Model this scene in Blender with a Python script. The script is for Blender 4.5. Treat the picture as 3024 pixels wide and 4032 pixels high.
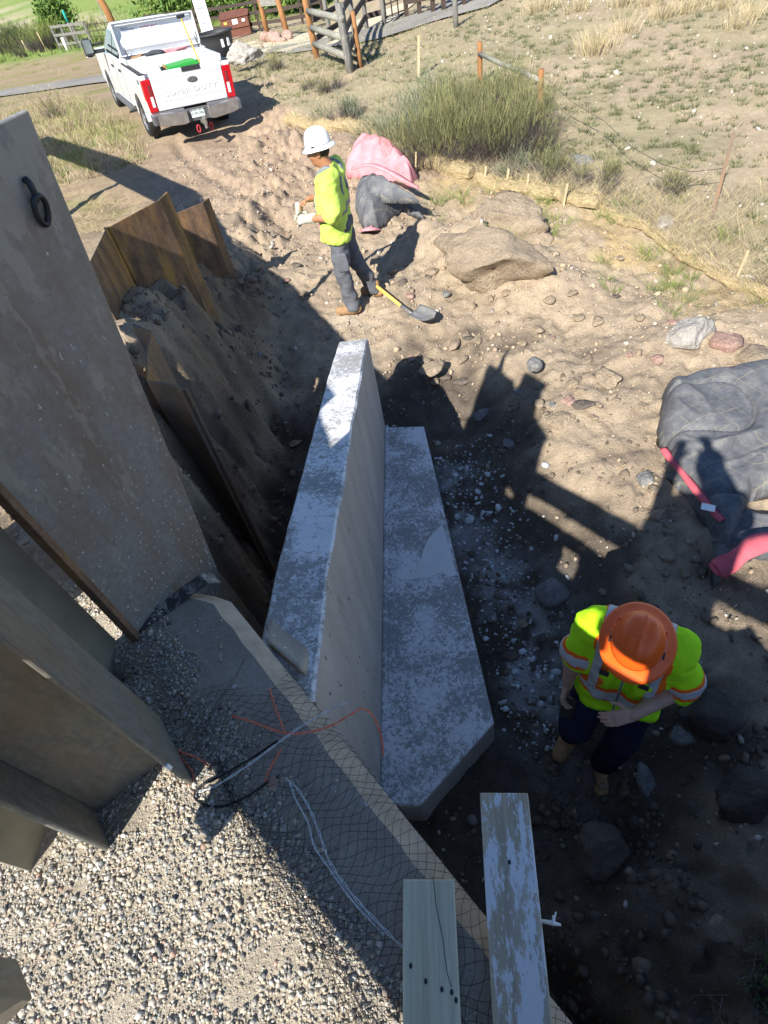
import bpy, math, random
import numpy as np
from mathutils import Vector, Matrix

for o in list(bpy.data.objects):
    bpy.data.objects.remove(o, do_unlink=True)
scene = bpy.context.scene
col = scene.collection
R = math.radians

# ------------------------------------------------------------------ camera
cam_d = bpy.data.cameras.new('camera')
cam = bpy.data.objects.new('camera', cam_d)
col.objects.link(cam)
cam_d.sensor_fit = 'VERTICAL'
cam_d.sensor_height = 36.0
cam_d.lens = 20.34
cam_d.clip_start = 0.02
cam_d.clip_end = 3000
CZ = 3.35
right = Vector((0.975, -0.166, -0.149)).normalized()
fwd = Vector((0.0, 0.668, -0.744)).normalized()
upv = right.cross(fwd).normalized()
right = fwd.cross(upv).normalized()
M = Matrix((right, upv, -fwd)).transposed().to_4x4()
M.translation = Vector((0, 0, CZ))
cam.matrix_world = M
scene.camera = cam

# ------------------------------------------------------------------ light
SUN_AZ, SUN_EL = 36.5, 40.0            # direction the light travels towards (from +Y to +X) and its height
world = bpy.data.worlds.new('World')
scene.world = world
world.use_nodes = True
wn = world.node_tree
wn.nodes.clear()
sky = wn.nodes.new('ShaderNodeTexSky')
sky.sky_type = 'NISHITA'
sky.sun_disc = False
sky.sun_elevation = R(SUN_EL)
sky.sun_rotation = R(SUN_AZ + 180)
sky.altitude = 2500
sky.ozone_density = 3.0
sky.dust_density = 0.4
bg = wn.nodes.new('ShaderNodeBackground')
bg.inputs['Strength'].default_value = 0.11
wo = wn.nodes.new('ShaderNodeOutputWorld')
wn.links.new(sky.outputs[0], bg.inputs[0])
wn.links.new(bg.outputs[0], wo.inputs[0])
sd = bpy.data.lights.new('sun', 'SUN')
sd.energy = 5.0
sd.angle = R(0.53)
sd.color = (1.0, 0.955, 0.88)
sun = bpy.data.objects.new('sun', sd)
col.objects.link(sun)
SUND = Vector((math.sin(R(SUN_AZ)) * math.cos(R(SUN_EL)), math.cos(R(SUN_AZ)) * math.cos(R(SUN_EL)), -math.sin(R(SUN_EL))))
sun.rotation_euler = SUND.to_track_quat('-Z', 'Y').to_euler()
sun.location = (-8, -10, 12)
vs = scene.view_settings
vs.view_transform = 'Standard'
vs.look = 'None'
vs.gamma = 1.0
vs.use_curve_mapping = False
vs.exposure = 0.88

# ------------------------------------------------------------------ numeric helpers
rng = np.random.default_rng(7)
random.seed(7)

def _hash(ix, iy, iz, s):
    h = (ix * 374761393 + iy * 668265263 + iz * 2147483647 + s * 1274126177) & 0xffffffff
    h = ((h ^ (h >> 13)) * 1274126177) & 0xffffffff
    h = (h ^ (h >> 16)) & 0xffffffff
    return h.astype(np.float64) / 4294967295.0

def vnoise(P, seed=0):
    P = np.asarray(P, float)
    i = np.floor(P).astype(np.int64)
    f = P - i
    f = f * f * (3 - 2 * f)
    out = 0
    for dx in (0, 1):
        wx = f[..., 0] if dx else 1 - f[..., 0]
        for dy in (0, 1):
            wy = f[..., 1] if dy else 1 - f[..., 1]
            for dz in (0, 1):
                wz = f[..., 2] if dz else 1 - f[..., 2]
                out = out + wx * wy * wz * _hash(i[..., 0] + dx, i[..., 1] + dy, i[..., 2] + dz, seed)
    return out * 2 - 1

def fbm(P, oct=4, seed=0, gain=0.5):
    P = np.asarray(P, float)
    s, a = 0, 1.0
    for k in range(oct):
        s = s + a * vnoise(P * (2 ** k), seed + k * 17)
        a *= gain
    return s

def fbm2(x, y, f, oct=4, seed=0, gain=0.5):
    return fbm(np.stack([x * f, y * f, np.zeros_like(x) + 0.37 * seed], -1), oct, seed, gain)

def sstep(a, b, x):
    t = np.clip((x - a) / (b - a), 0, 1)
    return t * t * (3 - 2 * t)

def srgb(r, g, b):
    def c(v):
        v /= 255.0
        return v / 12.92 if v <= 0.04045 else ((v + 0.055) / 1.055) ** 2.4
    return (c(r), c(g), c(b))

# ------------------------------------------------------------------ object helpers
def link(o, parent=None):
    col.objects.link(o)
    if parent is not None:
        o.parent = parent
    return o

def mesh_np(name, V, F, mat=None, parent=None, smooth=False, colors=None):
    me = bpy.data.meshes.new(name)
    V = np.asarray(V, np.float64)
    if isinstance(F, np.ndarray):
        n, k = F.shape
        me.vertices.add(len(V)); me.vertices.foreach_set('co', V.astype(np.float32).ravel())
        me.loops.add(n * k); me.loops.foreach_set('vertex_index', F.astype(np.int32).ravel())
        me.polygons.add(n); me.polygons.foreach_set('loop_start', np.arange(0, n * k, k, dtype=np.int32))
        me.update(calc_edges=True)
    else:
        me.from_pydata([tuple(v) for v in V], [], F)
    if smooth:
        me.polygons.foreach_set('use_smooth', np.ones(len(me.polygons), bool))
    if colors is not None:
        a = me.color_attributes.new('Col', 'FLOAT_COLOR', 'POINT')
        c = np.ones((len(V), 4), np.float32); c[:, :3] = colors
        a.data.foreach_set('color', c.ravel())
    if mat is not None:
        me.materials.append(mat)
    return link(bpy.data.objects.new(name, me), parent)

def tag(o, label=None, cat=None, group=None, kind=None):
    if label: o['label'] = label
    if cat: o['category'] = cat
    if group: o['group'] = group
    if kind: o['kind'] = kind
    return o

def empty(name, loc=(0, 0, 0), rz=0.0, rot=None):
    o = bpy.data.objects.new(name, None)
    o.empty_display_size = 0.1
    col.objects.link(o)
    o.location = loc
    o.rotation_euler = rot if rot else (0, 0, rz)
    return o

def copy_tree(o, parent=None):
    c = o.copy(); col.objects.link(c); c.parent = parent
    for ch in list(o.children):
        copy_tree(ch, c)
    return c

class MB:
    """collects simple shapes into one mesh"""
    def __init__(s):
        s.v, s.f = [], []
        s.M = Matrix.Identity(4)
    def add(s, vs, fs):
        n = len(s.v)
        s.v += [tuple(s.M @ Vector(v)) for v in vs]
        s.f += [tuple(i + n for i in f) for f in fs]
        return s
    def box(s, c, d, rz=0.0, bev=0.0, rot=None):
        hx, hy, hz = d[0] / 2, d[1] / 2, d[2] / 2
        m = Matrix.Translation(c) @ (rot.to_4x4() if rot is not None else Matrix.Rotation(rz, 4, 'Z'))
        if bev <= 0:
            vs = [(x, y, z) for x in (-hx, hx) for y in (-hy, hy) for z in (-hz, hz)]
            fs = [(0, 1, 3, 2), (4, 6, 7, 5), (0, 4, 5, 1), (2, 3, 7, 6), (0, 2, 6, 4), (1, 5, 7, 3)]
            return s.add([m @ Vector(v) for v in vs], fs)
        b = min(bev, hx * .9, hy * .9, hz * .9)
        rings = []
        for z, i in ((-hz, b), (-hz + b, 0), (hz - b, 0), (hz, b)):
            x, y = hx - i, hy - i
            q = b * .999 if i == 0 else b * .5
            rings.append([(-x, -y + q, z), (-x + q, -y, z), (x - q, -y, z), (x, -y + q, z), (x, y - q, z), (x - q, y, z), (-x + q, y, z), (-x, y - q, z)])
        vs = [m @ Vector(v) for r in rings for v in r]
        fs = [tuple(range(7, -1, -1)), tuple(range(24, 32))]
        for k in range(3):
            for j in range(8):
                a, c2 = k * 8 + j, k * 8 + (j + 1) % 8
                fs.append((a, c2, c2 + 8, a + 8))
        return s.add(vs, fs)
    def hexa(s, p):
        """8 points: bottom 4 (ccw from above), top 4"""
        return s.add(p, [(3, 2, 1, 0), (4, 5, 6, 7), (0, 1, 5, 4), (1, 2, 6, 5), (2, 3, 7, 6), (3, 0, 4, 7)])
    def bar(s, a, b, w, h=None, up=(0, 0, 1)):
        a, b = Vector(a), Vector(b); h = h or w
        d = (b - a).normalized(); u = Vector(up)
        if abs(d.dot(u)) > .98: u = Vector((1, 0, 0))
        x = d.cross(u).normalized(); u = x.cross(d).normalized()
        p = []
        for c in (a, b):
            p += [c - x * w / 2 - u * h / 2, c + x * w / 2 - u * h / 2, c + x * w / 2 + u * h / 2, c - x * w / 2 + u * h / 2]
        return s.add(p, [(0, 3, 2, 1), (4, 5, 6, 7), (0, 1, 5, 4), (1, 2, 6, 5), (2, 3, 7, 6), (3, 0, 4, 7)])
    def tube(s, path, r, n=8, cap=True, closed=False):
        path = [Vector(p) for p in path]
        rs = r if hasattr(r, '__len__') else [r] * len(path)
        N = len(path); vs, fs = [], []
        prev = None
        for i, p in enumerate(path):
            if closed: t = path[(i + 1) % N] - path[i - 1]
            else: t = path[min(i + 1, N - 1)] - path[max(i - 1, 0)]
            t.normalize()
            if prev is None:
                u = Vector((0, 0, 1)) if abs(t.z) < .9 else Vector((1, 0, 0))
                x = t.cross(u).normalized()
            else:
                x = (prev - t * prev.dot(t)).normalized()
            prev = x; y = t.cross(x)
            for k in range(n):
                a = 2 * math.pi * k / n
                vs.append(p + (x * math.cos(a) + y * math.sin(a)) * rs[i])
        M_ = N if closed else N - 1
        for i in range(M_):
            for k in range(n):
                a, b = i * n + k, i * n + (k + 1) % n
                c, d = ((i + 1) % N) * n + (k + 1) % n, ((i + 1) % N) * n + k
                fs.append((a, b, c, d))
        if cap and not closed:
            fs.append(tuple(range(n - 1, -1, -1))); fs.append(tuple((N - 1) * n + k for k in range(n)))
        return s.add(vs, fs)
    def prism(s, poly, h0, h1, axis='z'):
        """poly 2D; extrude along axis (x: poly is (y,z); y: poly is (x,z); z: poly is (x,y))"""
        n = len(poly)
        def mk(p, h):
            return {'x': (h, p[0], p[1]), 'y': (p[0], h, p[1]), 'z': (p[0], p[1], h)}[axis]
        vs = [mk(p, h0) for p in poly] + [mk(p, h1) for p in poly]
        fs = [tuple(range(n - 1, -1, -1)), tuple(range(n, 2 * n))]
        for i in range(n):
            j = (i + 1) % n
            fs.append((i, j, j + n, i + n))
        return s.add(vs, fs)
    def lathe(s, prof, n=24, c=(0, 0, 0), sx=1, sy=1):
        vs, fs = [], []
        for (r, z) in prof:
            for k in range(n):
                a = 2 * math.pi * k / n
                vs.append((c[0] + r * math.cos(a) * sx, c[1] + r * math.sin(a) * sy, c[2] + z))
        for i in range(len(prof) - 1):
            for k in range(n):
                a, b = i * n + k, i * n + (k + 1) % n
                fs.append((a, b, b + n, a + n))
        return s.add(vs, fs)
    def build(s, name, mat=None, parent=None, smooth=False, bevel=0.0, fix=True):
        me = bpy.data.meshes.new(name)
        me.from_pydata(s.v, [], s.f)
        if fix:
            import bmesh
            b = bmesh.new(); b.from_mesh(me)
            bmesh.ops.recalc_face_normals(b, faces=b.faces)
            b.to_mesh(me); b.free()
        if smooth:
            me.polygons.foreach_set('use_smooth', np.ones(len(me.polygons), bool))
        if mat is not None: me.materials.append(mat)
        o = link(bpy.data.objects.new(name, me), parent)
        if bevel > 0:
            m = o.modifiers.new('bevel', 'BEVEL'); m.width = bevel; m.segments = 2; m.limit_method = 'ANGLE'; m.angle_limit = R(35)
        return o

def text_mesh(name, body, size, mat, parent, matrix, extrude=0.002, align='CENTER'):
    cu = bpy.data.curves.new(name, 'FONT')
    cu.body = body; cu.size = size; cu.extrude = extrude; cu.align_x = align; cu.align_y = 'CENTER'
    cu.resolution_u = 3
    t = bpy.data.objects.new(name, cu)
    col.objects.link(t)
    dg = bpy.context.evaluated_depsgraph_get()
    me = bpy.data.meshes.new_from_object(t.evaluated_get(dg))
    bpy.data.objects.remove(t, do_unlink=True)
    me.name = name
    me.transform(matrix)
    me.materials.clear(); me.materials.append(mat)
    return link(bpy.data.objects.new(name, me), parent)

# ------------------------------------------------------------------ materials
class NT:
    def __init__(s, name, rough=0.8, spec=0.3, metal=0.0):
        s.m = bpy.data.materials.new(name); s.m.use_nodes = True
        s.t = s.m.node_tree; s.b = s.t.nodes['Principled BSDF']
        s.b.inputs['Roughness'].default_value = rough
        s.b.inputs['Specular IOR Level'].default_value = spec
        s.b.inputs['Metallic'].default_value = metal
        s.tc = None
    def n(s, typ, **k):
        x = s.t.nodes.new(typ)
        for a, v in k.items(): setattr(x, a, v)
        return x
    def l(s, a, b): s.t.links.new(a, b)
    def co(s, kind='Object', scale=(1, 1, 1), rot=(0, 0, 0)):
        if s.tc is None: s.tc = s.n('ShaderNodeTexCoord')
        mp = s.n('ShaderNodeMapping'); mp.inputs['Scale'].default_value = scale; mp.inputs['Rotation'].default_value = rot
        s.l(s.tc.outputs[kind], mp.inputs[0]); return mp.outputs[0]
    def noise(s, scale, detail=4, rough=.55, co=None, dist=0.0):
        x = s.n('ShaderNodeTexNoise'); x.inputs['Scale'].default_value = scale; x.inputs['Detail'].default_value = detail
        x.inputs['Roughness'].default_value = rough; x.inputs['Distortion'].default_value = dist
        s.l(co if co is not None else s.co(), x.inputs['Vector']); return x.outputs['Fac']
    def vor(s, scale, co=None, feature='F1'):
        x = s.n('ShaderNodeTexVoronoi', feature=feature); x.inputs['Scale'].default_value = scale
        s.l(co if co is not None else s.co(), x.inputs['Vector']); return x.outputs['Distance']
    def ramp(s, fac, stops):
        x = s.n('ShaderNodeValToRGB'); e = x.color_ramp.elements
        while len(e) < len(stops): e.new(0.5)
        for q, (p, c) in zip(e, stops):
            q.position = p; q.color = (c[0], c[1], c[2], 1) if hasattr(c, '__len__') else (c, c, c, 1)
        s.l(fac, x.inputs[0]); return x.outputs[0]
    def mix(s, fac, a, b, mode='MIX'):
        x = s.n('ShaderNodeMix', data_type='RGBA', blend_type=mode)
        for sock, v in ((x.inputs['Factor'], fac), (x.inputs[6], a), (x.inputs[7], b)):
            if hasattr(v, 'is_linked'): s.l(v, sock)
            elif hasattr(v, '__len__'): sock.default_value = (v[0], v[1], v[2], 1)
            else: sock.default_value = v
        return x.outputs[2]
    def math(s, op, a, b=0.0):
        x = s.n('ShaderNodeMath', operation=op)
        for sock, v in ((x.inputs[0], a), (x.inputs[1], b)):
            if hasattr(v, 'is_linked'): s.l(v, sock)
            else: sock.default_value = v
        return x.outputs[0]
    def attr(s, name='Col'):
        x = s.n('ShaderNodeAttribute', attribute_name=name); return x.outputs['Color']
    def color(s, c):
        if hasattr(c, 'is_linked'): s.l(c, s.b.inputs['Base Color'])
        else: s.b.inputs['Base Color'].default_value = (c[0], c[1], c[2], 1)
        return s
    def bump(s, h, strength=.4, dist=.01):
        x = s.n('ShaderNodeBump'); x.inputs['Strength'].default_value = strength; x.inputs['Distance'].default_value = dist
        prev = s.b.inputs['Normal']
        if prev.is_linked: s.l(prev.links[0].from_socket, x.inputs['Normal'])
        s.l(h, x.inputs['Height']); s.l(x.outputs[0], s.b.inputs['Normal']); return s
    def rough(s, v):
        s.l(v, s.b.inputs['Roughness']); return s

def simple(name, c, rough=.7, spec=.3, metal=0.0, var=.12, scale=8.0, bump=0.0, bscale=60.0, bdist=.003, co=None):
    t = NT(name, rough, spec, metal)
    f = t.noise(scale, 4, .6)
    lo = tuple(v * (1 - var) for v in c); hi = tuple(min(1, v * (1 + var)) for v in c)
    t.color(t.ramp(f, [(.3, lo), (.7, hi)]))
    if bump > 0: t.bump(t.noise(bscale, 4, .6), bump, bdist)
    return t.m

def attr_mat(name, rough=.9, spec=.15, nscale=40., var=.25, bump=.5, bscale=90., bdist=.006, trans=0.0):
    t = NT(name, rough, spec)
    f = t.noise(nscale, 5, .65)
    c = t.mix(1.0, t.attr(), t.ramp(f, [(.25, 1 - var), (.75, 1 + var * .6)]), 'MULTIPLY')
    t.color(c)
    if bump > 0: t.bump(t.noise(bscale, 4, .6), bump, bdist)
    return t.m

def make_materials():
    m = {}
    # soil: colour from the vertex attribute, broken up by noise at several scales
    t = NT('soil', .95, .1)
    big = t.noise(1.3, 5, .6); mid = t.noise(9, 6, .7); fine = t.noise(70, 5, .7); grit = t.vor(120)
    c = t.mix(1.0, t.attr(), t.ramp(big, [(.3, (.86, .84, .82)), (.7, (1.1, 1.09, 1.06))]), 'MULTIPLY')
    c = t.mix(1.0, c, t.ramp(mid, [(.3, .8), (.7, 1.14)]), 'MULTIPLY')
    c = t.mix(1.0, c, t.ramp(fine, [(.3, .76), (.72, 1.22)]), 'MULTIPLY')
    spk = t.math('GREATER_THAN', t.noise(95, 2, .5), .705)
    c = t.mix(t.math('MULTIPLY', spk, .55), c, (.5, .45, .38))
    t.color(c)
    t.bump(t.noise(14, 7, .72), .65, .05); t.bump(t.noise(60, 5, .7), .6, .015); t.bump(grit, .35, .006)
    m['soil'] = t.m
    m['stone'] = attr_mat('stone', .85, .25, 55., .3, .5, 120., .004)
    m['pebble'] = attr_mat('pebble', .8, .3, 160., .22, .0)
    m['blade'] = attr_mat('blade', .8, .15, 30., .2, 0)
    m['rock_tan'] = NTrock('rock_tan', (.34, .265, .185), (.46, .37, .265))
    m['rock_white'] = NTrock('rock_white', (.38, .35, .31), (.64, .6, .54))
    m['rock_grey'] = NTrock('rock_grey', (.2, .2, .2), (.36, .35, .33))
    m['rock_pink'] = NTrock('rock_pink', (.4, .24, .19), (.58, .4, .33))
    m['rock_brown'] = NTrock('rock_brown', (.13, .105, .085), (.24, .2, .165)); m['rock_dark'] = NTrock('rock_dark', (.075, .062, .052), (.14, .12, .1))
    # wall top: grey concrete under smeared white laitance
    t = NT('concrete_top', .88, .2)
    a = t.noise(34, 10, .82, dist=.8); b = t.noise(2.6, 5, .6, dist=.6); q = t.noise(90, 4, .6)
    k = t.math('ADD', a, t.math('MULTIPLY', t.math('SUBTRACT', b, .5), .62))
    base = t.ramp(q, [(.3, (.27, .268, .255)), (.7, (.39, .385, .37))])
    t.color(t.mix(t.ramp(k, [(.47, 0), (.535, 1)]), base, (.72, .72, .73)))
    t.bump(k, .5, .006); t.bump(q, .3, .003)
    m['concrete_top'] = t.m
    t = NT('concrete_face', .85, .2)                       # board-marked form face with bug holes
    a = t.noise(5, 5, .6, co=t.co(scale=(1, 1, .18))); q = t.noise(45, 5, .6)
    cc = t.ramp(a, [(.3, (.4, .35, .3)), (.7, (.54, .48, .42))])
    cc = t.mix(1, cc, t.ramp(q, [(.3, .9), (.7, 1.06)]), 'MULTIPLY')
    h = t.noise(34, 2, .5, co=t.co(scale=(1, 1, .35)))
    hole = t.ramp(h, [(.28, 1), (.31, 0)])
    t.color(t.mix(hole, cc, (.1, .09, .08))); t.bump(hole, -.6, .01); t.bump(q, .25, .004)
    m['concrete_face'] = t.m
    t = NT('concrete_beam', .92, .15)                      # dusty abutment top
    a = t.noise(4, 6, .65); q = t.noise(80, 5, .7); s1 = t.noise(30, 2, .4)
    cc = t.ramp(a, [(.3, (.25, .22, .185)), (.65, (.38, .335, .28))])
    cc = t.mix(1, cc, t.ramp(q, [(.3, .82), (.7, 1.14)]), 'MULTIPLY')
    cc = t.mix(t.ramp(s1, [(.71, 0), (.73, 1)]), cc, (.6, .62, .64))
    t.color(cc); t.bump(q, .4, .004); t.bump(a, .3, .01)
    m['concrete_beam'] = t.m
    m['concrete_clean'] = simple('concrete_clean', (.47, .385, .29), .9, .15, var=.18, scale=14, bump=.4, bscale=90)
    # steels
    def steel(name, c0, c1, rust, amount, rough=.6, metal=.35, streak=.2):
        t = NT(name, rough, .4, metal)
        a = t.noise(5, 6, .65, co=t.co(scale=(1, 1, streak))); q = t.noise(40, 5, .65); b = t.noise(2.2, 4, .6)
        cc = t.ramp(q, [(.3, c0), (.7, c1)])
        cc = t.mix(t.ramp(t.math('ADD', t.math('MULTIPLY', a, .6), t.math('MULTIPLY', b, .4)), [(.5 - amount * .3, 0), (.62 - amount * .2, 1)]), cc, rust)
        return t, cc, q
    t, cc, q = steel('plate_steel', (.25, .232, .21), (.35, .325, .295), (.26, .2, .15), .2, .62, .25)
    sp = t.noise(85, 2, .45, co=t.co(scale=(1, 1, .55)))
    geo = t.n('ShaderNodeSeparateXYZ'); t.l(t.co(), geo.inputs[0])
    low = t.ramp(geo.outputs[2], [(.0, 0), (1, 1)])
    zz = t.math('MULTIPLY', t.math('SUBTRACT', .95, geo.outputs[2]), .06)
    spk = t.ramp(t.math('ADD', sp, zz), [(.685, 0), (.72, 1)])
    lime = t.noise(10, 5, .7, co=t.co(scale=(1, 1, .3)))
    hi = t.math('MULTIPLY', t.math('SUBTRACT', geo.outputs[2], 1.0), .10)
    cc = t.mix(t.ramp(t.math('ADD', lime, hi), [(.56, 0), (.6, .55)]), cc, (.42, .385, .33))
    t.color(t.mix(spk, cc, (.62, .62, .62))); t.bump(q, .3, .004)
    m['plate_steel'] = t.m
    t, cc, q = steel('plate_edge', (.2, .2, .19), (.42, .41, .39), (.2, .14, .1), .1, .6, .3); t.color(cc); t.bump(q, .4, .004); m['plate_edge'] = t.m
    t, cc, q = steel('pile_rust', (.14, .085, .05), (.25, .155, .1), (.33, .18, .06), .15, .75, .1); st_ = t.noise(7, 6, .7, co=t.co(scale=(1, 1, .35))); cc = t.mix(t.ramp(st_, [(.44, 0), (.6, .8)]), cc, (.085, .055, .04)); yl = t.noise(3, 3, .5, co=t.co(scale=(1.5, 1.5, .3))); cc = t.mix(t.ramp(yl, [(.58, 0), (.66, .7)]), cc, (.42, .24, .06)); t.color(cc); t.bump(q, .5, .004); m['pile_rust'] = t.m
    t, cc, q = steel('pile_dark', (.1, .075, .055), (.17, .13, .095), (.22, .13, .07), .2, .7, .15); t.color(cc); t.bump(q, .5, .004); m['pile_dark'] = t.m
    t, cc, q = steel('pile_grey', (.16, .16, .14), (.26, .255, .225), (.23, .19, .13), .15, .55, .3, .5)
    sm = t.noise(14, 4, .6, co=t.co(scale=(3, 3, .8), rot=(.5, .4, 0)))
    t.color(t.mix(t.ramp(sm, [(.45, 0), (.62, .4)]), cc, (.11, .11, .1))); t.bump(q, .3, .003); m['pile_grey'] = t.m
    m['galv'] = simple('galvanised_steel', (.42, .43, .43), .45, .5, .6, .15, 12)
    m['black_steel'] = simple('black_steel', (.035, .04, .045), .45, .5, .4, .4, 20)
    # wood
    def wood(name, c0, c1, rough=.8, ring=26, stretch=(1, .05, 1), co='Object'):
        t = NT(name, rough, .2)
        v = t.co(co, stretch)
        a = t.noise(ring, 6, .6, v, 1.2); q = t.noise(120, 3, .6, v)
        cc = t.ramp(a, [(.3, c0), (.7, c1)])
        cc = t.mix(1, cc, t.ramp(q, [(.3, .85), (.7, 1.1)]), 'MULTIPLY')
        return t, cc, a
    t, cc, a = wood('plank_treated', (.5, .475, .34), (.66, .63, .48)); t.color(cc); t.bump(a, .25, .003); m['plank_treated'] = t.m
    t, cc, a = wood('plank_painted', (.36, .3, .21), (.58, .48, .34))
    p = t.noise(20, 9, .78, t.co(scale=(1, .3, 1)))
    gr = t.noise(5, 3, .5, t.co(scale=(1, .3, 1)))
    cc = t.mix(t.ramp(gr, [(.45, 0), (.7, .5)]), cc, (.4, .39, .36))
    t.color(t.mix(t.ramp(p, [(.5, 0), (.53, 1)]), cc, (.68, .69, .71))); t.bump(p, .35, .004); t.bump(a, .2, .003); m['plank_painted'] = t.m
    t, cc, a = wood('fence_grey', (.13, .125, .11), (.27, .26, .23), stretch=(1, 1, .1)); t.color(cc); t.bump(a, .4, .01); m['fence_grey'] = t.m
    t, cc, a = wood('rail_grey', (.2, .195, .16), (.36, .35, .29), stretch=(.15, .15, 1)); t.color(cc); t.bump(a, .4, .01); m['rail_grey'] = t.m
    t, cc, a = wood('fence_brown', (.22, .1, .04), (.42, .21, .085), stretch=(1, 1, .1)); t.color(cc); t.bump(a, .4, .01); m['fence_brown'] = t.m
    t, cc, a = wood('stake_wood', (.5, .38, .22), (.68, .54, .34), stretch=(1, 1, .1)); t.color(cc); t.bump(a, .3, .005); m['stake_wood'] = t.m
    t, cc, a = wood('fence_dark', (.05, .035, .03), (.1, .075, .06), stretch=(1, 1, .3)); t.color(cc); m['fence_dark'] = t.m
    # cloth and plastics
    def fabric(name, c, var=.1, rough=.85, wscale=900, spec=.15):
        t = NT(name, rough, spec)
        a = t.noise(7, 4, .6); w = t.noise(wscale, 2, .5)
        t.color(t.ramp(a, [(.3, tuple(v * (1 - var) for v in c)), (.7, tuple(min(1, v * (1 + var)) for v in c))]))
        t.bump(w, .12, .001); t.bump(t.noise(22, 4, .6), .25, .008)
        return t.m
    m['lime_shirt'] = fabric('lime_shirt', (.56, .74, .13))
    m['lime_vest'] = fabric('lime_vest', (.45, .9, .02))
    m['orange_trim'] = fabric('orange_trim', (.95, .17, .02))
    m['reflective'] = fabric('reflective_tape', (.46, .47, .49), .12, .45, 300, .5)
    m['reflective_dark'] = fabric('reflective_tape_dark', (.2, .22, .24), .12, .5, 300, .5)
    m['pants_grey'] = fabric('pants_grey', (.115, .12, .135), .25)
    m['navy'] = fabric('navy_cloth', (.018, .02, .045), .2)
    m['tee_grey'] = fabric('tee_grey', (.2, .21, .23), .2)
    m['jacket'] = fabric('dark_jacket', (.06, .065, .075), .2)
    m['glove'] = fabric('glove_leather', (.44, .42, .35), .22, .8)
    m['skin_tan'] = simple('skin_tan', (.42, .19, .1), .5, .4, var=.12, scale=18, bump=.15, bscale=150, bdist=.002)
    m['skin_light'] = simple('skin_light', (.5, .31, .23), .5, .4, var=.1, scale=18, bump=.15, bscale=150, bdist=.002)
    m['hair'] = simple('hair', (.025, .02, .018), .6, .3, var=.4, scale=60, bump=.5, bscale=200, bdist=.004)
    m['boot'] = simple('boot_leather', (.33, .2, .1), .75, .25, var=.25, scale=25, bump=.3, bscale=80)
    m['rubber'] = simple('rubber', (.025, .025, .026), .75, .3, var=.35, scale=20, bump=.2, bscale=60)
    def plastic(name, c, scuff, rough=.35, amt=.62):
        t = NT(name, rough, .5)
        s_ = t.noise(16, 6, .7); s2 = t.noise(3, 3, .5)
        t.color(t.mix(t.ramp(s_, [(amt, 0), (amt + .1, .55)]), t.ramp(s2, [(.3, tuple(v * .93 for v in c)), (.7, c)]), scuff))
        t.rough(t.ramp(s_, [(.3, rough * .8), (.75, rough * 1.7)]))
        return t.m
    m['hat_white'] = plastic('hat_white', (.8, .8, .79), (.5, .5, .5), .4)
    m['hat_orange'] = plastic('hat_orange', (.92, .13, .012), (.75, .16, .06), .3, .66)
    m['black_plastic'] = plastic('black_plastic', (.03, .031, .033), (.09, .09, .09), .5)
    m['mid_plastic'] = plastic('grey_plastic', (.1, .1, .105), (.2, .19, .18), .5)
    m['green_plastic'] = plastic('green_plastic', (.03, .36, .05), (.2, .45, .2), .4)
    m['yellow_paint'] = plastic('yellow_handle', (.72, .46, .1), (.45, .33, .2), .5)
    m['blade_steel'] = simple('shovel_steel', (.32, .31, .29), .5, .5, .5, .25, 20)
    m['black_tape'] = plastic('black_tape', (.05, .052, .055), (.45, .43, .4), .45, .5)
    # insulated blankets: black side with a woven yellowish grid and dust, red side
    t = NT('blanket_black', .75, .25)
    uv = t.n('ShaderNodeUVMap'); br = t.n('ShaderNodeTexBrick'); t.l(uv.outputs[0], br.inputs['Vector'])
    br.offset = 0; br.inputs['Scale'].default_value = 1; br.inputs['Brick Width'].default_value = .13; br.inputs['Row Height'].default_value = .13
    br.inputs['Mortar Size'].default_value = .0045; br.inputs['Mortar Smooth'].default_value = .6
    a = t.noise(7, 6, .65); b = t.noise(40, 5, .7); g2 = t.noise(5, 3, .5)
    cc = t.ramp(a, [(.3, (.075, .08, .088)), (.5, (.125, .13, .14)), (.74, (.22, .217, .21))])
    cc = t.mix(1, cc, t.ramp(b, [(.3, .85), (.7, 1.12)]), 'MULTIPLY')
    cc = t.mix(t.math('MULTIPLY', br.outputs['Fac'], t.ramp(g2, [(.42, .05), (.64, .5)])), cc, (.36, .31, .2))
    t.color(cc); t.bump(b, .2, .004); t.bump(t.noise(13, 4, .55), .1, .02)
    m['blanket_black'] = t.m
    m['blanket_red'] = fabric('blanket_red', (.58, .12, .15), .2)
    m['blanket_pink'] = fabric('blanket_pink', (.62, .26, .28), .2)
    m['white_tag'] = simple('white_tag', (.85, .85, .82), .6, .3, var=.05)
    m['straw'] = simple('straw', (.47, .37, .21), .9, .1, var=.4, scale=45, bump=1.0, bscale=70, bdist=.03)
    m['straw_blade'] = attr_mat('straw_blade', .8, .15, 20., .2, 0)
    m['net'] = simple('black_net', (.012, .012, .013), .6, .3)
    m['twine'] = simple('orange_twine', (.72, .2, .12), .7, .2, var=.2, scale=90)
    m['cord_white'] = simple('cord_white', (.5, .52, .53), .7, .2, var=.3, scale=90)
    m['bark'] = simple('bark', (.09, .07, .055), .9, .1, var=.35, scale=30, bump=.6)
    # truck
    t = NT('truck_paint', .22, .5); t.b.inputs['Coat Weight'].default_value = .6
    d = t.noise(2.5, 5, .6); t.color(t.ramp(d, [(.3, (.74, .75, .76)), (.7, (.82, .82, .82))])); m['paint'] = t.m
    m['aluminium'] = simple('white_box_paint', (.72, .73, .74), .4, .4, var=.06, scale=3)
    m['glass'] = NTglass()
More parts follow.
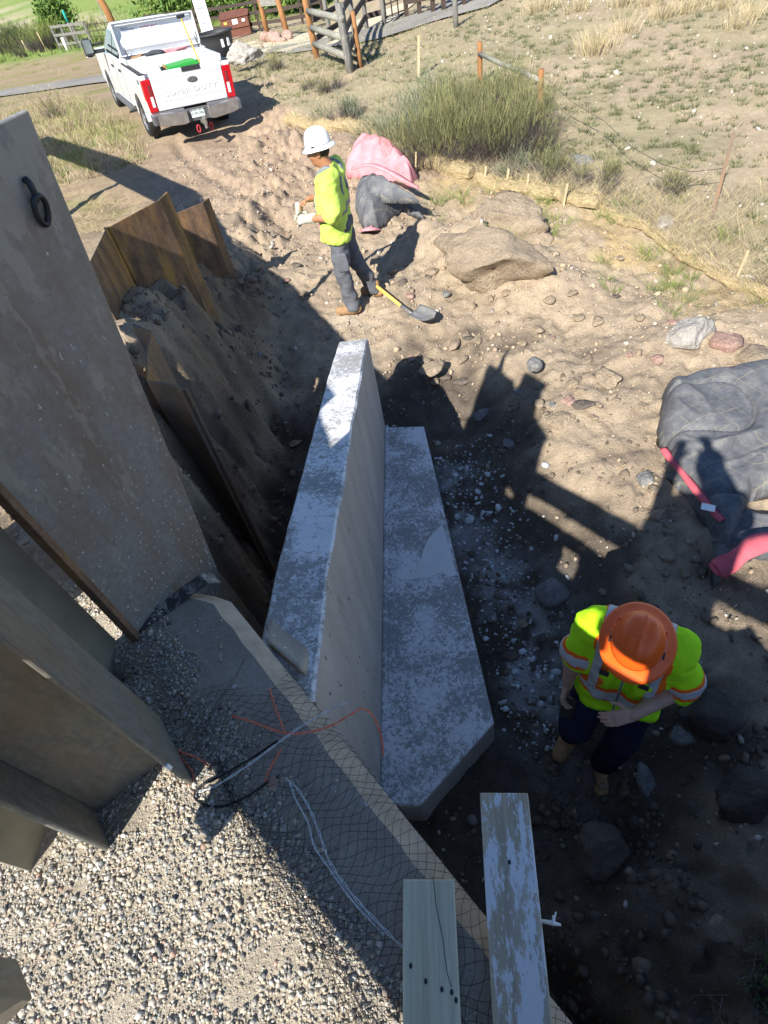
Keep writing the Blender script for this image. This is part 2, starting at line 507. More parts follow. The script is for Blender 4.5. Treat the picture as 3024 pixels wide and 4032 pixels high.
    m['chrome'] = simple('bumper_metal', (.42, .41, .39), .32, .5, .75, .2, 6)
    m['red_lens'] = simple('red_lens', (.5, .008, .015), .15, .6, var=.1)
    m['clear_lens'] = simple('clear_lens', (.75, .76, .78), .15, .6, var=.05)
    m['red_print'] = simple('red_print', (.5, .04, .05), .6, .3)
    m['grey_print'] = simple('grey_print', (.35, .38, .45), .6, .3)
    m['green_print'] = simple('green_print', (.02, .1, .06), .6, .3)
    m['dumpster'] = simple('brown_steel_paint', (.17, .07, .045), .6, .3, .0, .2, 4)
    m['sign_face'] = simple('white_sign', (.85, .85, .86), .5, .3, var=.03)
    m['sign_wood'] = simple('sign_wood', (.62, .53, .34), .8, .2, var=.2, scale=6)
    m['teal'] = simple('teal_paint', (.02, .32, .26), .6, .3)
    m['yellow_print'] = simple('yellow_print', (.75, .6, .1), .6, .3)
    m['leaf'] = attr_mat('leaf', .7, .2, 6., .3, 0)
    m['asphalt'] = simple('road_surface', (.27, .255, .23), .95, .1, var=.15, scale=.6, bump=.4, bscale=30)
    m['sand'] = simple('sand', (.56, .49, .36), .95, .1, var=.12, scale=.5, bump=.3, bscale=20)
    m['deck'] = simple('deck_concrete', (.36, .35, .33), .9, .2, var=.15, scale=5, bump=.3)
    return m

def NTrock(name, c0, c1):
    t = NT(name, .88, .2)
    a = t.noise(5, 6, .65); q = t.noise(45, 6, .7); v = t.noise(2.0, 3, .5, dist=1.5)
    cc = t.ramp(a, [(.3, c0), (.7, c1)])
    cc = t.mix(1, cc, t.ramp(q, [(.28, .72), (.72, 1.2)]), 'MULTIPLY')
    cc = t.mix(t.ramp(v, [(.55, 0), (.7, .5)]), cc, tuple(x * .8 for x in c0))
    t.color(cc); t.bump(t.noise(4.5, 8, .7), .9, .12); t.bump(t.noise(16, 6, .7), .7, .03); t.bump(q, .5, .008)
    return t.m

def NTglass():
    t = NT('window_glass', .04, .8); t.color((.02, .03, .035)); return t.m

MT = make_materials()

# ------------------------------------------------------------------ ground
def beam_x(y):                       # pit-side edge of the abutment top
    return -.77 + (1.6 - y) * .588

def lerp_pts(y, pts):
    return np.interp(y, [p[0] for p in pts], [p[1] for p in pts])

def gauss(x, y, cx, cy, rx, ry=None, ang=0.0):
    ry = ry or rx
    c, s = math.cos(ang), math.sin(ang)
    u = ((x - cx) * c + (y - cy) * s) / rx; v = (-(x - cx) * s + (y - cy) * c) / ry
    return np.exp(-(u * u + v * v))

def ground_h(x, y):
    x = np.asarray(x, float); y = np.asarray(y, float)
    zl = lerp_pts(y, [(1.6, 1.428), (2.5, 1.39), (4, 1.36), (5.2, 1.28), (6.0, .98), (7.0, .55), (8.5, .25), (11, .1), (15, .0), (30, 0)])
    zl = zl + sstep(-2.6, -6.0, x) * .35 * sstep(12, 6, y)
    n1 = fbm2(x, y, .9, 4, 3); n2 = fbm2(x, y, 3.2, 4, 9); n3 = fbm2(x, y, 11, 3, 21)
    # dig floor
    fl = lerp_pts(y, [(-.5, -.62), (1.0, -.64), (2.2, -.56), (3.4, -.46), (4.4, -.40), (4.9, -.2), (5.5, -.07), (6.2, 0), (9, .02), (40, 0)])
    side = sstep(.85, 1.75, x + .12 * n1) * sstep(5.5, 4.2, y)
    fl = fl * (1 - side) + side * lerp_pts(y, [(.4, -.32), (1.2, -.22), (2, -.08), (3, -.02), (6, 0)])
    near = sstep(.85, -.35, y + .25 * np.clip(x - .8, -1, 1.2) * -.35 + .1 * n1)
    fl = fl + near * sstep(.1, .45, x - beam_x(np.clip(y, -2, 1.6))) * (1.0 + .25 * np.clip(x - 1, -1, 2))
    # bank edge
    xb = np.where(y < 1.62, beam_x(np.clip(y, -6, 1.62)) - .17, lerp_pts(y, [(1.62, -.95), (2.2, -1.0), (3.2, -1.10), (4.4, -1.16), (5.3, -1.16), (6.2, -1.12), (7.2, -1.0), (8.2, -.8), (9.5, -.5)]))
    hw = np.where(y < 1.62, .02, lerp_pts(y, [(1.62, .05), (2.6, .12), (3.6, .36), (5, .45), (6.5, .45), (8, .5), (9.5, .8)]))
    hw = np.clip(hw, .02, 1)
    w = sstep(1, -1, (x - xb - np.where(y > 2.2, .10 * n2 + .012 * n3, 0)) / hw)
    z = fl * (1 - w) + zl * w
    # spoil ridge that carries the long boulder
    z = z + .36 * gauss(x, y, 1.75, 6.75, .34, 1.0, .55) * (1 + .3 * n2) + .12 * gauss(x, y, 2.6, 5.3, .5, .9, .6)
    z = z + .3 * gauss(x, y, -.45, 12.7, .42, .5) * (1 + .5 * n2) - .3 * gauss(x, y, -.95, 14.1, .8, .6)
    z = z + .10 * gauss(x, y, .7, 9.3, 1.2, .7) + .12 * gauss(x, y, 1.3, 9.0, .5)
    z = z + .05 * sstep(2.2, 5, x) * sstep(2, 5, y)
    # roughness: strong in dug soil, mild on grass
    dug = np.clip(sstep(15, 11, y) * sstep(5.2, 2.5, x) * sstep(-6, -2.5, x) + .15, 0, 1)
    pad = sstep(1.62, 1.5, y) * w
    n4 = fbm2(x, y, 26, 2, 41)
    r = dug * (.05 * n2 + .03 * n3 + .014 * n4) + .05 * n1 * sstep(2, 7, y) * sstep(30, 17, y)
    steep = w * (1 - w) * 4
    z = z + r * (1 - .85 * pad) + steep * (.09 * n2 + .05 * n3 + .02 * n4) * np.where(y > 1.8, 1, 0)
    scr = np.sin((x * .7 - y * .75) * 26 + 3 * n2) * .02 + .12 * n2 + .05 * n3 + .02 * n4
    z = z + near * sstep(.2, .6, x) * scr
    z = z - 2.4 * sstep(15.5, 52, y) ** .85 * sstep(9, 1, x - (y - 18) * .05) * .98
    for o_ in (-.75, .75):                       # wheel ruts leading back from the truck
        rx = -2.05 + o_ + (15.2 - y) * .34 + .1 * np.sin(y * .9)
        z = z - .045 * np.exp(-((x - rx) / .13) ** 2) * sstep(7.5, 9, y) * sstep(16, 14, y) * (1 + .4 * np.sin(y * 34)) + .02 * np.exp(-((np.abs(x - rx) - .22) / .07) ** 2) * sstep(7.5, 9, y) * sstep(16, 14, y)
    # pressed hole beside the plate foot
    z = z - .12 * gauss(x, y, -1.22, 1.2, .09, .06) * pad
    return z

def axis(parts):
    a = []
    for lo, hi, st in parts:
        a += list(np.arange(lo, hi - 1e-6, st))
    return np.array(a + [parts[-1][1]])

def geo_ext(v, last, k, n):
    out, s, p = [], last, v
    for _ in range(n):
        s *= k; p += s; out.append(p)
    return out

def make_ground():
    xs = axis([(-7, -2.6, .16), (-2.6, 4.0, .034), (4.0, 12, .14)])
    ys = axis([(-1.6, -.4, .08), (-.4, 8.2, .034), (8.2, 17, .075), (17, 64, .38)])
    xs = np.concatenate([-np.array(geo_ext(7, .16, 1.22, 26))[::-1], xs, geo_ext(12, .14, 1.22, 27)])
    ys = np.concatenate([-np.array(geo_ext(1.6, .08, 1.35, 20))[::-1], ys, geo_ext(64, .38, 1.25, 24)])
    X, Y = np.meshgrid(xs, ys)
    Z = ground_h(X, Y)
    n1 = fbm2(X, Y, .8, 4, 31); n2 = fbm2(X, Y, 3.0, 4, 33); n3 = fbm2(X, Y, 9, 3, 35)
    def C(*c): return np.array(c)
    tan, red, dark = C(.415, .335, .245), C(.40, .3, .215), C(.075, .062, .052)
    grass_soil, pad_c, field = C(.45, .36, .255), C(.46, .405, .32), C(.2, .3, .075)
    c = np.broadcast_to(tan, X.shape + (3,)).copy()
    def blend(mask, colr):
        nonlocal c
        c = c * (1 - mask[..., None]) + colr * mask[..., None]
    blend(np.clip(sstep(6.5, 11, Y + .8 * n1) * .8, 0, 1), red)
    # wattle line divides dug soil from pasture
    wx = np.interp(Y, [4.2, 5.0, 5.5, 7.0, 8.5, 9.5, 11.9, 14.3, 20], [4.7, 4.1, 3.85, 3.45, 2.65, 1.95, 1.3, -.1, -1.5])
    past = sstep(-.15, .35, X - wx + .25 * n2)
    blend(past, grass_soil)
    blend(past * np.clip(.5 + .9 * n1, 0, .6), C(.33, .3, .18))
    # straw-littered strip on the dug side
    blend(np.clip((1 - np.abs(X - wx + .45) / .6), 0, 1) * (Y > 3.5) * (Y < 9) * np.clip(.5 + 1.2 * n2, 0, .75), C(.5, .38, .19))
    left = sstep(-2.4, -3.4, X + .4 * n2 + (Y - 13) * .12) * sstep(8, 11, Y)
    blend(left, C(.36, .28, .185))
    blend(left * np.clip(n1 * 1.3, 0, .7), C(.24, .25, .08))
    # moist soil of the hole, with the pit shade put into the colour too
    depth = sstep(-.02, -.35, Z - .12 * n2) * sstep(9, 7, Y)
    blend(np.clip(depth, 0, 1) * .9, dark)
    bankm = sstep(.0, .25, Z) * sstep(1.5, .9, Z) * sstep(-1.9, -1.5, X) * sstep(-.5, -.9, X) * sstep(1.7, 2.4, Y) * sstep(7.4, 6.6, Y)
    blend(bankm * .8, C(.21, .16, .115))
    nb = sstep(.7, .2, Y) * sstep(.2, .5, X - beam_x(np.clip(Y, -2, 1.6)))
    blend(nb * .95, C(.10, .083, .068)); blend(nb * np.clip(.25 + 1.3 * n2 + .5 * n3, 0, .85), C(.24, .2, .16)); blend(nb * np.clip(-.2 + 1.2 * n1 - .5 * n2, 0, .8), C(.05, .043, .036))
    pf = depth * sstep(.5, .8, X) * sstep(.6, 1, Y); blend(pf * np.clip(.1 + 1.3 * n2 + .4 * n3, 0, .7), C(.15, .125, .1))
    # grey-white cement spill beside the footing and dust on the far floor
    spill = gauss(X, Y, .78, 2.1, .28, .85, -.05) * np.clip(.55 + 1.5 * n2 + .7 * n3, 0, 1)
    spill = np.maximum(spill, gauss(X, Y, .62, 3.3, .22, .5) * np.clip(.35 + 1.6 * n2 + .9 * n3, 0, 1))
    spill = np.maximum(spill, gauss(X, Y, .72, 1.5, .22, .25) * np.clip(.7 + 1.2 * n2 + .7 * n3, 0, 1))
    blend(np.clip(spill * 1.1, 0, .85), C(.42, .43, .43))
    blend(gauss(X, Y, .1, 5.75, .35, .4) * np.clip(.3 + 1.2 * n2, 0, .6), C(.5, .46, .4))
    # gravel pad
    pad = (X < beam_x(np.clip(Y, -6, 1.62)) - .1) & (Y < 1.75)
    blend(pad.astype(float), pad_c)
    # far: valley grass, pale streaks
    far = sstep(44, 48, Y + X * .4)
    blend(far, field)
    blend(far * np.clip(.3 + fbm2(X, Y, .05, 3, 5) * 1.2, 0, .6), C(.28, .34, .1))
    d = np.abs((Y + 1.6 * X) - 40 + 4.0 * fbm2(X, Y, .06, 3, 8))
    blend(sstep(5, 2, d) * sstep(55, 64, Y) * .9, C(.55, .47, .33))
    V = np.stack([X, Y, Z], -1).reshape(-1, 3)
    ny, nx = X.shape
    i = np.arange(ny * nx).reshape(ny, nx)
    F = np.stack([i[:-1, :-1], i[:-1, 1:], i[1:, 1:], i[1:, :-1]], -1).reshape(-1, 4)
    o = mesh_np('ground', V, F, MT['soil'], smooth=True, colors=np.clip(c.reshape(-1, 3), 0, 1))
    tag(o, 'dug tan and brown soil, gravel pad and dry pasture ground', kind='structure')
    return o

make_ground()

def strip(name, pts, width, mat, lift=.02, kind='structure', label=None):
    V, F = [], []
    P = [Vector((p[0], p[1], 0)) for p in pts]
    for i, p in enumerate(P):
        t = (P[min(i + 1, len(P) - 1)] - P[max(i - 1, 0)]).normalized(); n = Vector((-t.y, t.x, 0))
        w = width[i] if hasattr(width, '__len__') else width
        for s_ in (-1, -.33, .33, 1):
            q = p + n * w / 2 * s_
            V.append((q.x, q.y, float(ground_h(q.x, q.y)) + lift))
    for i in range(len(P) - 1):
        for k in range(3):
            a = i * 4 + k; F.append((a, a + 1, a + 5, a + 4))
    o = mesh_np(name, V, F, mat, smooth=True)
    tag(o, label, kind=kind)
    return o

def dens(pts, step=.6):
    out = []
    for a, b in zip(pts[:-1], pts[1:]):
        a, b = np.array(a[:2]), np.array(b[:2]); n = max(1, int(np.linalg.norm(b - a) / step))
        out += [tuple(a + (b - a) * k / n) for k in range(n)]
    return out + [tuple(pts[-1][:2])]

strip('road', dens([(-40, 46), (-14.059, 36.954, 0.000), (-9.722, 32.738, 0.000), (-7.111, 30.387, 0.000), (-2.764, 26.115, 0.000), (-0.505, 24.700, 0.000), (1.283, 23.767, 0.000), (3.311, 22.398, -0.000), (5.692, 22.192, -0.000), (20, 40)]), 2.6, MT['asphalt'], .045, label='narrow grey dirt road running behind the parked truck')
strip('yard', dens([(-4.812, 31.671, 0.000), (-2.377, 28.857, 0.000), (-0.447, 27.263, 0.000), (1.022, 26.427, 0.000), (2.683, 25.230, 0.000), (4.129, 24.475, 0.000)]), 6.0, MT['sand'], .03, label='pale sandy yard beyond the dark rail fence')

# ------------------------------------------------------------------ concrete
def slot_by(o, mats, fn):
    """extra material slots, face -> slot by fn(normal, centre)"""
    for m in mats: o.data.materials.append(m)
    for p in o.data.polygons:
        p.material_index = fn(p.normal, p.center)

def grid_faces(n, m):
    i = np.arange(n * m).reshape(n, m)
    return np.stack([i[:-1, :-1], i[:-1, 1:], i[1:, 1:], i[1:, :-1]], -1).reshape(-1, 4)

def make_wall():
    root = empty('retaining_wall', (0.0, 2.9, -.3))
    off = Vector(root.location)
    far, near = Vector((.196, 4.36)), Vector((-.415, .97))
    d = (near - far); L = d.length; d = d / L
    n = Vector((d.y, -d.x))                     # away from the pit side
    if n.x > 0: n = -n
    T = .255
    zt = lambda s: float(np.interp(s, [0, .7, 1.8, 2.75, 3.45], [.68, .85, 1.07, 1.26, 1.33]))
    N = 28
    rings = []
    for k in range(N + 1):
        s = L * k / N
        c = far + d * s
        w = .004 * math.sin(k * 1.7) + .004 * math.sin(k * .63)
        z = zt(s) + .004 * math.sin(k * 2.3)
        r = .012
        prof = [(0, -.302), (0 + w, .25), (0 + w, z - r), (r + w * .5, z), (T - r, z + .003), (T, z - r), (T, -.302)]
        rings.append([(c.x + n.x * u - off.x, c.y + n.y * u - off.y, v - off.z) for u, v in prof])
    P = len(rings[0])
    V = [v for r_ in rings for v in r_]
    F = []
    for k in range(N):
        for j in range(P - 1):
            a = k * P + j
            F.append((a, a + P, a + P + 1, a + 1))
    F.append(tuple(range(P - 1, -1, -1))); F.append(tuple(N * P + j for j in range(P)))
    mb = MB(); mb.add(V, F)
    st = mb.build('stem', MT['concrete_face'], root)
    slot_by(st, [MT['concrete_top']], lambda nn, c: 1 if nn.z > .35 else 0)
    f = [(-.09, 4.45), (.559, 4.244), (.378, 1.343), (-.176, .971), (-.75, 1.1)]
    mb = MB(); mb.prism([(x - off.x, y - off.y) for x, y in f], -.66 - off.z, -.3 - off.z)
    fo = mb.build('footing', MT['concrete_face'], root, bevel=.015)
    slot_by(fo, [MT['concrete_top']], lambda nn, c: 1 if nn.z > .35 else 0)
    mb = MB()
    a = far + n * .004; b = near + n * .004
    mb.bar((a.x - n.x * .022 - off.x, a.y - n.y * .022 - off.y, -.288 - off.z), (b.x - n.x * .022 - off.x, b.y - n.y * .022 - off.y, -.288 - off.z), .036, .03)
    mb.build('joint_strip', MT['concrete_top'], root, bevel=.01)
    # smooth white smear left on the footing
    pl = [(0.442, 3.012, -0.295), (0.296, 2.880, -0.295), (0.197, 2.718, -0.295), (0.145, 2.609, -0.295), (-0.013, 2.586, -0.295), (0.016, 2.547, -0.295), (0.147, 2.533, -0.295), (0.233, 2.513, -0.295), (0.320, 2.546, -0.295), (0.385, 2.475, -0.295), (0.436, 2.492, -0.295)]
    pl = [(p[0] - off.x, p[1] - off.y) for p in pl]
    out = []
    for i in range(len(pl)):
        a, b = Vector(pl[i]), Vector(pl[(i + 1) % len(pl)])
        for k in range(5):
            q = a.lerp(b, k / 5)
            out.append((q.x + random.uniform(-.006, .006), q.y + random.uniform(-.008, .008)))
    mb = MB(); mb.prism(out, -.2999 - off.z, -.2965 - off.z)
    mb.build('cement_smear', simple('cement_smear', (.68, .68, .67), .8, .2, var=.08, scale=6, bump=.2), root)
    tag(root, 'whitened concrete retaining wall with sloping top and wide footing in the hole', 'wall')

make_wall()

def make_beam():
    root = empty('abutment_beam', (-.4, .9, 1.43)); off = Vector(root.location)
    db = Vector((.508, -.861)); nl = Vector((-.861, -.508))
    a0 = Vector((-.80, 1.61))
    N = 40; L = 3.3; W = .41
    rings = []
    for k in range(N + 1):
        s = L * k / N
        c = a0 + db * s
        cut = .10 * max(0, 1 - s / .14)          # knocked-off corner at the end
        jig = .006 * math.sin(k * 1.9) + .004 * math.sin(k * 4.1)
        jig2 = .004 * math.sin(k * 2.7)
        prof = [(cut, -.75), (cut, 1.375 + jig), (cut + .065 + jig2, 1.43), (.22, 1.434), (W - .02, 1.43), (W, 1.405), (W, .7)]
        rings.append([(c.x + nl.x * u - off.x, c.y + nl.y * u - off.y, v - off.z) for u, v in prof])
    P = len(rings[0])
    V = [v for r_ in rings for v in r_]
    F = []
    for k in range(N):
        for j in range(P - 1):
            a = k * P + j
            F.append((a, a + 1, a + P + 1, a + P))
    F.append(tuple(range(P))); F.append(tuple(N * P + j for j in range(P - 1, -1, -1)))
    mb = MB(); mb.add(V, F)
    b = mb.build('beam_body', MT['concrete_clean'], root)
    slot_by(b, [MT['concrete_beam']], lambda nn, c: 1 if nn.z > .93 else 0)
    # tape laid over the end edge
    mb = MB()
    p0 = a0 + nl * .03 + db * .02; p1 = a0 + nl * (W + .0) + db * .02
    q = []
    for t, z in ((-.12, 1.40), (0.0, 1.441), (.25, 1.438), (.5, 1.437), (.75, 1.437), (.97, 1.436), (1.01, 1.42), (1.02, 1.36)):
        c = p0.lerp(p1, t); q.append((c, z + .004 * math.sin(t * 9)))
    V, F = [], []
    for c, z in q:
        for w in (-.03, .045):
            V.append((c.x + db.x * w - off.x, c.y + db.y * w - off.y, z + .002 - off.z + (.0 if w > 0 else -.004)))
    for i in range(len(q) - 1):
        F.append((2 * i, 2 * i + 1, 2 * i + 3, 2 * i + 2))
    mb.add(V, F)
    tp = mb.build('tape_strip', MT['black_tape'], root)
    m_ = tp.modifiers.new('solid', 'SOLIDIFY'); m_.thickness = .003
    tag(root, 'dusty concrete abutment beam beside the gravel, black tape on its end', 'beam')

make_beam()

def hexa_part(name, pts, mat, parent=None, bevel=.01):
    mb = MB(); mb.hexa(pts); return mb.build(name, mat, parent, bevel=bevel)

def make_block():
    t = [(-.58, 1.50, 1.25), (-.58, 1.26, 1.37), (-.44, 1.08, 1.37), (-.372, 1.36, 1.22)]
    b = [(-.64, 1.62, .7), (-.56, 1.2, .7), (-.385, 1.1, .7), (-.36, 1.5, .7)]
    V, F = [], []
    mb = MB(); mb.hexa(b + t); o = mb.build('wall_end_block', MT['concrete_clean'], None, bevel=.018)
    slot_by(o, [MT['concrete_beam']], lambda nn, c: 1 if nn.z > .6 else 0)
    tag(o, 'broken beige concrete block filling the gap between the wall end and the beam', 'concrete block')
make_block()

# ------------------------------------------------------------------ steel piles and plates
def ribbon(name, tops, bots, th, mat, parent):
    """thick folded sheet through top and bottom polylines"""
    mb = MB(); n = len(tops)
    tops = [Vector(t) for t in tops]; bots = [Vector(t) for t in bots]
    nn = []
    for i in range(n):
        d = (tops[min(i + 1, n - 1)] - tops[max(i - 1, 0)]); d.z = 0; d.normalize(); nn.append(Vector((-d.y, d.x, 0)) * th / 2)
    V = []
    for i in range(n): V += [tops[i] - nn[i], tops[i] + nn[i], bots[i] + nn[i], bots[i] - nn[i]]
    F = []
    for i in range(n - 1):
        a = 4 * i
        for j in range(4):
            F.append((a + j, a + (j + 1) % 4, a + 4 + (j + 1) % 4, a + 4 + j))
    F += [(3, 2, 1, 0), tuple(4 * (n - 1) + j for j in range(4))]
    mb.add(V, F)
    return mb.build(name, mat, parent, bevel=.003)

def sheet_pile(name, tops, bots, mats, label, th=.012, locks=(), group=None, split=None):
    base = Vector(bots[0])
    root = empty(name, base)
    T = [Vector(t) - base for t in tops]; B = [Vector(t) - base for t in bots]
    names = split or ['web'] * (len(T) - 1)
    for i in range(len(T) - 1):
        mats_i = mats[i % len(mats)]
        ribbon(names[i], [T[i], T[i + 1]], [B[i], B[i + 1]], th * (1 if names[i] == 'web' else 1.4), mats_i, root)
    for i in locks:
        mb = MB()
        d = (T[min(i + 1, len(T) - 1)] - T[max(i - 1, 0)]).normalized(); nrm = Vector((-d.y, d.x, 0))
        for s_ in (-1, 1):
            mb.tube([T[i] + nrm * .016 * s_, B[i] + nrm * .016 * s_], .013, 6)
        mb.build('interlock', mats[i % len(mats)], root)
    tag(root, label, 'sheet pile', group)
    return root

def drop(pts, z, sh=(0, 0)):
    return [(p[0] + sh[0], p[1] + sh[1], z) for p in pts]

rd, dk, gy = MT['pile_rust'], MT['pile_dark'], MT['pile_grey']
tA = [(-1.652, 4.304, 1.750), (-1.621, 5.016, 1.750), (-1.600, 5.022, 1.750), (-1.242, 5.371, 1.750), (-1.181, 5.527, 1.750)]
sheet_pile('sheet_pile', tA, drop(tA, .0), [rd, rd, rd, rd], 'rusty orange sheet pile with a tall flat web, standing behind the dirt bank', locks=(1,), split=['web', 'web', 'web', 'flange'], group='sheet piles')
tB = [(-1.466, 6.670, 1.200), (-1.155, 6.823, 1.200), (-1.088, 6.932, 1.200)]
sheet_pile('sheet_pile', tB, drop(tB, -.15), [rd, rd], 'short rusty sheet pile at the far end of the row, near the standing worker', locks=(), split=['web', 'flange'], group='sheet piles')
tF = [(-1.370, 3.799, 1.530), (-1.226, 3.640, 1.530), (-1.223, 3.366, 1.530), (-1.184, 3.064, 1.530), (-1.002, 2.947, 1.530), (-0.960, 2.885, 1.530)]
shF = (.02, -.12)
sheet_pile('sheet_pile', tF, drop(tF, -.5, shF), [dk, dk, rd, dk, dk], 'dark folded sheet pile with a double interlock, tucked behind the big steel plate', locks=(5,), split=['flange', 'web', 'web', 'flange', 'flange'], group='sheet piles')
def make_plate():
    bl, br, tr, tl = Vector((-1.10, 1.38, 1.2)), Vector((-.87, 1.82, 1.05)), Vector((-.645, 1.85, 3.06)), Vector((-1.00, 1.27, 3.06))
    base = (bl + br) / 2
    root = empty('steel_plate', base)
    nrm = (br - bl).cross(tl - bl).normalized()
    if nrm.dot(Vector((1, 0, 0))) < 0: nrm = -nrm       # pit side
    th = .02
    q = [bl, br, br - nrm * th, bl - nrm * th, tl, tr, tr - nrm * th, tl - nrm * th]
    mb = MB(); mb.hexa([p - base for p in q])
    o = mb.build('plate_sheet', MT['plate_steel'], root, bevel=.004)
    up = (tr - br).normalized()
    slot_by(o, [MT['plate_edge']], lambda nn, c: 1 if nn.z > .8 else 0)
    # lifting lug and ring near the upper corner
    def P(u, v): return bl.lerp(br, u).lerp(tl.lerp(tr, u), v) - base
    c = P(*LUG); ax = (P(LUG[0], LUG[1] + .02) - c).normalized(); sx = ax.cross(nrm).normalized()
    mb = MB(); mb.tube([c + ax * .03 + nrm * .004, c + ax * .02 + nrm * .016, c - ax * .014 + nrm * .017, c - ax * .024 + nrm * .004], .009, 8)
    lug = mb.build('lifting_lug', MT['black_steel'], root, smooth=True)
    mb = MB(); pts = []
    cc = c - ax * .046 + nrm * .014
    for k in range(24):
        a = 2 * math.pi * k / 24
        pts.append(cc + ax * .036 * math.cos(a) + sx * (.02 + .004 * math.cos(a)) * math.sin(a) + nrm * (.006 * math.cos(a)))
    mb.tube(pts, .008, 8, closed=True)
    mb.build('lifting_ring', MT['black_steel'], root, smooth=True)
    mb = MB(); mb.bar(bl - base - (br - bl).normalized() * .008 - Vector((0, 0, .05)), tl - base - (br - bl).normalized() * .008, .034, .03)
    mb.build('edge_bar', MT['pile_rust'], root, bevel=.003)
    tag(root, 'tall brown steel plate with a black lifting ring, spotted white near its foot', 'steel plate')
LUG = (.85, .925)
make_plate()
def plain_plate():
    a, b = Vector((-1.165, 1.36, 0)), Vector((-1.335, .58, 0)); base = Vector((-1.23, 1.05, 1.2))
    n = Vector((-.976, .22, 0)) * .014
    q = [a, b, b + n, a + n]
    mb = MB(); mb.hexa([p + Vector((0, 0, 1.2)) - base for p in q] + [p + Vector((0, 0, z_)) - base for p, z_ in zip(q, (3.42, 3.85, 3.85, 3.42))])  # unseen upper part raised and sloped to fill the tooth shadow
    o = mb.build('steel_sheet', simple('weathered_olive_steel', (.27, .25, .19), .6, .4, .2, .22, 5, .2), bevel=.003); o.location = base
    tag(o, 'olive grey steel sheet set behind the brown plate, over a small hollow in the gravel', 'steel sheet')
plain_plate()
tR = [(-2.3, 1.75, 3.0), (-1.95, 1.95, 3.0), (-1.75, 1.62, 3.0), (-1.62, 1.35, 3.0)]
sheet_pile('sheet_pile', tR, drop(tR, .9), [gy, gy, gy], 'grey sheet pile standing left of the olive steel sheet', locks=(1,), split=['web', 'web', 'flange'], group='sheet piles')

def h_pile():
    c1 = Vector((-.89, .86, 1.25)); root = empty('steel_h_pile', c1)
    f = Vector((.468, -.884, 0)); w = Vector((-.884, -.468, 0))
    H = 2.27
    def slab(name, a, b, th, nrm):
        mb = MB(); t = nrm * th / 2
        mb.hexa([a - t, b - t, b + t, a + t] + [p + Vector((0, 0, H)) for p in (a - t, b - t, b + t, a + t)])
        return mb.build(name, MT['pile_grey'], root, bevel=.006)
    slab('flange', -f * .148, f * .148, .017, w)
    slab('web', w * .0095, w * .292, .014, f)
    slab('flange', w * .30 - f * .148, w * .30 + f * .148, .017, w)
    p = MB(); p.box(f * .146 + Vector((0, 0, .37)), (.012, .018, .03), rz=1.0); p.build('paint_chip', MT['white_tag'], root)
    tag(root, 'grey steel H-pile driven into the gravel, orange twine round its foot', 'steel pile')
h_pile()

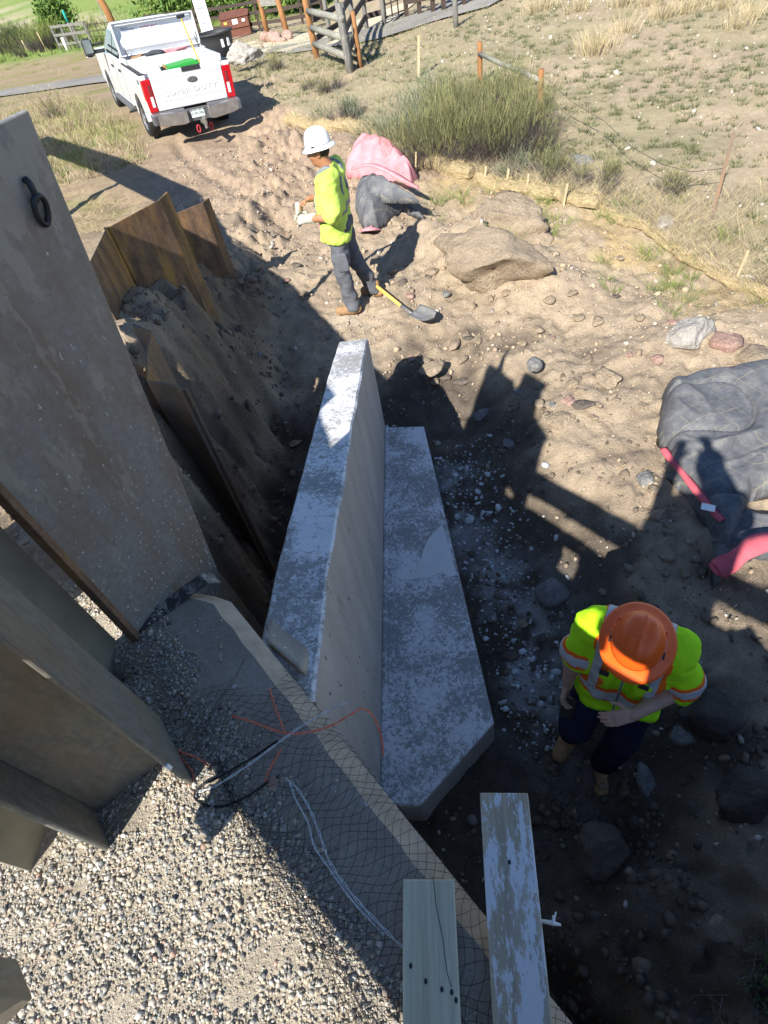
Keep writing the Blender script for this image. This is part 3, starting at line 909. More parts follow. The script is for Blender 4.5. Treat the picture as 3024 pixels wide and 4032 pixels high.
# ------------------------------------------------------------------ bridge rail, timber platform
def guard_rail():
    root = empty('bridge_guardrail', (-1.29, .45, 1.4)); off = Vector(root.location)
    a = Vector((-1.30, .46, 0)); d = Vector((.585, -.811, 0))
    L = 3.6
    for z0, z1, sa, sb in RAILS:
        mb = MB()
        n = Vector((d.y, -d.x, 0)); prof = []
        for k in range(9):
            prof.append((.025 * math.cos(k / 8 * math.pi * 4), z0 + (z1 - z0) * k / 8))
        V = []
        for s in (sa, sb):
            for u, z in prof: V.append(a + d * s + n * u + Vector((0, 0, z)) - off)
            for u, z in prof[::-1]: V.append(a + d * s + n * (u - .006) + Vector((0, 0, z)) - off)
        K = len(prof) * 2
        F = [(i, (i + 1) % K, K + (i + 1) % K, K + i) for i in range(K)]
        mb.add(V, F); mb.build('rail_beam', MT['galv'], root)
    for s in POSTS:
        mb = MB(); p = a + d * s + Vector((d.y, -d.x, 0)) * .3
        mb.box(p + Vector((0, 0, 2.1)) - off, (.11, .11, 1.75), rz=math.atan2(d.y, d.x)); mb.build('post', MT['galv'], root, bevel=.005)
    for s, z in ((.42, 2.85), (.5, 2.9), (1.35, 2.8)):
        mb = MB(); p = a + d * s + Vector((0, 0, z)) - off; mb.box(p, (.05, .05, .07)); mb.build('bolt_plate', MT['galv'], root)
    mb = MB(); mb.box(Vector((-1.04, .21, 2.45)) - off, (.1, .1, 1.2), rz=-.95); mb.build('spacer_post', MT['pile_grey'], root, bevel=.006)
    mb = MB(); q = [Vector((-1.35, .62, 0)), Vector((-1.27, -.22, 0)), Vector((-1.256, -.22, 0)), Vector((-1.336, .62, 0))]
    mb.hexa([p + Vector((0, 0, 3.0)) - off for p in q] + [p + Vector((0, 0, 3.8)) - off for p in q]); mb.build('shadow_panel', MT['galv'], root, bevel=.003)  # panel added out of view to fill a missing part of the big shadow
    mb = MB(); mb.bar(Vector((-1.30, .2, 2.9)) - off, Vector((-1.30, .2, 3.2)) - off, .05); mb.build('panel_bracket', MT['galv'], root)
    tag(root, 'galvanised guardrail of stacked steel beams at the bridge end', 'guardrail')
    root = empty('road_guardrail', (-1.4, .8, 1.4)); off = Vector(root.location)
    pts = [(-1.38, .62), (-2.5, 4.4), (-3.75, 8.2), (-5.6, 11.4), (-8.2, 15.2)]
    V, F = [], []
    zz = [2.25, 2.35, 2.44, 2.54, 2.64, 2.74, 2.84]; uu = [.0, .04, .0, .03, 0, .04, 0]
    for x, y in pts:
        for u, z in zip(uu, zz): V.append((x - u - off.x, y - off.y, z - off.z))
    for i in range(len(pts) - 1):
        for j in range(6): F.append((i * 7 + j, i * 7 + j + 1, i * 7 + j + 8, i * 7 + j + 7))
    mb = MB(); mb.add(V, F); o = mb.build('rail_beam', MT['galv'], root); m_ = o.modifiers.new('solid', 'SOLIDIFY'); m_.thickness = .006
    for (x, y), (x2, y2) in zip(pts[:-1], pts[1:]):
        for t in (.6,):
            px, py = x + (x2 - x) * t, y + (y2 - y) * t
            z0 = float(ground_h(px, py)) - .1
            mb = MB(); mb.box((px - .12 - off.x, py - off.y, (z0 + 2.75) / 2 - off.z), (.1, .15, 2.75 - z0)); mb.build('post', MT['galv'], root)
    tag(root, 'long galvanised guardrail along the road embankment', 'guardrail')
RAILS = [(2.0, 2.40, 0, 3.6), (2.385, 2.74, 0, .885), (2.385, 2.74, 1.02, 3.6), (2.60, 2.74, .88, 1.025), (2.87, 3.12, 0, 3.6)]  # gap in second beam added to let sun reach the painted plank
POSTS = [2.2, 3.4]
guard_rail()

def platform():
    root = empty('timber_platform', (.1, -.9, 1.5)); off = Vector(root.location)
    for k in range(5):
        mb = MB(); mb.box((.1 - off.x, -.38 - .235 * k - off.y, 1.70 - off.z), (1.3, .225, .045)); mb.build('plank', MT['plank_treated'], root, bevel=.004)
    for x in (-.35, .5):
        mb = MB(); mb.box((x - off.x, -.85 - off.y, 1.555 - off.z), (.09, 1.2, .24)); mb.build('joist', MT['plank_treated'], root)
    tag(root, 'small timber platform laid across the abutment behind the planks', 'platform')
platform()

# ------------------------------------------------------------------ loose planks
def plank(far_l, far_r, back, zt, mat, label, th=.038, nails=(), crack=None):
    fl, fr = Vector(far_l), Vector(far_r)
    d = Vector(back).normalized(); w = (fr - fl).length
    c = (fl + fr) / 2
    root = empty('plank', (c.x, c.y, zt - th)); L = 1.15
    root.rotation_euler = (0, 0, math.atan2(d.y, d.x) + math.pi / 2)
    mb = MB(); mb.box((0, -L / 2, th / 2), (w, L, th)); mb.build('board', mat, root, bevel=.004)
    if nails:
        for x, y in nails:
            mb = MB(); mb.lathe([(0.0, .0), (.0045, 0), (.0045, .001), (0, .0012)], 8, (x, y, th - .0003), 1, 1.5); mb.build('nail_hole', MT['black_steel'], root)
    if crack:
        mb = MB()
        for (x0, y0), (x1, y1) in zip(crack[:-1], crack[1:]): mb.bar((x0, y0, th - .0005), (x1, y1, th - .0005), .0018, .0018)
        mb.build('crack', MT['black_steel'], root)
    tag(root, label, 'plank'); return root
plank((-.177, .325, 0), (-.038, .300, 0), (-.19, -.98, 0), 1.479, MT['plank_treated'], 'clean pale green-tinted plank with a long crack and nail holes', nails=((.028, -.235), (.052, -.24), (.062, -.255), (-.05, -.19), (-.012, -.22), (-.03, -.34)), crack=[(.015, 0), (.02, -.06), (.034, -.13), (.042, -.2), (.052, -.23)])
pk2 = plank((.092, .500, 0), (.230, .471, 0), (-.215, -.977, 0), 1.472, MT['plank_painted'], 'old plank with flaking white paint jutting out over the hole', nails=((.0, -.18),))
def splinter():
    root = empty('wood_splinter', (0.166, 0.173, 1.400)); off = Vector(root.location)
    a, b, c = Vector((0.146, 0.181, 1.400)) - off, Vector((0.196, 0.162, 1.410)) - off, Vector((0.215, 0.154, 1.410)) - off
    mb = MB(); mb.tube([a, b, c], [.004, .006, .003], 5); mb.tube([b, b + Vector((.016, .022, .004))], [.004, .002], 5); mb.tube([b, b + Vector((.004, .014, .012))], [.004, .002], 5)
    mb.build('stick', MT['white_tag'], root)
    tag(root, 'short pale frayed stick poking out from under the painted plank', 'stick')
splinter()

# ------------------------------------------------------------------ net, twine and cords on the beam
def make_net():
    a0 = Vector((-.80, 1.61)); db = Vector((.508, -.861)); nl = Vector((-.861, -.508))
    S0, S1, U0, U1 = .52, 2.6, -.03, .46
    def surf(s, u):
        wob = float(vnoise(np.array([s * 7, u * 9, .3]), 5)); wob2 = float(vnoise(np.array([s * 3, u * 4, 2.3]), 6))
        s2 = s + .05 * wob2 + .018 * wob; u2 = u + .03 * wob2
        z = 1.442 + .006 * (1 + wob)
        if u2 < .065: z -= (.065 - u2) * .85
        if u2 < 0: z -= (-u2) * 1.6
        c = a0 + db * s2 + nl * max(u2, -.012)
        return (c.x + .0, c.y, z)
    mb = MB(); st = .034
    for fam in (-1, 1):
        k0 = S0 - .5
        while k0 < S1 + .5:
            pts = []
            lean = .52 + .25 * (k0 - S0)
            for j in range(20):
                u = U0 + (U1 - U0) * j / 19
                s = k0 + fam * (u - .2) * lean + .012 * math.sin(u * 40 + k0 * 20)
                lim = S0 + .10 * math.sin(u * 12) + .25 * max(0, .2 - u)
                if s < lim or s > S1:
                    if len(pts) > 1: mb.tube(pts, .0008, 3, cap=False)
                    pts = []; continue
                pts.append(surf(s, u))
            if len(pts) > 1: mb.tube(pts, .0008, 3, cap=False)
            k0 += st
    # gathered selvedge
    for q in range(9):
        pts = [surf(S0 + .1 + (S1 - S0) * t / 30, U1 - .09 * (1 - t / 30) - .012 * q * (t / 30) + .01 * math.sin(t + q)) for t in range(2, 30)]
        mb.tube(pts, .0008, 3, cap=False)
    for q in range(2):
        a = Vector(surf(S0 - .02, .10 + .012 * q)); pts = []
        for t in range(12):
            f = t / 11
            e = Vector((-.93 + .02 * q % 3 * .01, .66 + .004 * q, 1.43))
            p = a.lerp(e, f); p.z = 1.45 + .015 * math.sin(f * 5 + q) ; p.x += .012 * math.sin(f * 9 + q * 1.3); p.y += .01 * math.cos(f * 7 + q)
            pts.append(p)
        mb.tube(pts, .0008, 3, cap=False)
    o = mb.build('debris_net', MT['net'], fix=False)
    tag(o, 'black plastic netting draped over the dusty abutment beam', 'net')
make_net()

def cord(name, pts, r, mat, label, cat, group=None, n=5, twist=0.0):
    P = [Vector(p) for p in pts]
    out = []
    for i in range(len(P) - 1):
        p0, p1, p2, p3 = P[max(i - 1, 0)], P[i], P[i + 1], P[min(i + 2, len(P) - 1)]
        for k in range(6):
            t = k / 6
            out.append(.5 * ((2 * p1) + (p2 - p0) * t + (2 * p0 - 5 * p1 + 4 * p2 - p3) * t * t + (3 * p1 - p0 - 3 * p2 + p3) * t ** 3))
    out.append(P[-1])
    mb = MB()
    if twist > 0:
        for ph in (0, math.pi):
            q = [p + Vector((math.cos(i * .9 + ph), math.sin(i * .9 + ph), .3 * math.sin(i * .9 + ph))) * twist for i, p in enumerate(out)]
            mb.tube(q, r * .7, n)
    else:
        mb.tube(out, r, n)
    o = mb.build(name, mat, fix=False, smooth=True)
    tag(o, label, cat, group); return o
Z = 1.0
cord('twine', [(-1.160, 0.582, 1.415), (-1.096, 0.615, 1.420), (-1.000, 0.671, 1.420), (-0.923, 0.706, 1.425), (-0.837, 0.732, 1.430), (-0.817, 0.748, 1.435), (-0.821, 0.773, 1.440), (-0.846, 0.804, 1.440), (-0.867, 0.834, 1.440), (-0.867, 0.853, 1.450)], .0032, MT['twine'], 'orange twine tied round the foot of the grey H-pile and trailing over gravel', 'twine', twist=.002)
cord('twine', [(-0.869, 0.846, 1.440), (-0.830, 0.825, 1.450), (-0.795, 0.804, 1.445), (-0.756, 0.771, 1.440)], .0032, MT['twine'], 'short loose orange twine end beside the grey H-pile', 'twine', twist=.002)
cord('twine', [(-0.683, 0.929, 1.450), (-0.613, 0.889, 1.460), (-0.549, 0.851, 1.460), (-0.492, 0.818, 1.465), (-0.420, 0.800, 1.470), (-0.331, 0.800, 1.480), (-0.262, 0.812, 1.500), (-0.221, 0.825, 1.500), (-0.194, 0.813, 1.480), (-0.183, 0.794, 1.420), (-0.183, 0.763, 1.350), (-0.192, 0.731, 1.300)], .003, MT['twine'], 'long faded orange twine lying across the net and over the beam edge', 'twine', twist=.002)
cord('twine', [(-0.542, 0.996, 1.450), (-0.526, 0.932, 1.460), (-0.510, 0.878, 1.460), (-0.492, 0.818, 1.465)], .003, MT['twine'], 'orange twine tail knotted to the long twine on the net', 'twine', twist=.002)
cord('twine', [(-0.510, 0.773, 1.450), (-0.535, 0.736, 1.455), (-0.555, 0.706, 1.455), (-0.570, 0.679, 1.450)], .003, MT['twine'], 'faded orange twine scrap next to the red stone on the net', 'twine', twist=.002)
cord('cord', [(-0.804, 0.703, 1.430), (-0.727, 0.705, 1.450), (-0.611, 0.740, 1.470), (-0.515, 0.785, 1.475), (-0.432, 0.820, 1.480), (-0.348, 0.844, 1.490), (-0.259, 0.856, 1.510)], .0024, MT['cord_white'], 'grey and black cord running from the H-pile across the beam', 'cord', twist=.0026)
cord('cord', [(-0.504, 0.679, 1.450), (-0.467, 0.641, 1.455), (-0.430, 0.571, 1.455), (-0.405, 0.494, 1.455), (-0.382, 0.415, 1.455), (-0.334, 0.332, 1.450), (-0.273, 0.254, 1.450), (-0.213, 0.185, 1.450), (-0.117, 0.092, 1.450)], .0022, MT['cord_white'], 'white cord winding from the red stone along the beam to the planks', 'cord', twist=.003)
cord('cord', [(-0.489, 0.661, 1.450), (-0.469, 0.600, 1.455), (-0.438, 0.533, 1.455), (-0.422, 0.460, 1.455), (-0.381, 0.392, 1.450), (-0.330, 0.309, 1.450), (-0.254, 0.215, 1.445)], .0022, MT['cord_white'], 'thinner white cord lying beside the thick one on the beam', 'cord', twist=.002)
cord('cord', [(-0.516, 0.795, 1.470), (-0.611, 0.755, 1.470), (-0.723, 0.723, 1.460), (-0.789, 0.711, 1.450), (-0.807, 0.686, 1.440), (-0.775, 0.657, 1.440), (-0.713, 0.638, 1.440), (-0.634, 0.647, 1.450), (-0.554, 0.675, 1.460), (-0.521, 0.679, 1.470)], .004, MT['net'], 'black cord looped on the gravel beside the H-pile', 'cord')

# ------------------------------------------------------------------ stones
def ico(sub):
    import bmesh
    b = bmesh.new(); bmesh.ops.create_icosphere(b, subdivisions=sub, radius=1.0)
    V = np.array([v.co[:] for v in b.verts]); F = np.array([[v.index for v in f.verts] for f in b.faces]); b.free()
    return V, F
ICO1, ICO2, ICO3, ICO4 = ico(1), ico(2), ico(3), ico(4)

def stone_shape(seed, base=ICO3, cuts=9, rough=.1, lump=.16):
    r = np.random.default_rng(seed)
    V = base[0].copy()
    for k in range(cuts):
        n = r.normal(size=3); n /= np.linalg.norm(n); d = r.uniform(.5, .88)
        t = V @ n; over = t > d
        V[over] -= np.outer(t[over] - d, n) * .93
    V = V * (1 + lump * vnoise(V * 1.3 + seed, seed)[:, None] + rough * fbm(V * 3.5 + seed * 1.7, 3, seed)[:, None])
    return V

def stone(name, loc, size, seed, mat, label, cat='rock', group=None, rot=(0, 0, 0), base=ICO3, cuts=9, sink=.25, smooth=False, rough=.1):
    V = stone_shape(seed, base, cuts, rough) * np.array(size) / 2
    M_ = np.array(Matrix.Rotation(rot[2], 3, 'Z') @ Matrix.Rotation(rot[1], 3, 'Y') @ Matrix.Rotation(rot[0], 3, 'X'))
    V = V @ M_.T
    z = loc[2] if len(loc) > 2 and loc[2] is not None else float(ground_h(loc[0], loc[1]))
    o = mesh_np(name, V, base[1], mat, smooth=smooth)
    o.location = (loc[0], loc[1], z + (-V[:, 2].min()) * (1 - 2 * sink))
    tag(o, label, cat, group)
    return o

tanm, whm, gym, pkm, brm = MT['rock_tan'], MT['rock_white'], MT['rock_grey'], MT['rock_pink'], MT['rock_brown']
# individual big ones
stone('boulder', (1.86, 6.25, .10), (1.2, 1.95, .8), 13, tanm, 'long dust-covered boulder on the spoil ridge behind the shovel', 'boulder', rot=(.0, .25, .5), base=ICO4, cuts=18, sink=.42, rough=.17)
stone('boulder', (2.2, 6.95, .1), (.7, 1.5, .6), 19, tanm, 'pale cracked boulder slab at the upper end of the spoil ridge', 'boulder', rot=(.1, -.2, .9), base=ICO4, cuts=18, sink=.4, rough=.17)
stone('boulder', (3.086, 4.236, 0.000), (.52, .42, .34), 23, whm, 'rough white boulder at the edge of the straw-littered strip', 'boulder', rot=(.2, 0, .5), base=ICO4, sink=.3)
stone('boulder', (3.319, 4.004, 0.000), (.34, .3, .22), 29, pkm, 'pinkish boulder next to the rough white one', 'boulder', rot=(.2, 0, .9), sink=.35)
stone('boulder', (3.449, 3.815, -0.000), (.4, .36, .12), 31, tanm, 'flat tan slab half buried beside the pinkish boulder', 'boulder', sink=.35)
stone('boulder', (-1.190, 6.938, -0.250), (.34, .26, .2), 37, gym, 'smooth grey boulder in the shade at the foot of the dirt bank', 'boulder', rot=(0, 0, .3), sink=.25, smooth=True, cuts=3, rough=.03)
stone('boulder', (-0.324, 5.857, -0.320), (.36, .26, .24), 41, gym, 'dark angular boulder in the hole beyond the wall end', 'boulder', rot=(.2, .3, .3))
stone('boulder', (0.699, 0.553, -0.380), (.36, .3, .3), 43, MT['rock_brown'], 'pointed brown boulder sticking out of the near slope of the hole', 'boulder', rot=(.1, .3, .4), sink=.3, base=ICO4, cuts=14)
stone('boulder', (1.619, 1.086, -0.250), (.46, .34, .28), 47, MT['rock_dark'], 'wide dark boulder behind the worker in the orange hard hat', 'boulder', rot=(.1, .1, -.3), sink=.36, base=ICO4, cuts=14)
stone('boulder', (1.089, 2.237, -0.500), (.26, .22, .2), 53, gym, 'cement-dusted round boulder beside the footing', 'boulder', rot=(0, 0, .3), smooth=True, cuts=4)
stone('boulder', (1.551, 0.575, -0.150), (.42, .36, .3), 59, MT['rock_dark'], 'dark boulder high on the near slope of the hole', 'boulder', sink=.4, base=ICO4, cuts=14)
stone('boulder', (-1.061, 21.696, -0.000), (1.1, .8, .55), 61, whm, 'chalky white boulder lying next to the black tub', 'boulder', rot=(0, 0, .3), sink=.3, base=ICO4, cuts=16, rough=.2)
stone('boulder', (3.948, 6.357, 0.000), (.42, .3, .16), 67, whm, 'white flat boulder in the dry weeds above the straw roll', 'boulder', sink=.25)
stone('boulder', (3.859, 8.557, 0.000), (.55, .3, .2), 71, gym, 'grey lichen-flecked rock slab leaning in the brush', 'boulder', rot=(.1, .4, -.6), sink=.2)
stone('stone', (2.220, 3.956, 0.000), (.24, .34, .1), 73, tanm, 'tapered flat sandstone slab lying alone on the sunlit dirt', 'stone', rot=(0, 0, .15), sink=.25)
stone('stone', (1.648, 3.583, -0.050), (.26, .22, .12), 79, tanm, 'rounded tan cobble at the edge of the big saw-tooth shadow', 'stone', rot=(0, 0, -.3), smooth=True, cuts=4, sink=.25)
stone('stone', (1.676, 4.387, -0.030), (.17, .17, .12), 83, gym, 'round bluish-grey cobble on the sunlit dirt', 'stone', smooth=True, cuts=3, sink=.25)
stone('stone', (1.812, 2.142, -0.120), (.15, .2, .13), 89, tanm, 'angular stone in the shade left of the red blanket hem', 'stone', sink=.2)
stone('stone', (1.913, 2.421, -0.100), (.16, .14, .13), 97, tanm, 'squarish stone in the shade below the white tag', 'stone', sink=.2)
stone('stone', (1.965, 2.767, -0.050), (.14, .17, .1), 101, gym, 'grey stone inside the shadow of the photographer', 'stone', sink=.2)
stone('stone', (2.160, 2.713, 0.000), (.13, .1, .07), 103, gym, 'flat grey stone tucked against the red blanket hem', 'stone', sink=.2)
stone('stone', (-0.538, 0.666, 1.450), (.045, .05, .03), 107, pkm, 'small reddish stone weighing down the black net', 'stone', sink=.05, base=ICO2)
stone('stone', (1.406, 1.028, -0.300), (.15, .13, .1), 109, gym, 'wedge-shaped pale stone by the elbow of the orange-hatted worker', 'stone', sink=.2)
stone('stone', (1.162, 0.877, -0.500), (.12, .2, .08), 113, gym, 'thin stone standing in the loose soil behind the boot', 'stone', rot=(.3, .4, 0), sink=.2)
stone('stone', (1.203, 0.314, -0.050), (.05, .08, .03), 127, whm, 'bright white chip on the dark near slope', 'stone', base=ICO2)
stone('stone', (0.791, 4.804, -0.100), (.3, .2, .12), 131, tanm, 'pile of broken rock at the shadow edge past the wall', 'stone', rot=(0, 0, .4))

# medium stones, look-alikes strewn over the floor of the dig
def cobbles():
    r = np.random.default_rng(5)
    spots = [(715,430),(690,463),(560,585),(640,575),(600,500),(560,470),(850,590),(900,600),(925,598),(870,615),(885,640),(965,640),(935,590),(760,790),(980,745),(1010,735),(1035,740),(1140,690),(1160,720),(1185,655),(1195,735),(1250,690),(1290,700),(1235,640),(1330,640),(1380,690),(1340,560),(1215,820),(1235,835),(1255,850),(1180,900),(1195,875),(1165,880),(1260,880),(1290,880),(1230,870),(1280,905),(1185,935),(905,770),(920,785),(890,775),(960,815),(940,825),(1000,830),(1120,850),(580,1015),(620,840),(560,770),(590,930),(640,960),(1060,1050),(1090,1060),(1100,960),(1040,900),(1150,1000),(1230,1120),(1310,1100),(1340,1080),(1360,1230),(1300,1280),(1480,1240),(1500,1210),(1440,1240),(1580,960-700),(1345,1010),(1380,1075),(1410,1060),(1510,1095),(1130,1350),(1170,1380),(1060,1330),(1100,1420),(1150,1440),(1085,1290),(1020,1200),(1030,1130),(1210,1450),(1190,1340),(1340,1820),(1400,1900),(1500,1750),(1240,1760),(1350,1700),(1590,1560),(1450,1850),(1230,1990),(1550,2000),(1330,870),(1390,880),(1420,780),(1360,770),(1270,780),(1130,745),(1075,700),(1060,650),(1095,640),(1000,780),(1450,700),(1410,650),(520,610),(480,560),(620,610),(655,640),(570,660)]
    names = {'t': (tanm, 'tan'), 'p': (pkm, 'reddish'), 'g': (gym, 'grey'), 'b': (brm, 'brown')}
    for k, (x, y) in enumerate(spots):
        p = PIX(x, y)
        if p is None: continue
        s = r.uniform(.05, .12) * (1.35 if y < 1000 else .85)
        key = 'tttttgpb'[r.integers(0, 8)] if p[2] > -.2 else 'gbbt'[r.integers(0, 4)]
        X, Y = p[0], p[1]
        if Y < 1.0 and X > .3: zone = 'on the dark near slope of the hole'
        elif p[2] < -.2 and X > .4: zone = 'on the shaded floor right of the footing'
        elif X < -.3 and Y < 7.2: zone = 'at the shaded foot of the dirt bank'
        elif X < .1: zone = 'on the trampled dirt between the piles and the standing worker'
        elif Y > 5.3: zone = 'on the spoil ridge beyond the shovel'
        elif X > 2.0: zone = 'on the sunlit dirt near the crumpled blanket'
        else: zone = 'on the sunlit dirt along the saw-tooth shadow'
        big = 'flat' if r.uniform() < .5 else 'chunky'
        stone('stone', (p[0], p[1]), (s * r.uniform(.9, 1.6), s * r.uniform(.8, 1.2), s * (r.uniform(.3, .45) if big == 'flat' else r.uniform(.55, .8))), 200 + k, names[key][0],
              f'{big} {names[key][1]} stone lying loose {zone}', 'stone', 'loose stones strewn over the dig', rot=(0, 0, r.uniform(0, 6)), base=ICO2, sink=.27, cuts=12)

def PIX(x, y):
    """point of the ground under a line of sight"""
    v = right * ((x - 829.5) / 1250) - upv * ((y - 1106) / 1250) + fwd
    v.normalize()
    ts = np.concatenate([np.linspace(.8, 30, 1100), np.linspace(30.1, 260, 1400)]); P = np.array([0, 0, CZ]) + ts[:, None] * np.array(v)
    below = P[:, 2] < ground_h(P[:, 0], P[:, 1])
    if not below.any(): return None
    i = int(np.argmax(below)); return P[i]
cobbles()

def scatter_mesh(name, P, S, cols, shapes, mat, label, yaw=True, seed=1, parent=None):
    """many small stones joined into one mesh; P centres, S sizes (n,3), cols (n,3)"""
    r = np.random.default_rng(seed)
    n = len(P)
    Vs, Fs, Cs, off = [], [], [], 0
    nv = len(shapes[0][0])
    which = r.integers(0, len(shapes), n)
    for k, (SV, SF) in enumerate(shapes):
        idx = np.where(which == k)[0]
        if not len(idx): continue
        q = r.normal(size=(len(idx), 4)); q /= np.linalg.norm(q, axis=1)[:, None]
        q[:, 1:3] *= .45; q /= np.linalg.norm(q, axis=1)[:, None]
        w, x, y, z = q.T
        Rm = np.stack([np.stack([1 - 2 * (y * y + z * z), 2 * (x * y - z * w), 2 * (x * z + y * w)], -1), np.stack([2 * (x * y + z * w), 1 - 2 * (x * x + z * z), 2 * (y * z - x * w)], -1), np.stack([2 * (x * z - y * w), 2 * (y * z + x * w), 1 - 2 * (x * x + y * y)], -1)], 1)
        V = SV[None] * S[idx][:, None, :]
        V = np.einsum('nij,nvj->nvi', Rm, V) + P[idx][:, None, :]
        F = SF[None] + (np.arange(len(idx)) * len(SV))[:, None, None] + off
        Vs.append(V.reshape(-1, 3)); Fs.append(F.reshape(-1, 3)); Cs.append(np.repeat(cols[idx], len(SV), 0)); off += len(idx) * len(SV)
    o = mesh_np(name, np.concatenate(Vs), np.concatenate(Fs), mat, colors=np.concatenate(Cs), parent=parent)
    return tag(o, label, kind='stuff')

SH20 = [(stone_shape(300 + k, ico(1), 3, .0, .25), ICO1[1]) for k in range(8)]
def gravel():
    r = np.random.default_rng(3)
    n = 72000
    x = r.uniform(-1.75, .25, n); y = r.uniform(-.35, 1.72, n)
    edge = beam_x(np.clip(y, -6, 1.62)) - .33 + .09 * fbm2(x, y, 6, 3, 4)
    ok = (x < edge)
    # thinner spots where sand shows
    sandy = fbm2(x, y, 3.0, 3, 77)
    ok &= r.uniform(size=n) < np.where(sandy > .35, .35, 1.0)
    x, y, sandy = x[ok], y[ok], sandy[ok]
    s = np.clip(r.lognormal(math.log(.0044), .45, len(x)), .0028, .0115) * np.where(sandy > .35, .6, 1.0)
    z = np.where(x > beam_x(np.clip(y, -6, 1.62)) - .47, 1.432, ground_h(x, y)) + s * .12 + np.where(r.uniform(size=len(x)) < .2, s * .5, 0)
    # spill on the beam top
    m = 1500
    t = r.uniform(.05, 3.0, m); u = .36 - np.abs(r.normal(0, .12, m))
    bx = -.80 + .508 * t - .861 * u; by = 1.61 - .861 * t - .508 * u
    keep = (u > .06) & (fbm2(bx, by, 4, 3, 91) > -.25)
    bx, by = bx[keep], by[keep]; bs = np.clip(r.lognormal(math.log(.004), .45, len(bx)), .002, .010)
    P = np.concatenate([np.stack([x, y, z], -1), np.stack([bx, by, 1.433 + bs * .35], -1)])
    s = np.concatenate([s, bs])
    S = s[:, None] * r.uniform(.65, 1.3, (len(s), 3)); S[:, 2] *= .6
    pal = np.array([(.56, .53, .47), (.48, .44, .36), (.36, .34, .3), (.22, .22, .21), (.12, .12, .12), (.44, .37, .28), (.48, .41, .3), (.3, .32, .29), (.42, .28, .21)])
    pr = np.array([.16, .26, .16, .09, .035, .16, .11, .03, .02]); pr /= pr.sum()
    c = pal[r.choice(len(pal), len(s), p=pr)] * r.uniform(.8, 1.15, (len(s), 1))
    scatter_mesh('gravel', P, S, c, SH20, MT['pebble'], 'loose multicoloured gravel spread around the steel piles')
gravel()

def pebbles():
    r = np.random.default_rng(12)
    n = 17000
    x = r.uniform(-2.4, 4.4, n); y = r.uniform(.2, 13.5, n)
    wx = np.interp(y, [4.2, 5.0, 5.5, 7.0, 8.5, 9.5, 11.9, 14.3], [4.7, 4.1, 3.85, 3.45, 2.65, 1.95, 1.3, -.1])
    ok = (x < wx) & (x > np.where(y < 1.6, beam_x(y) + .1, -2.4)) & ~((x > -.5) & (x < .6) & (y < 4.4) & (y > 1) & (x < .55)) & (r.uniform(size=n) < np.clip(.5 + fbm2(x, y, 1.2, 3, 15), .12, 1))
    x, y = x[ok], y[ok]
    s = np.clip(r.lognormal(math.log(.0085), .6, len(x)), .003, .04)
    z = ground_h(x, y)
    pal = np.array([(.42, .335, .235), (.38, .3, .21), (.45, .36, .26), (.56, .5, .42), (.36, .27, .19), (.4, .3, .22), (.36, .32, .27)])
    c = pal[r.integers(0, len(pal), len(x))] * r.uniform(.75, 1.1, (len(x), 1))
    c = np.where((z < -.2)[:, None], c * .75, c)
    S = s[:, None] * r.uniform(.6, 1.4, (len(s), 3)); S[:, 2] *= .7
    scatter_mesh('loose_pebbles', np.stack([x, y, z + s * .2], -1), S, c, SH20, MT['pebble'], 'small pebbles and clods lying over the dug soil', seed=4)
    # white cement crumbs beside the footing
    n = 1100
    x = r.normal(.78, .2, n); y = r.uniform(1.2, 4.0, n); ok = x > .45 + .03 * r.normal(size=n)
    x, y = x[ok], y[ok]; s = np.clip(r.lognormal(math.log(.009), .6, len(x)), .003, .045)
    c = np.ones((len(x), 3)) * r.uniform(.35, .72, (len(x), 1)) * np.array([.97, 1, 1.02])
    S = s[:, None] * r.uniform(.6, 1.4, (len(s), 3)); S[:, 2] *= .5
    scatter_mesh('cement_crumbs', np.stack([x, y, ground_h(x, y) + s * .2], -1), S, c, SH20, MT['pebble'], 'white cement crumbs spilled along the footing', seed=6)
    # white field stones in the pasture
    n = 2600
    x = r.uniform(2, 16, n); y = r.uniform(5, 26, n)
    wx = np.interp(y, [4.2, 5.0, 5.5, 7.0, 8.5, 9.5, 11.9, 14.3, 20], [4.7, 4.1, 3.85, 3.45, 2.65, 1.95, 1.3, -.1, -1.5])
    ok = x > wx + .3; x, y = x[ok], y[ok]
    s = np.clip(r.lognormal(math.log(.014), .6, len(x)), .006, .06)
    c = np.ones((len(x), 3)) * r.uniform(.4, .62, (len(x), 1)) * np.array([1, .9, .77])
    S = s[:, None] * r.uniform(.7, 1.4, (len(s), 3)); S[:, 2] *= .6
    scatter_mesh('field_stones', np.stack([x, y, ground_h(x, y) + s * .2], -1), S, c, SH20, MT['pebble'], 'small pale stones scattered through the dry pasture', seed=8)
pebbles()

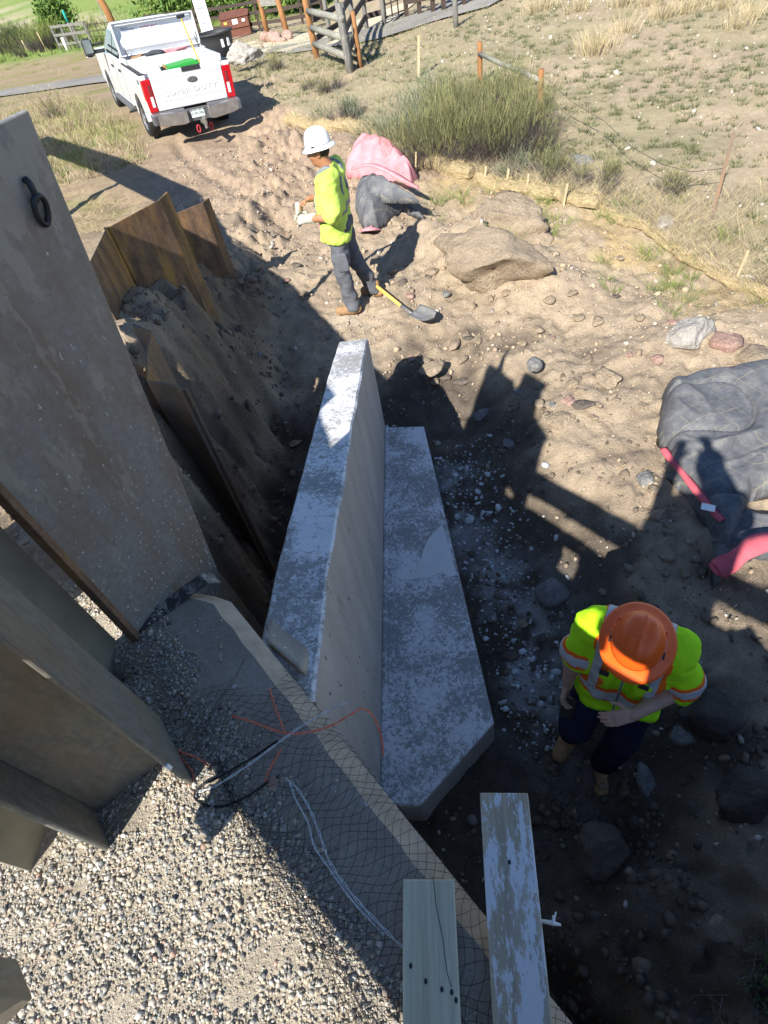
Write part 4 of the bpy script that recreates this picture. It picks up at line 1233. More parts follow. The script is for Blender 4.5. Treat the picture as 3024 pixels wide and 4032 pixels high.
# ------------------------------------------------------------------ grass and weeds
def blades(name, P, H, W, base, tip, lean, mat, label=None, segs=3, seed=0, parent=None, kind='stuff', curl=.6, updir=None):
    """P roots (n,3), H heights, W widths, base / tip colours (n,3), lean (n,2)"""
    r = np.random.default_rng(seed)
    n = len(P)
    a = r.uniform(0, 2 * math.pi, n); wd = np.stack([np.cos(a), np.sin(a), np.zeros(n)], -1) * W[:, None] / 2
    rows, cols = [], []
    for k in range(segs + 1):
        t = k / segs
        c = P + np.stack([lean[:, 0] * (t * (1 - curl) + curl * t * t), lean[:, 1] * (t * (1 - curl) + curl * t * t), t * np.ones(n)], -1) * H[:, None]
        w = wd * (1 - t * .92)
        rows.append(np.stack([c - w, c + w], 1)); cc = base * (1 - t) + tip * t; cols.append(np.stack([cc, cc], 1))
    V = np.concatenate(rows, 1).reshape(-1, 3); C = np.concatenate(cols, 1).reshape(-1, 3)
    m = 2 * (segs + 1)
    q = np.array([[2 * k, 2 * k + 1, 2 * k + 3, 2 * k + 2] for k in range(segs)])
    F = (q[None] + (np.arange(n) * m)[:, None, None]).reshape(-1, 4)
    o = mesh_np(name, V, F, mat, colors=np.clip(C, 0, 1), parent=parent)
    if kind: tag(o, label, kind=kind)
    return o

DRY = np.array([(.54, .44, .26), (.46, .37, .21), (.6, .51, .32), (.4, .33, .21)])
GRN = np.array([(.2, .26, .06), (.16, .24, .05), (.27, .31, .09), (.22, .27, .12)])
GRY = np.array([(.34, .34, .23), (.3, .3, .21), (.4, .38, .27)])

def tufts(name, centers, rad, per, h, w, pal, label, seed, spread=.35, green=0.0, pal2=None, tipk=1.25):
    r = np.random.default_rng(seed)
    n = len(centers) * per
    c = np.repeat(centers, per, 0); rr = np.repeat(np.broadcast_to(rad, len(centers)), per); hh = np.repeat(np.broadcast_to(h, len(centers)), per)
    a = r.uniform(0, 6.283, n); d = np.abs(r.normal(0, .5, n)) * rr
    x = c[:, 0] + np.cos(a) * d; y = c[:, 1] + np.sin(a) * d
    P = np.stack([x, y, ground_h(x, y) - .01], -1)
    H = hh * r.uniform(.45, 1.1, n)
    lean = np.stack([np.cos(a), np.sin(a)], -1) * (r.uniform(.1, 1, n) * spread * 2)[:, None] + r.normal(0, .12, (n, 2))
    col_ = pal[r.integers(0, len(pal), n)] * r.uniform(.75, 1.15, (n, 1))
    if pal2 is not None:
        g = np.repeat(r.uniform(size=len(centers)) < green, per)
        col_ = np.where(g[:, None], pal2[r.integers(0, len(pal2), n)] * r.uniform(.75, 1.15, (n, 1)), col_)
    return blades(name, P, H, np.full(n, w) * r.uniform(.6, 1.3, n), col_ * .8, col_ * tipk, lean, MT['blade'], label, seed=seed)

def wattle_x(y):
    return np.interp(y, [4.2, 5.0, 5.5, 7.0, 8.5, 9.5, 11.9, 14.3, 20, 30], [4.7, 4.1, 3.85, 3.45, 2.65, 1.95, 1.3, -.1, -1.5, -3])

def clods():
    r = np.random.default_rng(77)
    P, S, C = [], [], []
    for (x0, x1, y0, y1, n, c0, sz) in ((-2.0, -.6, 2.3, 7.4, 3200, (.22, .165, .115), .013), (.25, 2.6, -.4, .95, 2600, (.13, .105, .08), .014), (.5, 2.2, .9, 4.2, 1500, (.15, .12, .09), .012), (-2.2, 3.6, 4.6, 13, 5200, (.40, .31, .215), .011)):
        x = r.uniform(x0, x1, n); y = r.uniform(y0, y1, n); ok = r.uniform(size=n) < np.clip(.5 + .9 * fbm2(x, y, 2.2, 3, 19), .08, 1)
        if y0 > 4: ok &= x < wattle_x(y) - .1
        x, y = x[ok], y[ok]
        s = np.clip(r.lognormal(math.log(sz), .55, len(x)), .005, .05)
        P.append(np.stack([x, y, ground_h(x, y) + s * .15], -1)); S.append(s[:, None] * r.uniform(.6, 1.3, (len(s), 3))); C.append(np.array(c0) * r.uniform(.7, 1.25, (len(s), 1)))
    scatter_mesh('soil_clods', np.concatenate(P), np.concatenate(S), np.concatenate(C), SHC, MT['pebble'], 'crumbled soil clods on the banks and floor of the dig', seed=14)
SHC = [(stone_shape(400 + k, ICO1, 8, .15, .3), ICO1[1]) for k in range(8)]

def wattle_x(y):
    return np.interp(y, [4.2, 5.0, 5.5, 7.0, 8.5, 9.5, 11.9, 14.3, 20, 30], [4.7, 4.1, 3.85, 3.45, 2.65, 1.95, 1.3, -.1, -1.5, -3])
clods()

def grassland():
    r = np.random.default_rng(44)
    # pasture: many small tufts, density patchy
    n = 15000
    y = r.uniform(4.3, 32, n); x = wattle_x(y) + .15 + r.uniform(0, 1, n) ** 1.1 * np.interp(y, [4, 15, 27], [5, 13, 26])
    keep = r.uniform(size=n) < np.clip(.55 + .7 * fbm2(x, y, .5, 3, 61), .12, 1)
    c = np.stack([x, y], -1)[keep]
    hh = np.clip(.05 + .05 * fbm2(c[:, 0], c[:, 1], .4, 3, 71) + r.uniform(0, .05, len(c)), .03, .2)
    gp = fbm2(c[:, 0], c[:, 1], .35, 3, 81) > .12
    tufts('pasture_grass', c[~gp], .09, 7, hh[~gp], .007, np.concatenate([DRY, DRY, GRY]), 'short dry grass tufts covering the pasture', 101, .5)
    tufts('pasture_grass', c[gp], .09, 7, hh[gp], .007, np.concatenate([GRN, GRY, DRY[:2]]), 'greener grass tufts in patches of the pasture', 102, .5)
    n = 5200
    y = r.uniform(5, 24, n); x = wattle_x(y) + .4 + r.uniform(0, 1, n) * np.interp(y, [4, 15, 27], [5, 13, 24])
    kk = np.stack([x, y], -1)[r.uniform(size=n) < np.clip(.6 + .8 * fbm2(x, y, .6, 3, 66), .1, 1)]
    tufts('pasture_herbs', kk, .07, 18, r.uniform(.05, .13, len(kk)), .014, np.array([(.15, .17, .08), (.12, .14, .07), (.19, .19, .11)]), 'small dark herb cushions dotted over the pasture', 113, .7)
    # tall dry bunches along the top of the pasture
    k = np.array([PIX(*p)[:2] for p in [(1270,110),(1285,120),(1300,105),(1350,70),(1480,30),(1560,20),(1400,15),(1620,40),(1250,25),(1180,20),(1340,15),(1150,30),(1590,60),(1430,40),(1500,12)]])
    tufts('dry_bunch_grass', k, .35, 130, .45, .012, DRY, 'tall straw-coloured bunch grass on the far pasture', 103, .35)
    # dense tangle just above the straw rolls
    n = 900
    y = r.uniform(4.2, 10.5, n); x = wattle_x(y) + .1 + np.abs(r.normal(0, .55, n))
    tufts('dry_weeds', np.stack([x, y], -1), .14, 11, r.uniform(.08, .3, n), .006, np.concatenate([DRY, np.array([(.3, .25, .19), (.36, .31, .25)])]), 'tangled dead weeds behind the straw rolls', 104, .8)
    n = 70
    y = r.uniform(4.3, 8.5, n); x = wattle_x(y) - .2 + r.normal(0, .55, n)
    tufts('green_weeds', np.stack([x, y], -1), .12, 30, r.uniform(.1, .26, n), .007, GRN, 'fresh green grass clumps near the straw rolls', 105, .7)
    n = 300
    y = r.uniform(4.3, 9.0, n); x = wattle_x(y) - .1 - np.abs(r.normal(0, .45, n))
    tufts('straw_litter', np.stack([x, y], -1), .2, 14, .05, .006, np.array([(.62, .47, .22), (.55, .42, .2), (.68, .54, .3)]), 'scattered straw litter below the straw rolls', 106, 2.5)
    # left bank
    n = 850
    y = r.uniform(13.2, 25, n); x = -2.7 - (y - 11) * .22 - np.abs(r.normal(0, 2.3, n)) + .3
    keep = np.abs(x - (-2.0 - (y - 15.4) * .39)) > 1.25
    c = np.stack([x, y], -1)[keep]
    tufts('bank_grass', c, .16, 13, r.uniform(.08, .32, len(c)), .013, np.concatenate([DRY, np.array([(.26, .2, .13), (.33, .27, .18)])]), 'dry and green grass on the bank left of the truck', 107, .55, .25, GRN)
    k = np.array([PIX(*p)[:2] for p in [(135,255),(150,265),(120,240),(160,280),(140,275),(60,130),(80,140),(100,150),(40,140),(120,160),(170,150),(70,160),(20,150)]])
    tufts('bank_green_grass', k, .4, 60, .28, .01, np.concatenate([GRN, DRY[:1]]), 'bright green grass clump on the bank beside the steel plate', 108, .5)
    k = np.array([PIX(*p)[:2] for p in [(200,470),(215,460),(190,490),(230,450),(250,440),(210,500),(180,470),(150,400),(170,420),(190,440),(260,470)]])
    tufts('bank_stubble', k, .3, 60, .10, .008, DRY, 'bleached straw stubble behind the rusty sheet piles', 109, 1.5)
    # around and behind the truck, right verge up to the fences
    n = 3600
    x = r.uniform(-12, 4, n); y = r.uniform(13.5, 36, n)
    keep = (np.abs((x + 2.0 + (y - 15.4) * .39)) > 1.15) & ((x > -.9) | (x < -3.4) | (y > 21)) & (x < wattle_x(y) + 6)
    c = np.stack([x, y], -1)[keep]
    tufts('verge_grass', c, .18, 10, r.uniform(.05, .18, len(c)), .009, np.concatenate([DRY, DRY, GRY]), 'patchy dry grass around the truck and fence corner', 110, .6, .2, GRN)
    # tall meadow beyond the road
    n = 1800
    x = r.uniform(-45, 10, n); y = 46 - x * .4 + np.abs(r.normal(0, 9, n)) + .8
    tufts('meadow_grass', np.stack([x, y], -1), .5, 12, r.uniform(.2, .6, n), .05, np.array([(.19, .26, .07), (.24, .31, .09), (.33, .34, .13)]), 'lush green meadow grass beyond the road', 111, .4)
    n = 40
    y = r.uniform(-.2, .9, n); x = r.uniform(.5, 2.0, n)
    tufts('torn_roots', np.stack([x, y], -1), .05, 2, r.uniform(.04, .12, n), .003, DRY, 'thin torn roots sticking out of the near slope', 114, 2.2)
    # twigs and stalks on dirt
    n = 140
    y = r.uniform(3, 13, n); x = r.uniform(-2, 1.6, n)
    tufts('dead_stalks', np.stack([x, y], -1), .1, 4, r.uniform(.05, .14, n), .004, DRY, 'single dead stalks lying on the dug soil', 112, 2.5)
grassland()

# ------------------------------------------------------------------ straw rolls and stakes
def straw_roll(pts, r0, label, seed):
    P = [Vector((p[0], p[1], 0)) for p in dens(pts, .07)]
    root = empty('straw_roll', (P[0].x, P[0].y, 0)); off = Vector(root.location)
    V, F = [], []; n = 14; rr = np.random.default_rng(seed)
    N = len(P)
    for i, p in enumerate(P):
        t = (P[min(i + 1, N - 1)] - P[max(i - 1, 0)]).normalized(); x = Vector((-t.y, t.x, 0))
        e = min(1, .55 + min(i, N - 1 - i) * .25)
        g = float(ground_h(p.x, p.y))
        for k in range(n):
            a = 2 * math.pi * k / n
            w = r0 * e * (1 + .16 * float(vnoise(np.array([i * .35, k * .8, seed]), 3)) + .1 * rr.normal() * .5)
            q = p + x * (w * 1.15 * math.cos(a)); z = g + r0 * .62 + w * .85 * math.sin(a)
            V.append((q.x - off.x, q.y - off.y, z))
    for i in range(N - 1):
        for k in range(n):
            a, b = i * n + k, i * n + (k + 1) % n; F.append((a, b, b + n, a + n))
    F.append(tuple(range(n))); F.append(tuple((N - 1) * n + k for k in range(n)))
    mb = MB(); mb.add(V, F); mb.build('roll', MT['straw'], root)
    m = 34 * N
    i = rr.integers(0, N, m); a = rr.uniform(-.2, 3.3, m)
    base = np.array([P[j][:] for j in i]); tx = np.array([((P[min(j + 1, N - 1)] - P[max(j - 1, 0)]).normalized())[:] for j in i])
    nx = np.stack([-tx[:, 1], tx[:, 0], tx[:, 2] * 0], -1)
    root_p = base + nx * (np.cos(a) * r0 * 1.1)[:, None] + tx * rr.normal(0, .04, m)[:, None]
    root_p[:, 2] = ground_h(root_p[:, 0], root_p[:, 1]) * 0 + ground_h(base[:, 0], base[:, 1]) + r0 * .62 + np.sin(a) * r0 * .82
    c = np.array([(.68, .52, .24), (.6, .45, .2), (.74, .6, .33), (.5, .37, .17)])[rr.integers(0, 4, m)]
    lean = tx[:, :2] * rr.normal(0, 2.2, m)[:, None] + nx[:, :2] * (np.cos(a) * 1.2)[:, None] + rr.normal(0, .5, (m, 2))
    root_p -= np.array(off)
    b = blades('straw_fibre', root_p, rr.uniform(.012, .045, m), np.full(m, .005), c * .85, c * 1.1, lean, MT['straw_blade'], None, 2, seed, root, 'stuff')
    tag(root, label, 'straw roll', 'straw rolls edging the dig'); return root
straw_roll([(-0.163, 14.367, 0.000), (0.108, 13.732, 0.000), (0.516, 13.020, 0.000), (0.987, 12.409, 0.000), (1.263, 11.907, 0.000), (1.513, 10.920, 0.000), (1.700, 9.894, 0.000), (1.998, 9.273, -0.000), (2.297, 8.803, 0.000)], .12, 'long straw roll running behind the white-hatted worker and the pink blanket', 1)
straw_roll([(2.346, 8.734, 0.000), (2.593, 8.428, 0.000), (2.805, 8.063, 0.000), (3.096, 7.631, 0.000), (3.396, 7.015, 0.000)], .10, 'straw roll pegged below the big brush', 2)
straw_roll([(3.414, 6.974, 0.000), (3.516, 6.628, 0.000), (3.628, 6.268, 0.000), (3.753, 5.848, 0.000)], .042, 'thin straw roll half hidden by green grass and weeds', 3)
straw_roll([(3.760, 5.820, 0.000), (3.842, 5.543, 0.000), (3.913, 5.307, 0.000), (4.022, 4.990, 0.000), (4.184, 4.571, 0.000)], .045, 'straw roll beside the thin white ring', 4)
def stakes():
    lst = [((800,302),(808,286),.035,'pale stake in the straw roll behind the hard hat of the standing worker'),((896,372),(901,345),.03,'pale stake standing beside the pink blanket'),((648,268),(640,262),.04,'weathered stake stub pushed into the straw roll near the truck'),((1090,412),(1096,400),.035,'leaning stake end in the straw roll below the brush'),((1135,424),(1139,408),.03,'small split stake in the straw roll below the brush'),((1215,447),(1220,434),.03,'short stake at the lower end of the pegged straw roll'),((1590,598),(1596,580),.025,'thin pale stake by the white ring'),((1045,404),(1049,392),.035,'dark stake stub beyond the pink blanket')]
    for b, t, w, lab in lst:
        p = PIX(*b); z0 = float(ground_h(p[0], p[1]))
        mb = MB(); h = .25; k = (t[0] - b[0]) * .010
        mb.bar((0, 0, -.1), (k, .02, h), w, w * .6); o = mb.build('wooden_stake', MT['stake_wood'], bevel=.002); o.location = (p[0], p[1], z0); tag(o, lab, 'stake')
    mb = MB(); c = Vector(PIX(1608, 612)); pts = [c + Vector((.085 * math.cos(a), .085 * math.sin(a), .03 + .012 * math.sin(2 * a))) for a in np.linspace(0, 6.28, 24)[:-1]]
    mb.tube(pts, .004, 5, closed=True); o = mb.build('wire_ring', MT['white_tag']); tag(o, 'thin white ring of wire lying in green grass', 'wire')
stakes()

# ------------------------------------------------------------------ blankets
def inside(poly, X, Y):
    r = np.zeros(X.shape, bool); n = len(poly)
    for i in range(n):
        x0, y0 = poly[i][:2]; x1, y1 = poly[(i + 1) % n][:2]
        c = ((y0 > Y) != (y1 > Y)) & (X < (x1 - x0) * (Y - y0) / (y1 - y0 + 1e-12) + x0)
        r ^= c
    return r
def pdist(poly, X, Y):
    d = np.full(X.shape, 1e9); n = len(poly)
    for i in range(n):
        a = np.array(poly[i][:2]); b = np.array(poly[(i + 1) % n][:2]); e = b - a
        t = np.clip(((X - a[0]) * e[0] + (Y - a[1]) * e[1]) / (e @ e), 0, 1)
        d = np.minimum(d, np.hypot(X - a[0] - t * e[0], Y - a[1] - t * e[1]))
    return d
def blanket_piece(name, poly, h, rad, mat, parent, seed, fold=.05, freq=2.2, ang=0.0, base=None, res=.016, tilt=(0, 0)):
    """a heavy folded cloth lying over the outline poly: rounded edges, long folds, creases"""
    off = Vector(parent.location)
    x0, x1 = min(p[0] for p in poly) - .02, max(p[0] for p in poly) + .02
    y0, y1 = min(p[1] for p in poly) - .02, max(p[1] for p in poly) + .02
    nx, ny = int((x1 - x0) / res) + 2, int((y1 - y0) / res) + 2
    X, Y = np.meshgrid(np.linspace(x0, x1, nx), np.linspace(y0, y1, ny))
    wob = .03 * fbm2(X, Y, 3, 2, seed)
    ins = inside(poly, X, Y); d = pdist(poly, X, Y) * np.where(ins, 1, -1) + wob
    g = np.zeros_like(X) + (float(np.mean([ground_h(p[0], p[1]) for p in poly])) - .03 if base is None else base)
    prof = np.sqrt(np.clip(1 - (1 - np.clip(d / rad, 0, 1)) ** 2, 0, 1))
    c, s_ = math.cos(ang), math.sin(ang); U, W = X * c + Y * s_, -X * s_ + Y * c
    warp = fbm2(X, Y, 1.6, 2, seed + 3)
    f1 = 1 - np.abs(np.sin((W * freq + warp * .9) * math.pi)); f1 = f1 ** 2.2
    f2 = 1 - np.abs(np.sin((U * freq * .7 + W * freq * .4 + warp * 1.3) * math.pi)); f2 = f2 ** 3
    cre = np.abs(fbm2(X, Y, 1.1, 2, seed + 9)); cre2 = np.abs(fbm2(X, Y, 8.0, 3, seed + 12))
    Zr = h * (.82 + .14 * warp) + fold * (f1 + .6 * f2) - .045 * sstep(.05, 0, cre) - .003 * sstep(.16, 0, cre2) + tilt[0] * (X - x0) + tilt[1] * (Y - y0)
    Z = g + prof * np.maximum(Zr, .03) + .004
    gy_, gx_ = np.gradient(d, (y1 - y0) / (ny - 1), (x1 - x0) / (nx - 1)); gm = np.maximum(gx_ ** 2 + gy_ ** 2, .3)
    outm = d < 0; X = np.where(outm, X - d * gx_ / gm, X); Y = np.where(outm, Y - d * gy_ / gm, Y)
    keepv = d > -res * 1.25
    idx = -np.ones(X.shape, int); idx[keepv] = np.arange(keepv.sum())
    V = np.stack([X - off.x, Y - off.y, Z - off.z], -1)[keepv]
    q = np.stack([idx[:-1, :-1], idx[:-1, 1:], idx[1:, 1:], idx[1:, :-1]], -1).reshape(-1, 4); q = q[(q >= 0).all(1)]
    o = mesh_np(name, V, q, mat, parent, smooth=True)
    uv = o.data.uv_layers.new(name='UVMap'); li = np.zeros(len(o.data.loops), np.int32); o.data.loops.foreach_get('vertex_index', li)
    UV = np.stack([(U + .05 * warp)[keepv], (W + .16 * np.sin(U * 2.1) * .3)[keepv]], -1)[li]
    uv.data.foreach_set('uv', UV.astype(np.float32).ravel())
    m_ = o.modifiers.new('solid', 'SOLIDIFY'); m_.thickness = .012; m_.offset = -1
    return o
def hem(name, pts, w, mat, parent, lift=.02, th=.012):
    off = Vector(parent.location); P = [Vector(p) for p in pts]; V, F = [], []
    for i, p in enumerate(P):
        t = P[min(i + 1, len(P) - 1)] - P[max(i - 1, 0)]; t.z = 0; t.normalize(); n = Vector((-t.y, t.x, 0))
        ww = w * (1 + .15 * math.sin(i * .55))
        for s_ in (-.5, 0, .5): q = p + n * ww * s_ - off; V.append((q.x, q.y, q.z + lift + (.012 if s_ == 0 else 0)))
    for i in range(len(P) - 1):
        for k in range(2): a = i * 3 + k; F.append((a, a + 1, a + 4, a + 3))
    o = mesh_np(name, V, F, mat, parent, smooth=True); m_ = o.modifiers.new('solid', 'SOLIDIFY'); m_.thickness = th
    return o
def smooth_line(pts, k=5):
    P = [Vector(p) for p in pts]; out = []
    for i in range(len(P) - 1):
        p0, p1, p2, p3 = P[max(i - 1, 0)], P[i], P[i + 1], P[min(i + 2, len(P) - 1)]
        for j in range(k):
            t = j / k; out.append(.5 * ((2 * p1) + (p2 - p0) * t + (2 * p0 - 5 * p1 + 4 * p2 - p3) * t * t + (3 * p1 - p0 - 3 * p2 + p3) * t ** 3))
    return out + [P[-1]]

def blanket_near():
    root = empty('curing_blanket', (2.6, 2.8, 0))
    top = [(2.533, 3.623, 0.080), (2.908, 3.696, 0.080), (3.435, 3.639, 0.080), (4.1, 3.2, 0), (3.9, 2.2, 0), (2.556, 2.359, 0.300), (2.297, 2.138, 0.300), (2.135, 1.967, 0.300), (2.140, 2.153, 0.200), (2.176, 2.542, 0.200), (2.156, 2.849, 0.200), (2.210, 2.898, 0.300), (2.253, 3.133, 0.300)]
    blanket_piece('folded_cover', top, .27, .10, MT['blanket_black'], root, 4, .035, .8, .25)
    low = [(2.167, 2.182, 0.120), (2.425, 2.269, 0.200), (2.75, 2.15, 0), (3.4, 1.9, 0), (3.3, 1.5, 0), (2.333, 1.938, 0.100), (2.155, 1.893, 0.100), (1.999, 1.822, 0.080), (2.053, 1.981, 0.100)]
    blanket_piece('lower_fold', low, .17, .07, MT['blanket_black'], root, 9, .04, 1.5, 1.0)
    hem('red_hem', smooth_line([(2.170, 2.922, 0.060), (2.168, 2.791, 0.060), (2.170, 2.629, 0.070), (2.167, 2.407, 0.080), (2.167, 2.234, 0.090), (2.178, 2.146, 0.100)]), .05, MT['blanket_red'], root, .02)
    mb = MB(); c = Vector((2.132, 2.260, 0.150)) - Vector(root.location); mb.box(c, (.085, .06, .006), rz=-.62); mb.build('white_label_tag', MT['white_tag'], root, bevel=.002)
    hem('red_flap', smooth_line([(1.979, 1.841, 0.030), (2.064, 1.848, 0.060), (2.158, 1.874, 0.100), (2.273, 1.901, 0.120), (2.450, 1.895, 0.120)]), .12, MT['blanket_red'], root, .03)
    hem('red_flap', smooth_line([(1.997, 1.896, 0.020), (1.996, 1.829, 0.020), (2.032, 1.797, 0.020)]), .06, MT['blanket_red'], root, .02)
    hem('red_hem', smooth_line([(2.997, 3.651, 0.030), (3.216, 3.647, 0.030), (3.555, 3.610, 0.030)]), .07, MT['blanket_red'], root, .015)
    tag(root, 'crumpled black insulation blanket with red hem and white tag on the dirt', 'blanket')
def blanket_far():
    root = empty('curing_blanket', (1.1, 9.0, 0))
    front = [(0.702, 9.476, 0.350), (1.035, 9.149, 0.350), (1.184, 8.450, 0.300), (1.373, 8.047, 0.250), (1.453, 7.860, 0.200), (1.353, 8.030, 0.100), (1.181, 8.298, 0.100), (0.985, 8.114, 0.100), (0.767, 7.892, 0.050), (0.573, 8.000, 0.050), (0.569, 8.696, 0.100)]
    blanket_piece('folded_cover', front, .42, .22, MT['blanket_black'], root, 21, .1, 1.4, .5)
    roll = [(0.655, 8.572, 0.400), (0.959, 8.403, 0.450), (1.216, 7.958, 0.400), (1.436, 7.763, 0.250), (1.324, 7.839, 0.200), (1.030, 8.029, 0.300), (0.743, 8.202, 0.300)]
    blanket_piece('rolled_fold', roll, .3, .16, MT['blanket_black'], root, 25, .06, 1.6, -.5, base=.3)
    back = [(0.630, 10.095, 0.050), (0.754, 10.459, 0.050), (0.960, 10.645, 0.050), (1.185, 10.584, 0.050), (1.398, 10.248, 0.050), (1.554, 9.698, 0.050), (1.588, 9.064, 0.050), (1.413, 8.796, 0.100), (1.187, 9.246, 0.100), (0.908, 9.732, 0.100)]
    blanket_piece('pink_side', back, .6, .36, MT['blanket_pink'], root, 28, .08, 1.0, 1.1)
    hem('pink_hem', smooth_line([(0.636, 8.951, 0.480), (0.875, 8.814, 0.520), (1.083, 8.539, 0.480), (1.255, 8.314, 0.400), (1.417, 8.232, 0.300)]), .08, MT['blanket_pink'], root, .04)
    hem('pink_corner', smooth_line([(0.562, 8.050, 0.020), (0.658, 7.873, 0.100), (0.769, 7.916, 0.040)]), .14, MT['blanket_pink'], root, .02)
    hem('pink_corner', smooth_line([(0.045, 8.591, 0.010), (0.099, 8.437, 0.020), (0.202, 8.346, 0.020)]), .1, MT['blanket_pink'], root, .02)
    tag(root, 'heaped black blanket with a faded pink side behind the standing worker', 'blanket')
blanket_near(); blanket_far()

# ------------------------------------------------------------------ shovel
def shovel():
    a, b, c = Vector((0.465, 6.374, 0.130)), Vector((0.752, 5.703, 0.050)), Vector((0.982, 5.372, 0.030))
    root = empty('shovel', b); off = Vector(root.location)
    d = (b - a).normalized()
    mb = MB(); mb.tube([a - d * .25 - off, b - d * .12 - off], .02, 10); mb.build('handle', MT['yellow_paint'], root, smooth=True)
    mb = MB(); mb.tube([b - d * .16 - off, b + Vector((0, 0, .012)) - off, b + d * .12 + Vector((0, 0, .015)) - off], [.021, .02, .012], 10); mb.build('socket', MT['blade_steel'], root, smooth=True)
    V, F = [], []
    L = .30; sx = Vector((-d.y, d.x, 0)); fw = Vector((c.x - b.x, c.y - b.y, 0)).normalized(); sx = Vector((-fw.y, fw.x, 0))
    nu, nv = 9, 13
    for i in range(nu):
        t = i / (nu - 1); w = .115 * (1 if t < .5 else math.sqrt(max(0, 1 - ((t - .5) / .5) ** 2.4))) * (.92 + .08 * min(1, t * 4)) + .004
        for j in range(nv):
            u = j / (nv - 1) * 2 - 1
            p = b + fw * (.06 + L * t) + sx * w * u - off
            V.append((p.x, p.y, .02 + .045 * u * u * (1 - .3 * t) + .03 * (t - .4) ** 2 + (.014 * (1 - t) * math.exp(-(u * 5) ** 2))))
    for i in range(nu - 1):
        for j in range(nv - 1): k = i * nv + j; F.append((k, k + 1, k + nv + 1, k + nv))
    o = mesh_np('blade', V, F, MT['blade_steel'], root, smooth=True); m_ = o.modifiers.new('s', 'SOLIDIFY'); m_.thickness = .004
    tag(root, 'round-point shovel with yellow handle lying by the standing worker', 'shovel')
shovel()

# ------------------------------------------------------------------ fences, signs and background furniture
def gpt(x, y): p = PIX(x, y); return Vector((p[0], p[1], float(ground_h(p[0], p[1]))))
def log(mb, a, b, r, n=8):
    a, b = Vector(a), Vector(b); mb.tube([a, a.lerp(b, .33) + Vector((0, 0, random.uniform(-.008, .008))), a.lerp(b, .66), b], [r, r * 1.03, r * .98, r * .95], n)
def corral():
    p1, p2 = gpt(685, 127), gpt(757, 157)
    root = empty('log_fence', p1); off = p1.copy()
    for p, h, m_ in ((p1, 1.45, 'fence_brown'), (p2, 1.28, 'fence_grey')):
        mb = MB(); log(mb, p - off - Vector((0, 0, .15)), p - off + Vector((-.03, .02, h)), .085, 10); mb.build('post', MT[m_], root, smooth=True)
    for h in (.33, .68, 1.03):
        mb = MB(); log(mb, p1 - off + Vector((0, -.06, h + .02)), p2 - off + Vector((0, -.06, h - .02)), .075); mb.build('rail', MT['rail_grey'], root, smooth=True)
    tag(root, 'weathered log fence panel with three round rails', 'fence')
    # side wing running back from the corner
    q = [gpt(780, 118), gpt(793, 66), gpt(831, 56)]
    r2 = empty('board_fence', p2 + Vector((.3, .5, 0))); off = Vector(r2.location)
    s0 = p2 + Vector((.05, .25, 0))
    L = [s0, gpt(772, 112), q[1], q[2]]
    for k, p in enumerate(L):
        mb = MB(); log(mb, p - off - Vector((0, 0, .1)), p - off + Vector((0, 0, 1.25)), .07); mb.build('post', MT['fence_grey'], r2, smooth=True)
    for a, b in zip(L[:-1], L[1:]):
        for h in (.35, .75, 1.12):
            mb = MB(); mb.bar(a - off + Vector((0, 0, h)), b - off + Vector((0, 0, h)), .05, .14); mb.build('rail', MT['fence_dark'], r2)
    tag(r2, 'dark plank fence wing running back from the log panel to the gate', 'fence')
    # back frame behind the panel
    r3 = empty('board_fence', p1 + Vector((.2, .8, 0))); off = Vector(r3.location)
    a, b, c = p1 + Vector((.1, .35, 0)), gpt(716, 92), gpt(740, 84)
    for p in (b, c):
        mb = MB(); log(mb, p - off - Vector((0, 0, .1)), p - off + Vector((0, 0, 1.4)), .07); mb.build('post', MT['fence_grey'], r3, smooth=True)
    for h in (.4, .8, 1.2):
        mb = MB(); mb.bar(a - off + Vector((0, 0, h)), c - off + Vector((0, 0, h)), .05, .13); mb.build('rail', MT['fence_dark'], r3)
    tag(r3, 'dark boards of the corral seen behind the log panel', 'fence')
    p = gpt(779, 145); mb = MB(); log(mb, (0, 0, -.1), (.0, 0, 1.05), .055); o = mb.build('fence_post', MT['fence_brown'], smooth=True); o.location = p
    tag(o, 'slim orange-brown post standing beside the log panel', 'post')
    p = gpt(903, 167); mb = MB(); mb.bar((0, 0, -.1), (.1, .06, .7), .06, .04); o = mb.build('survey_stake', MT['stake_wood'], bevel=.004); o.location = p
    tag(o, 'tall pale leaning stake alone in the pasture', 'stake')
corral()
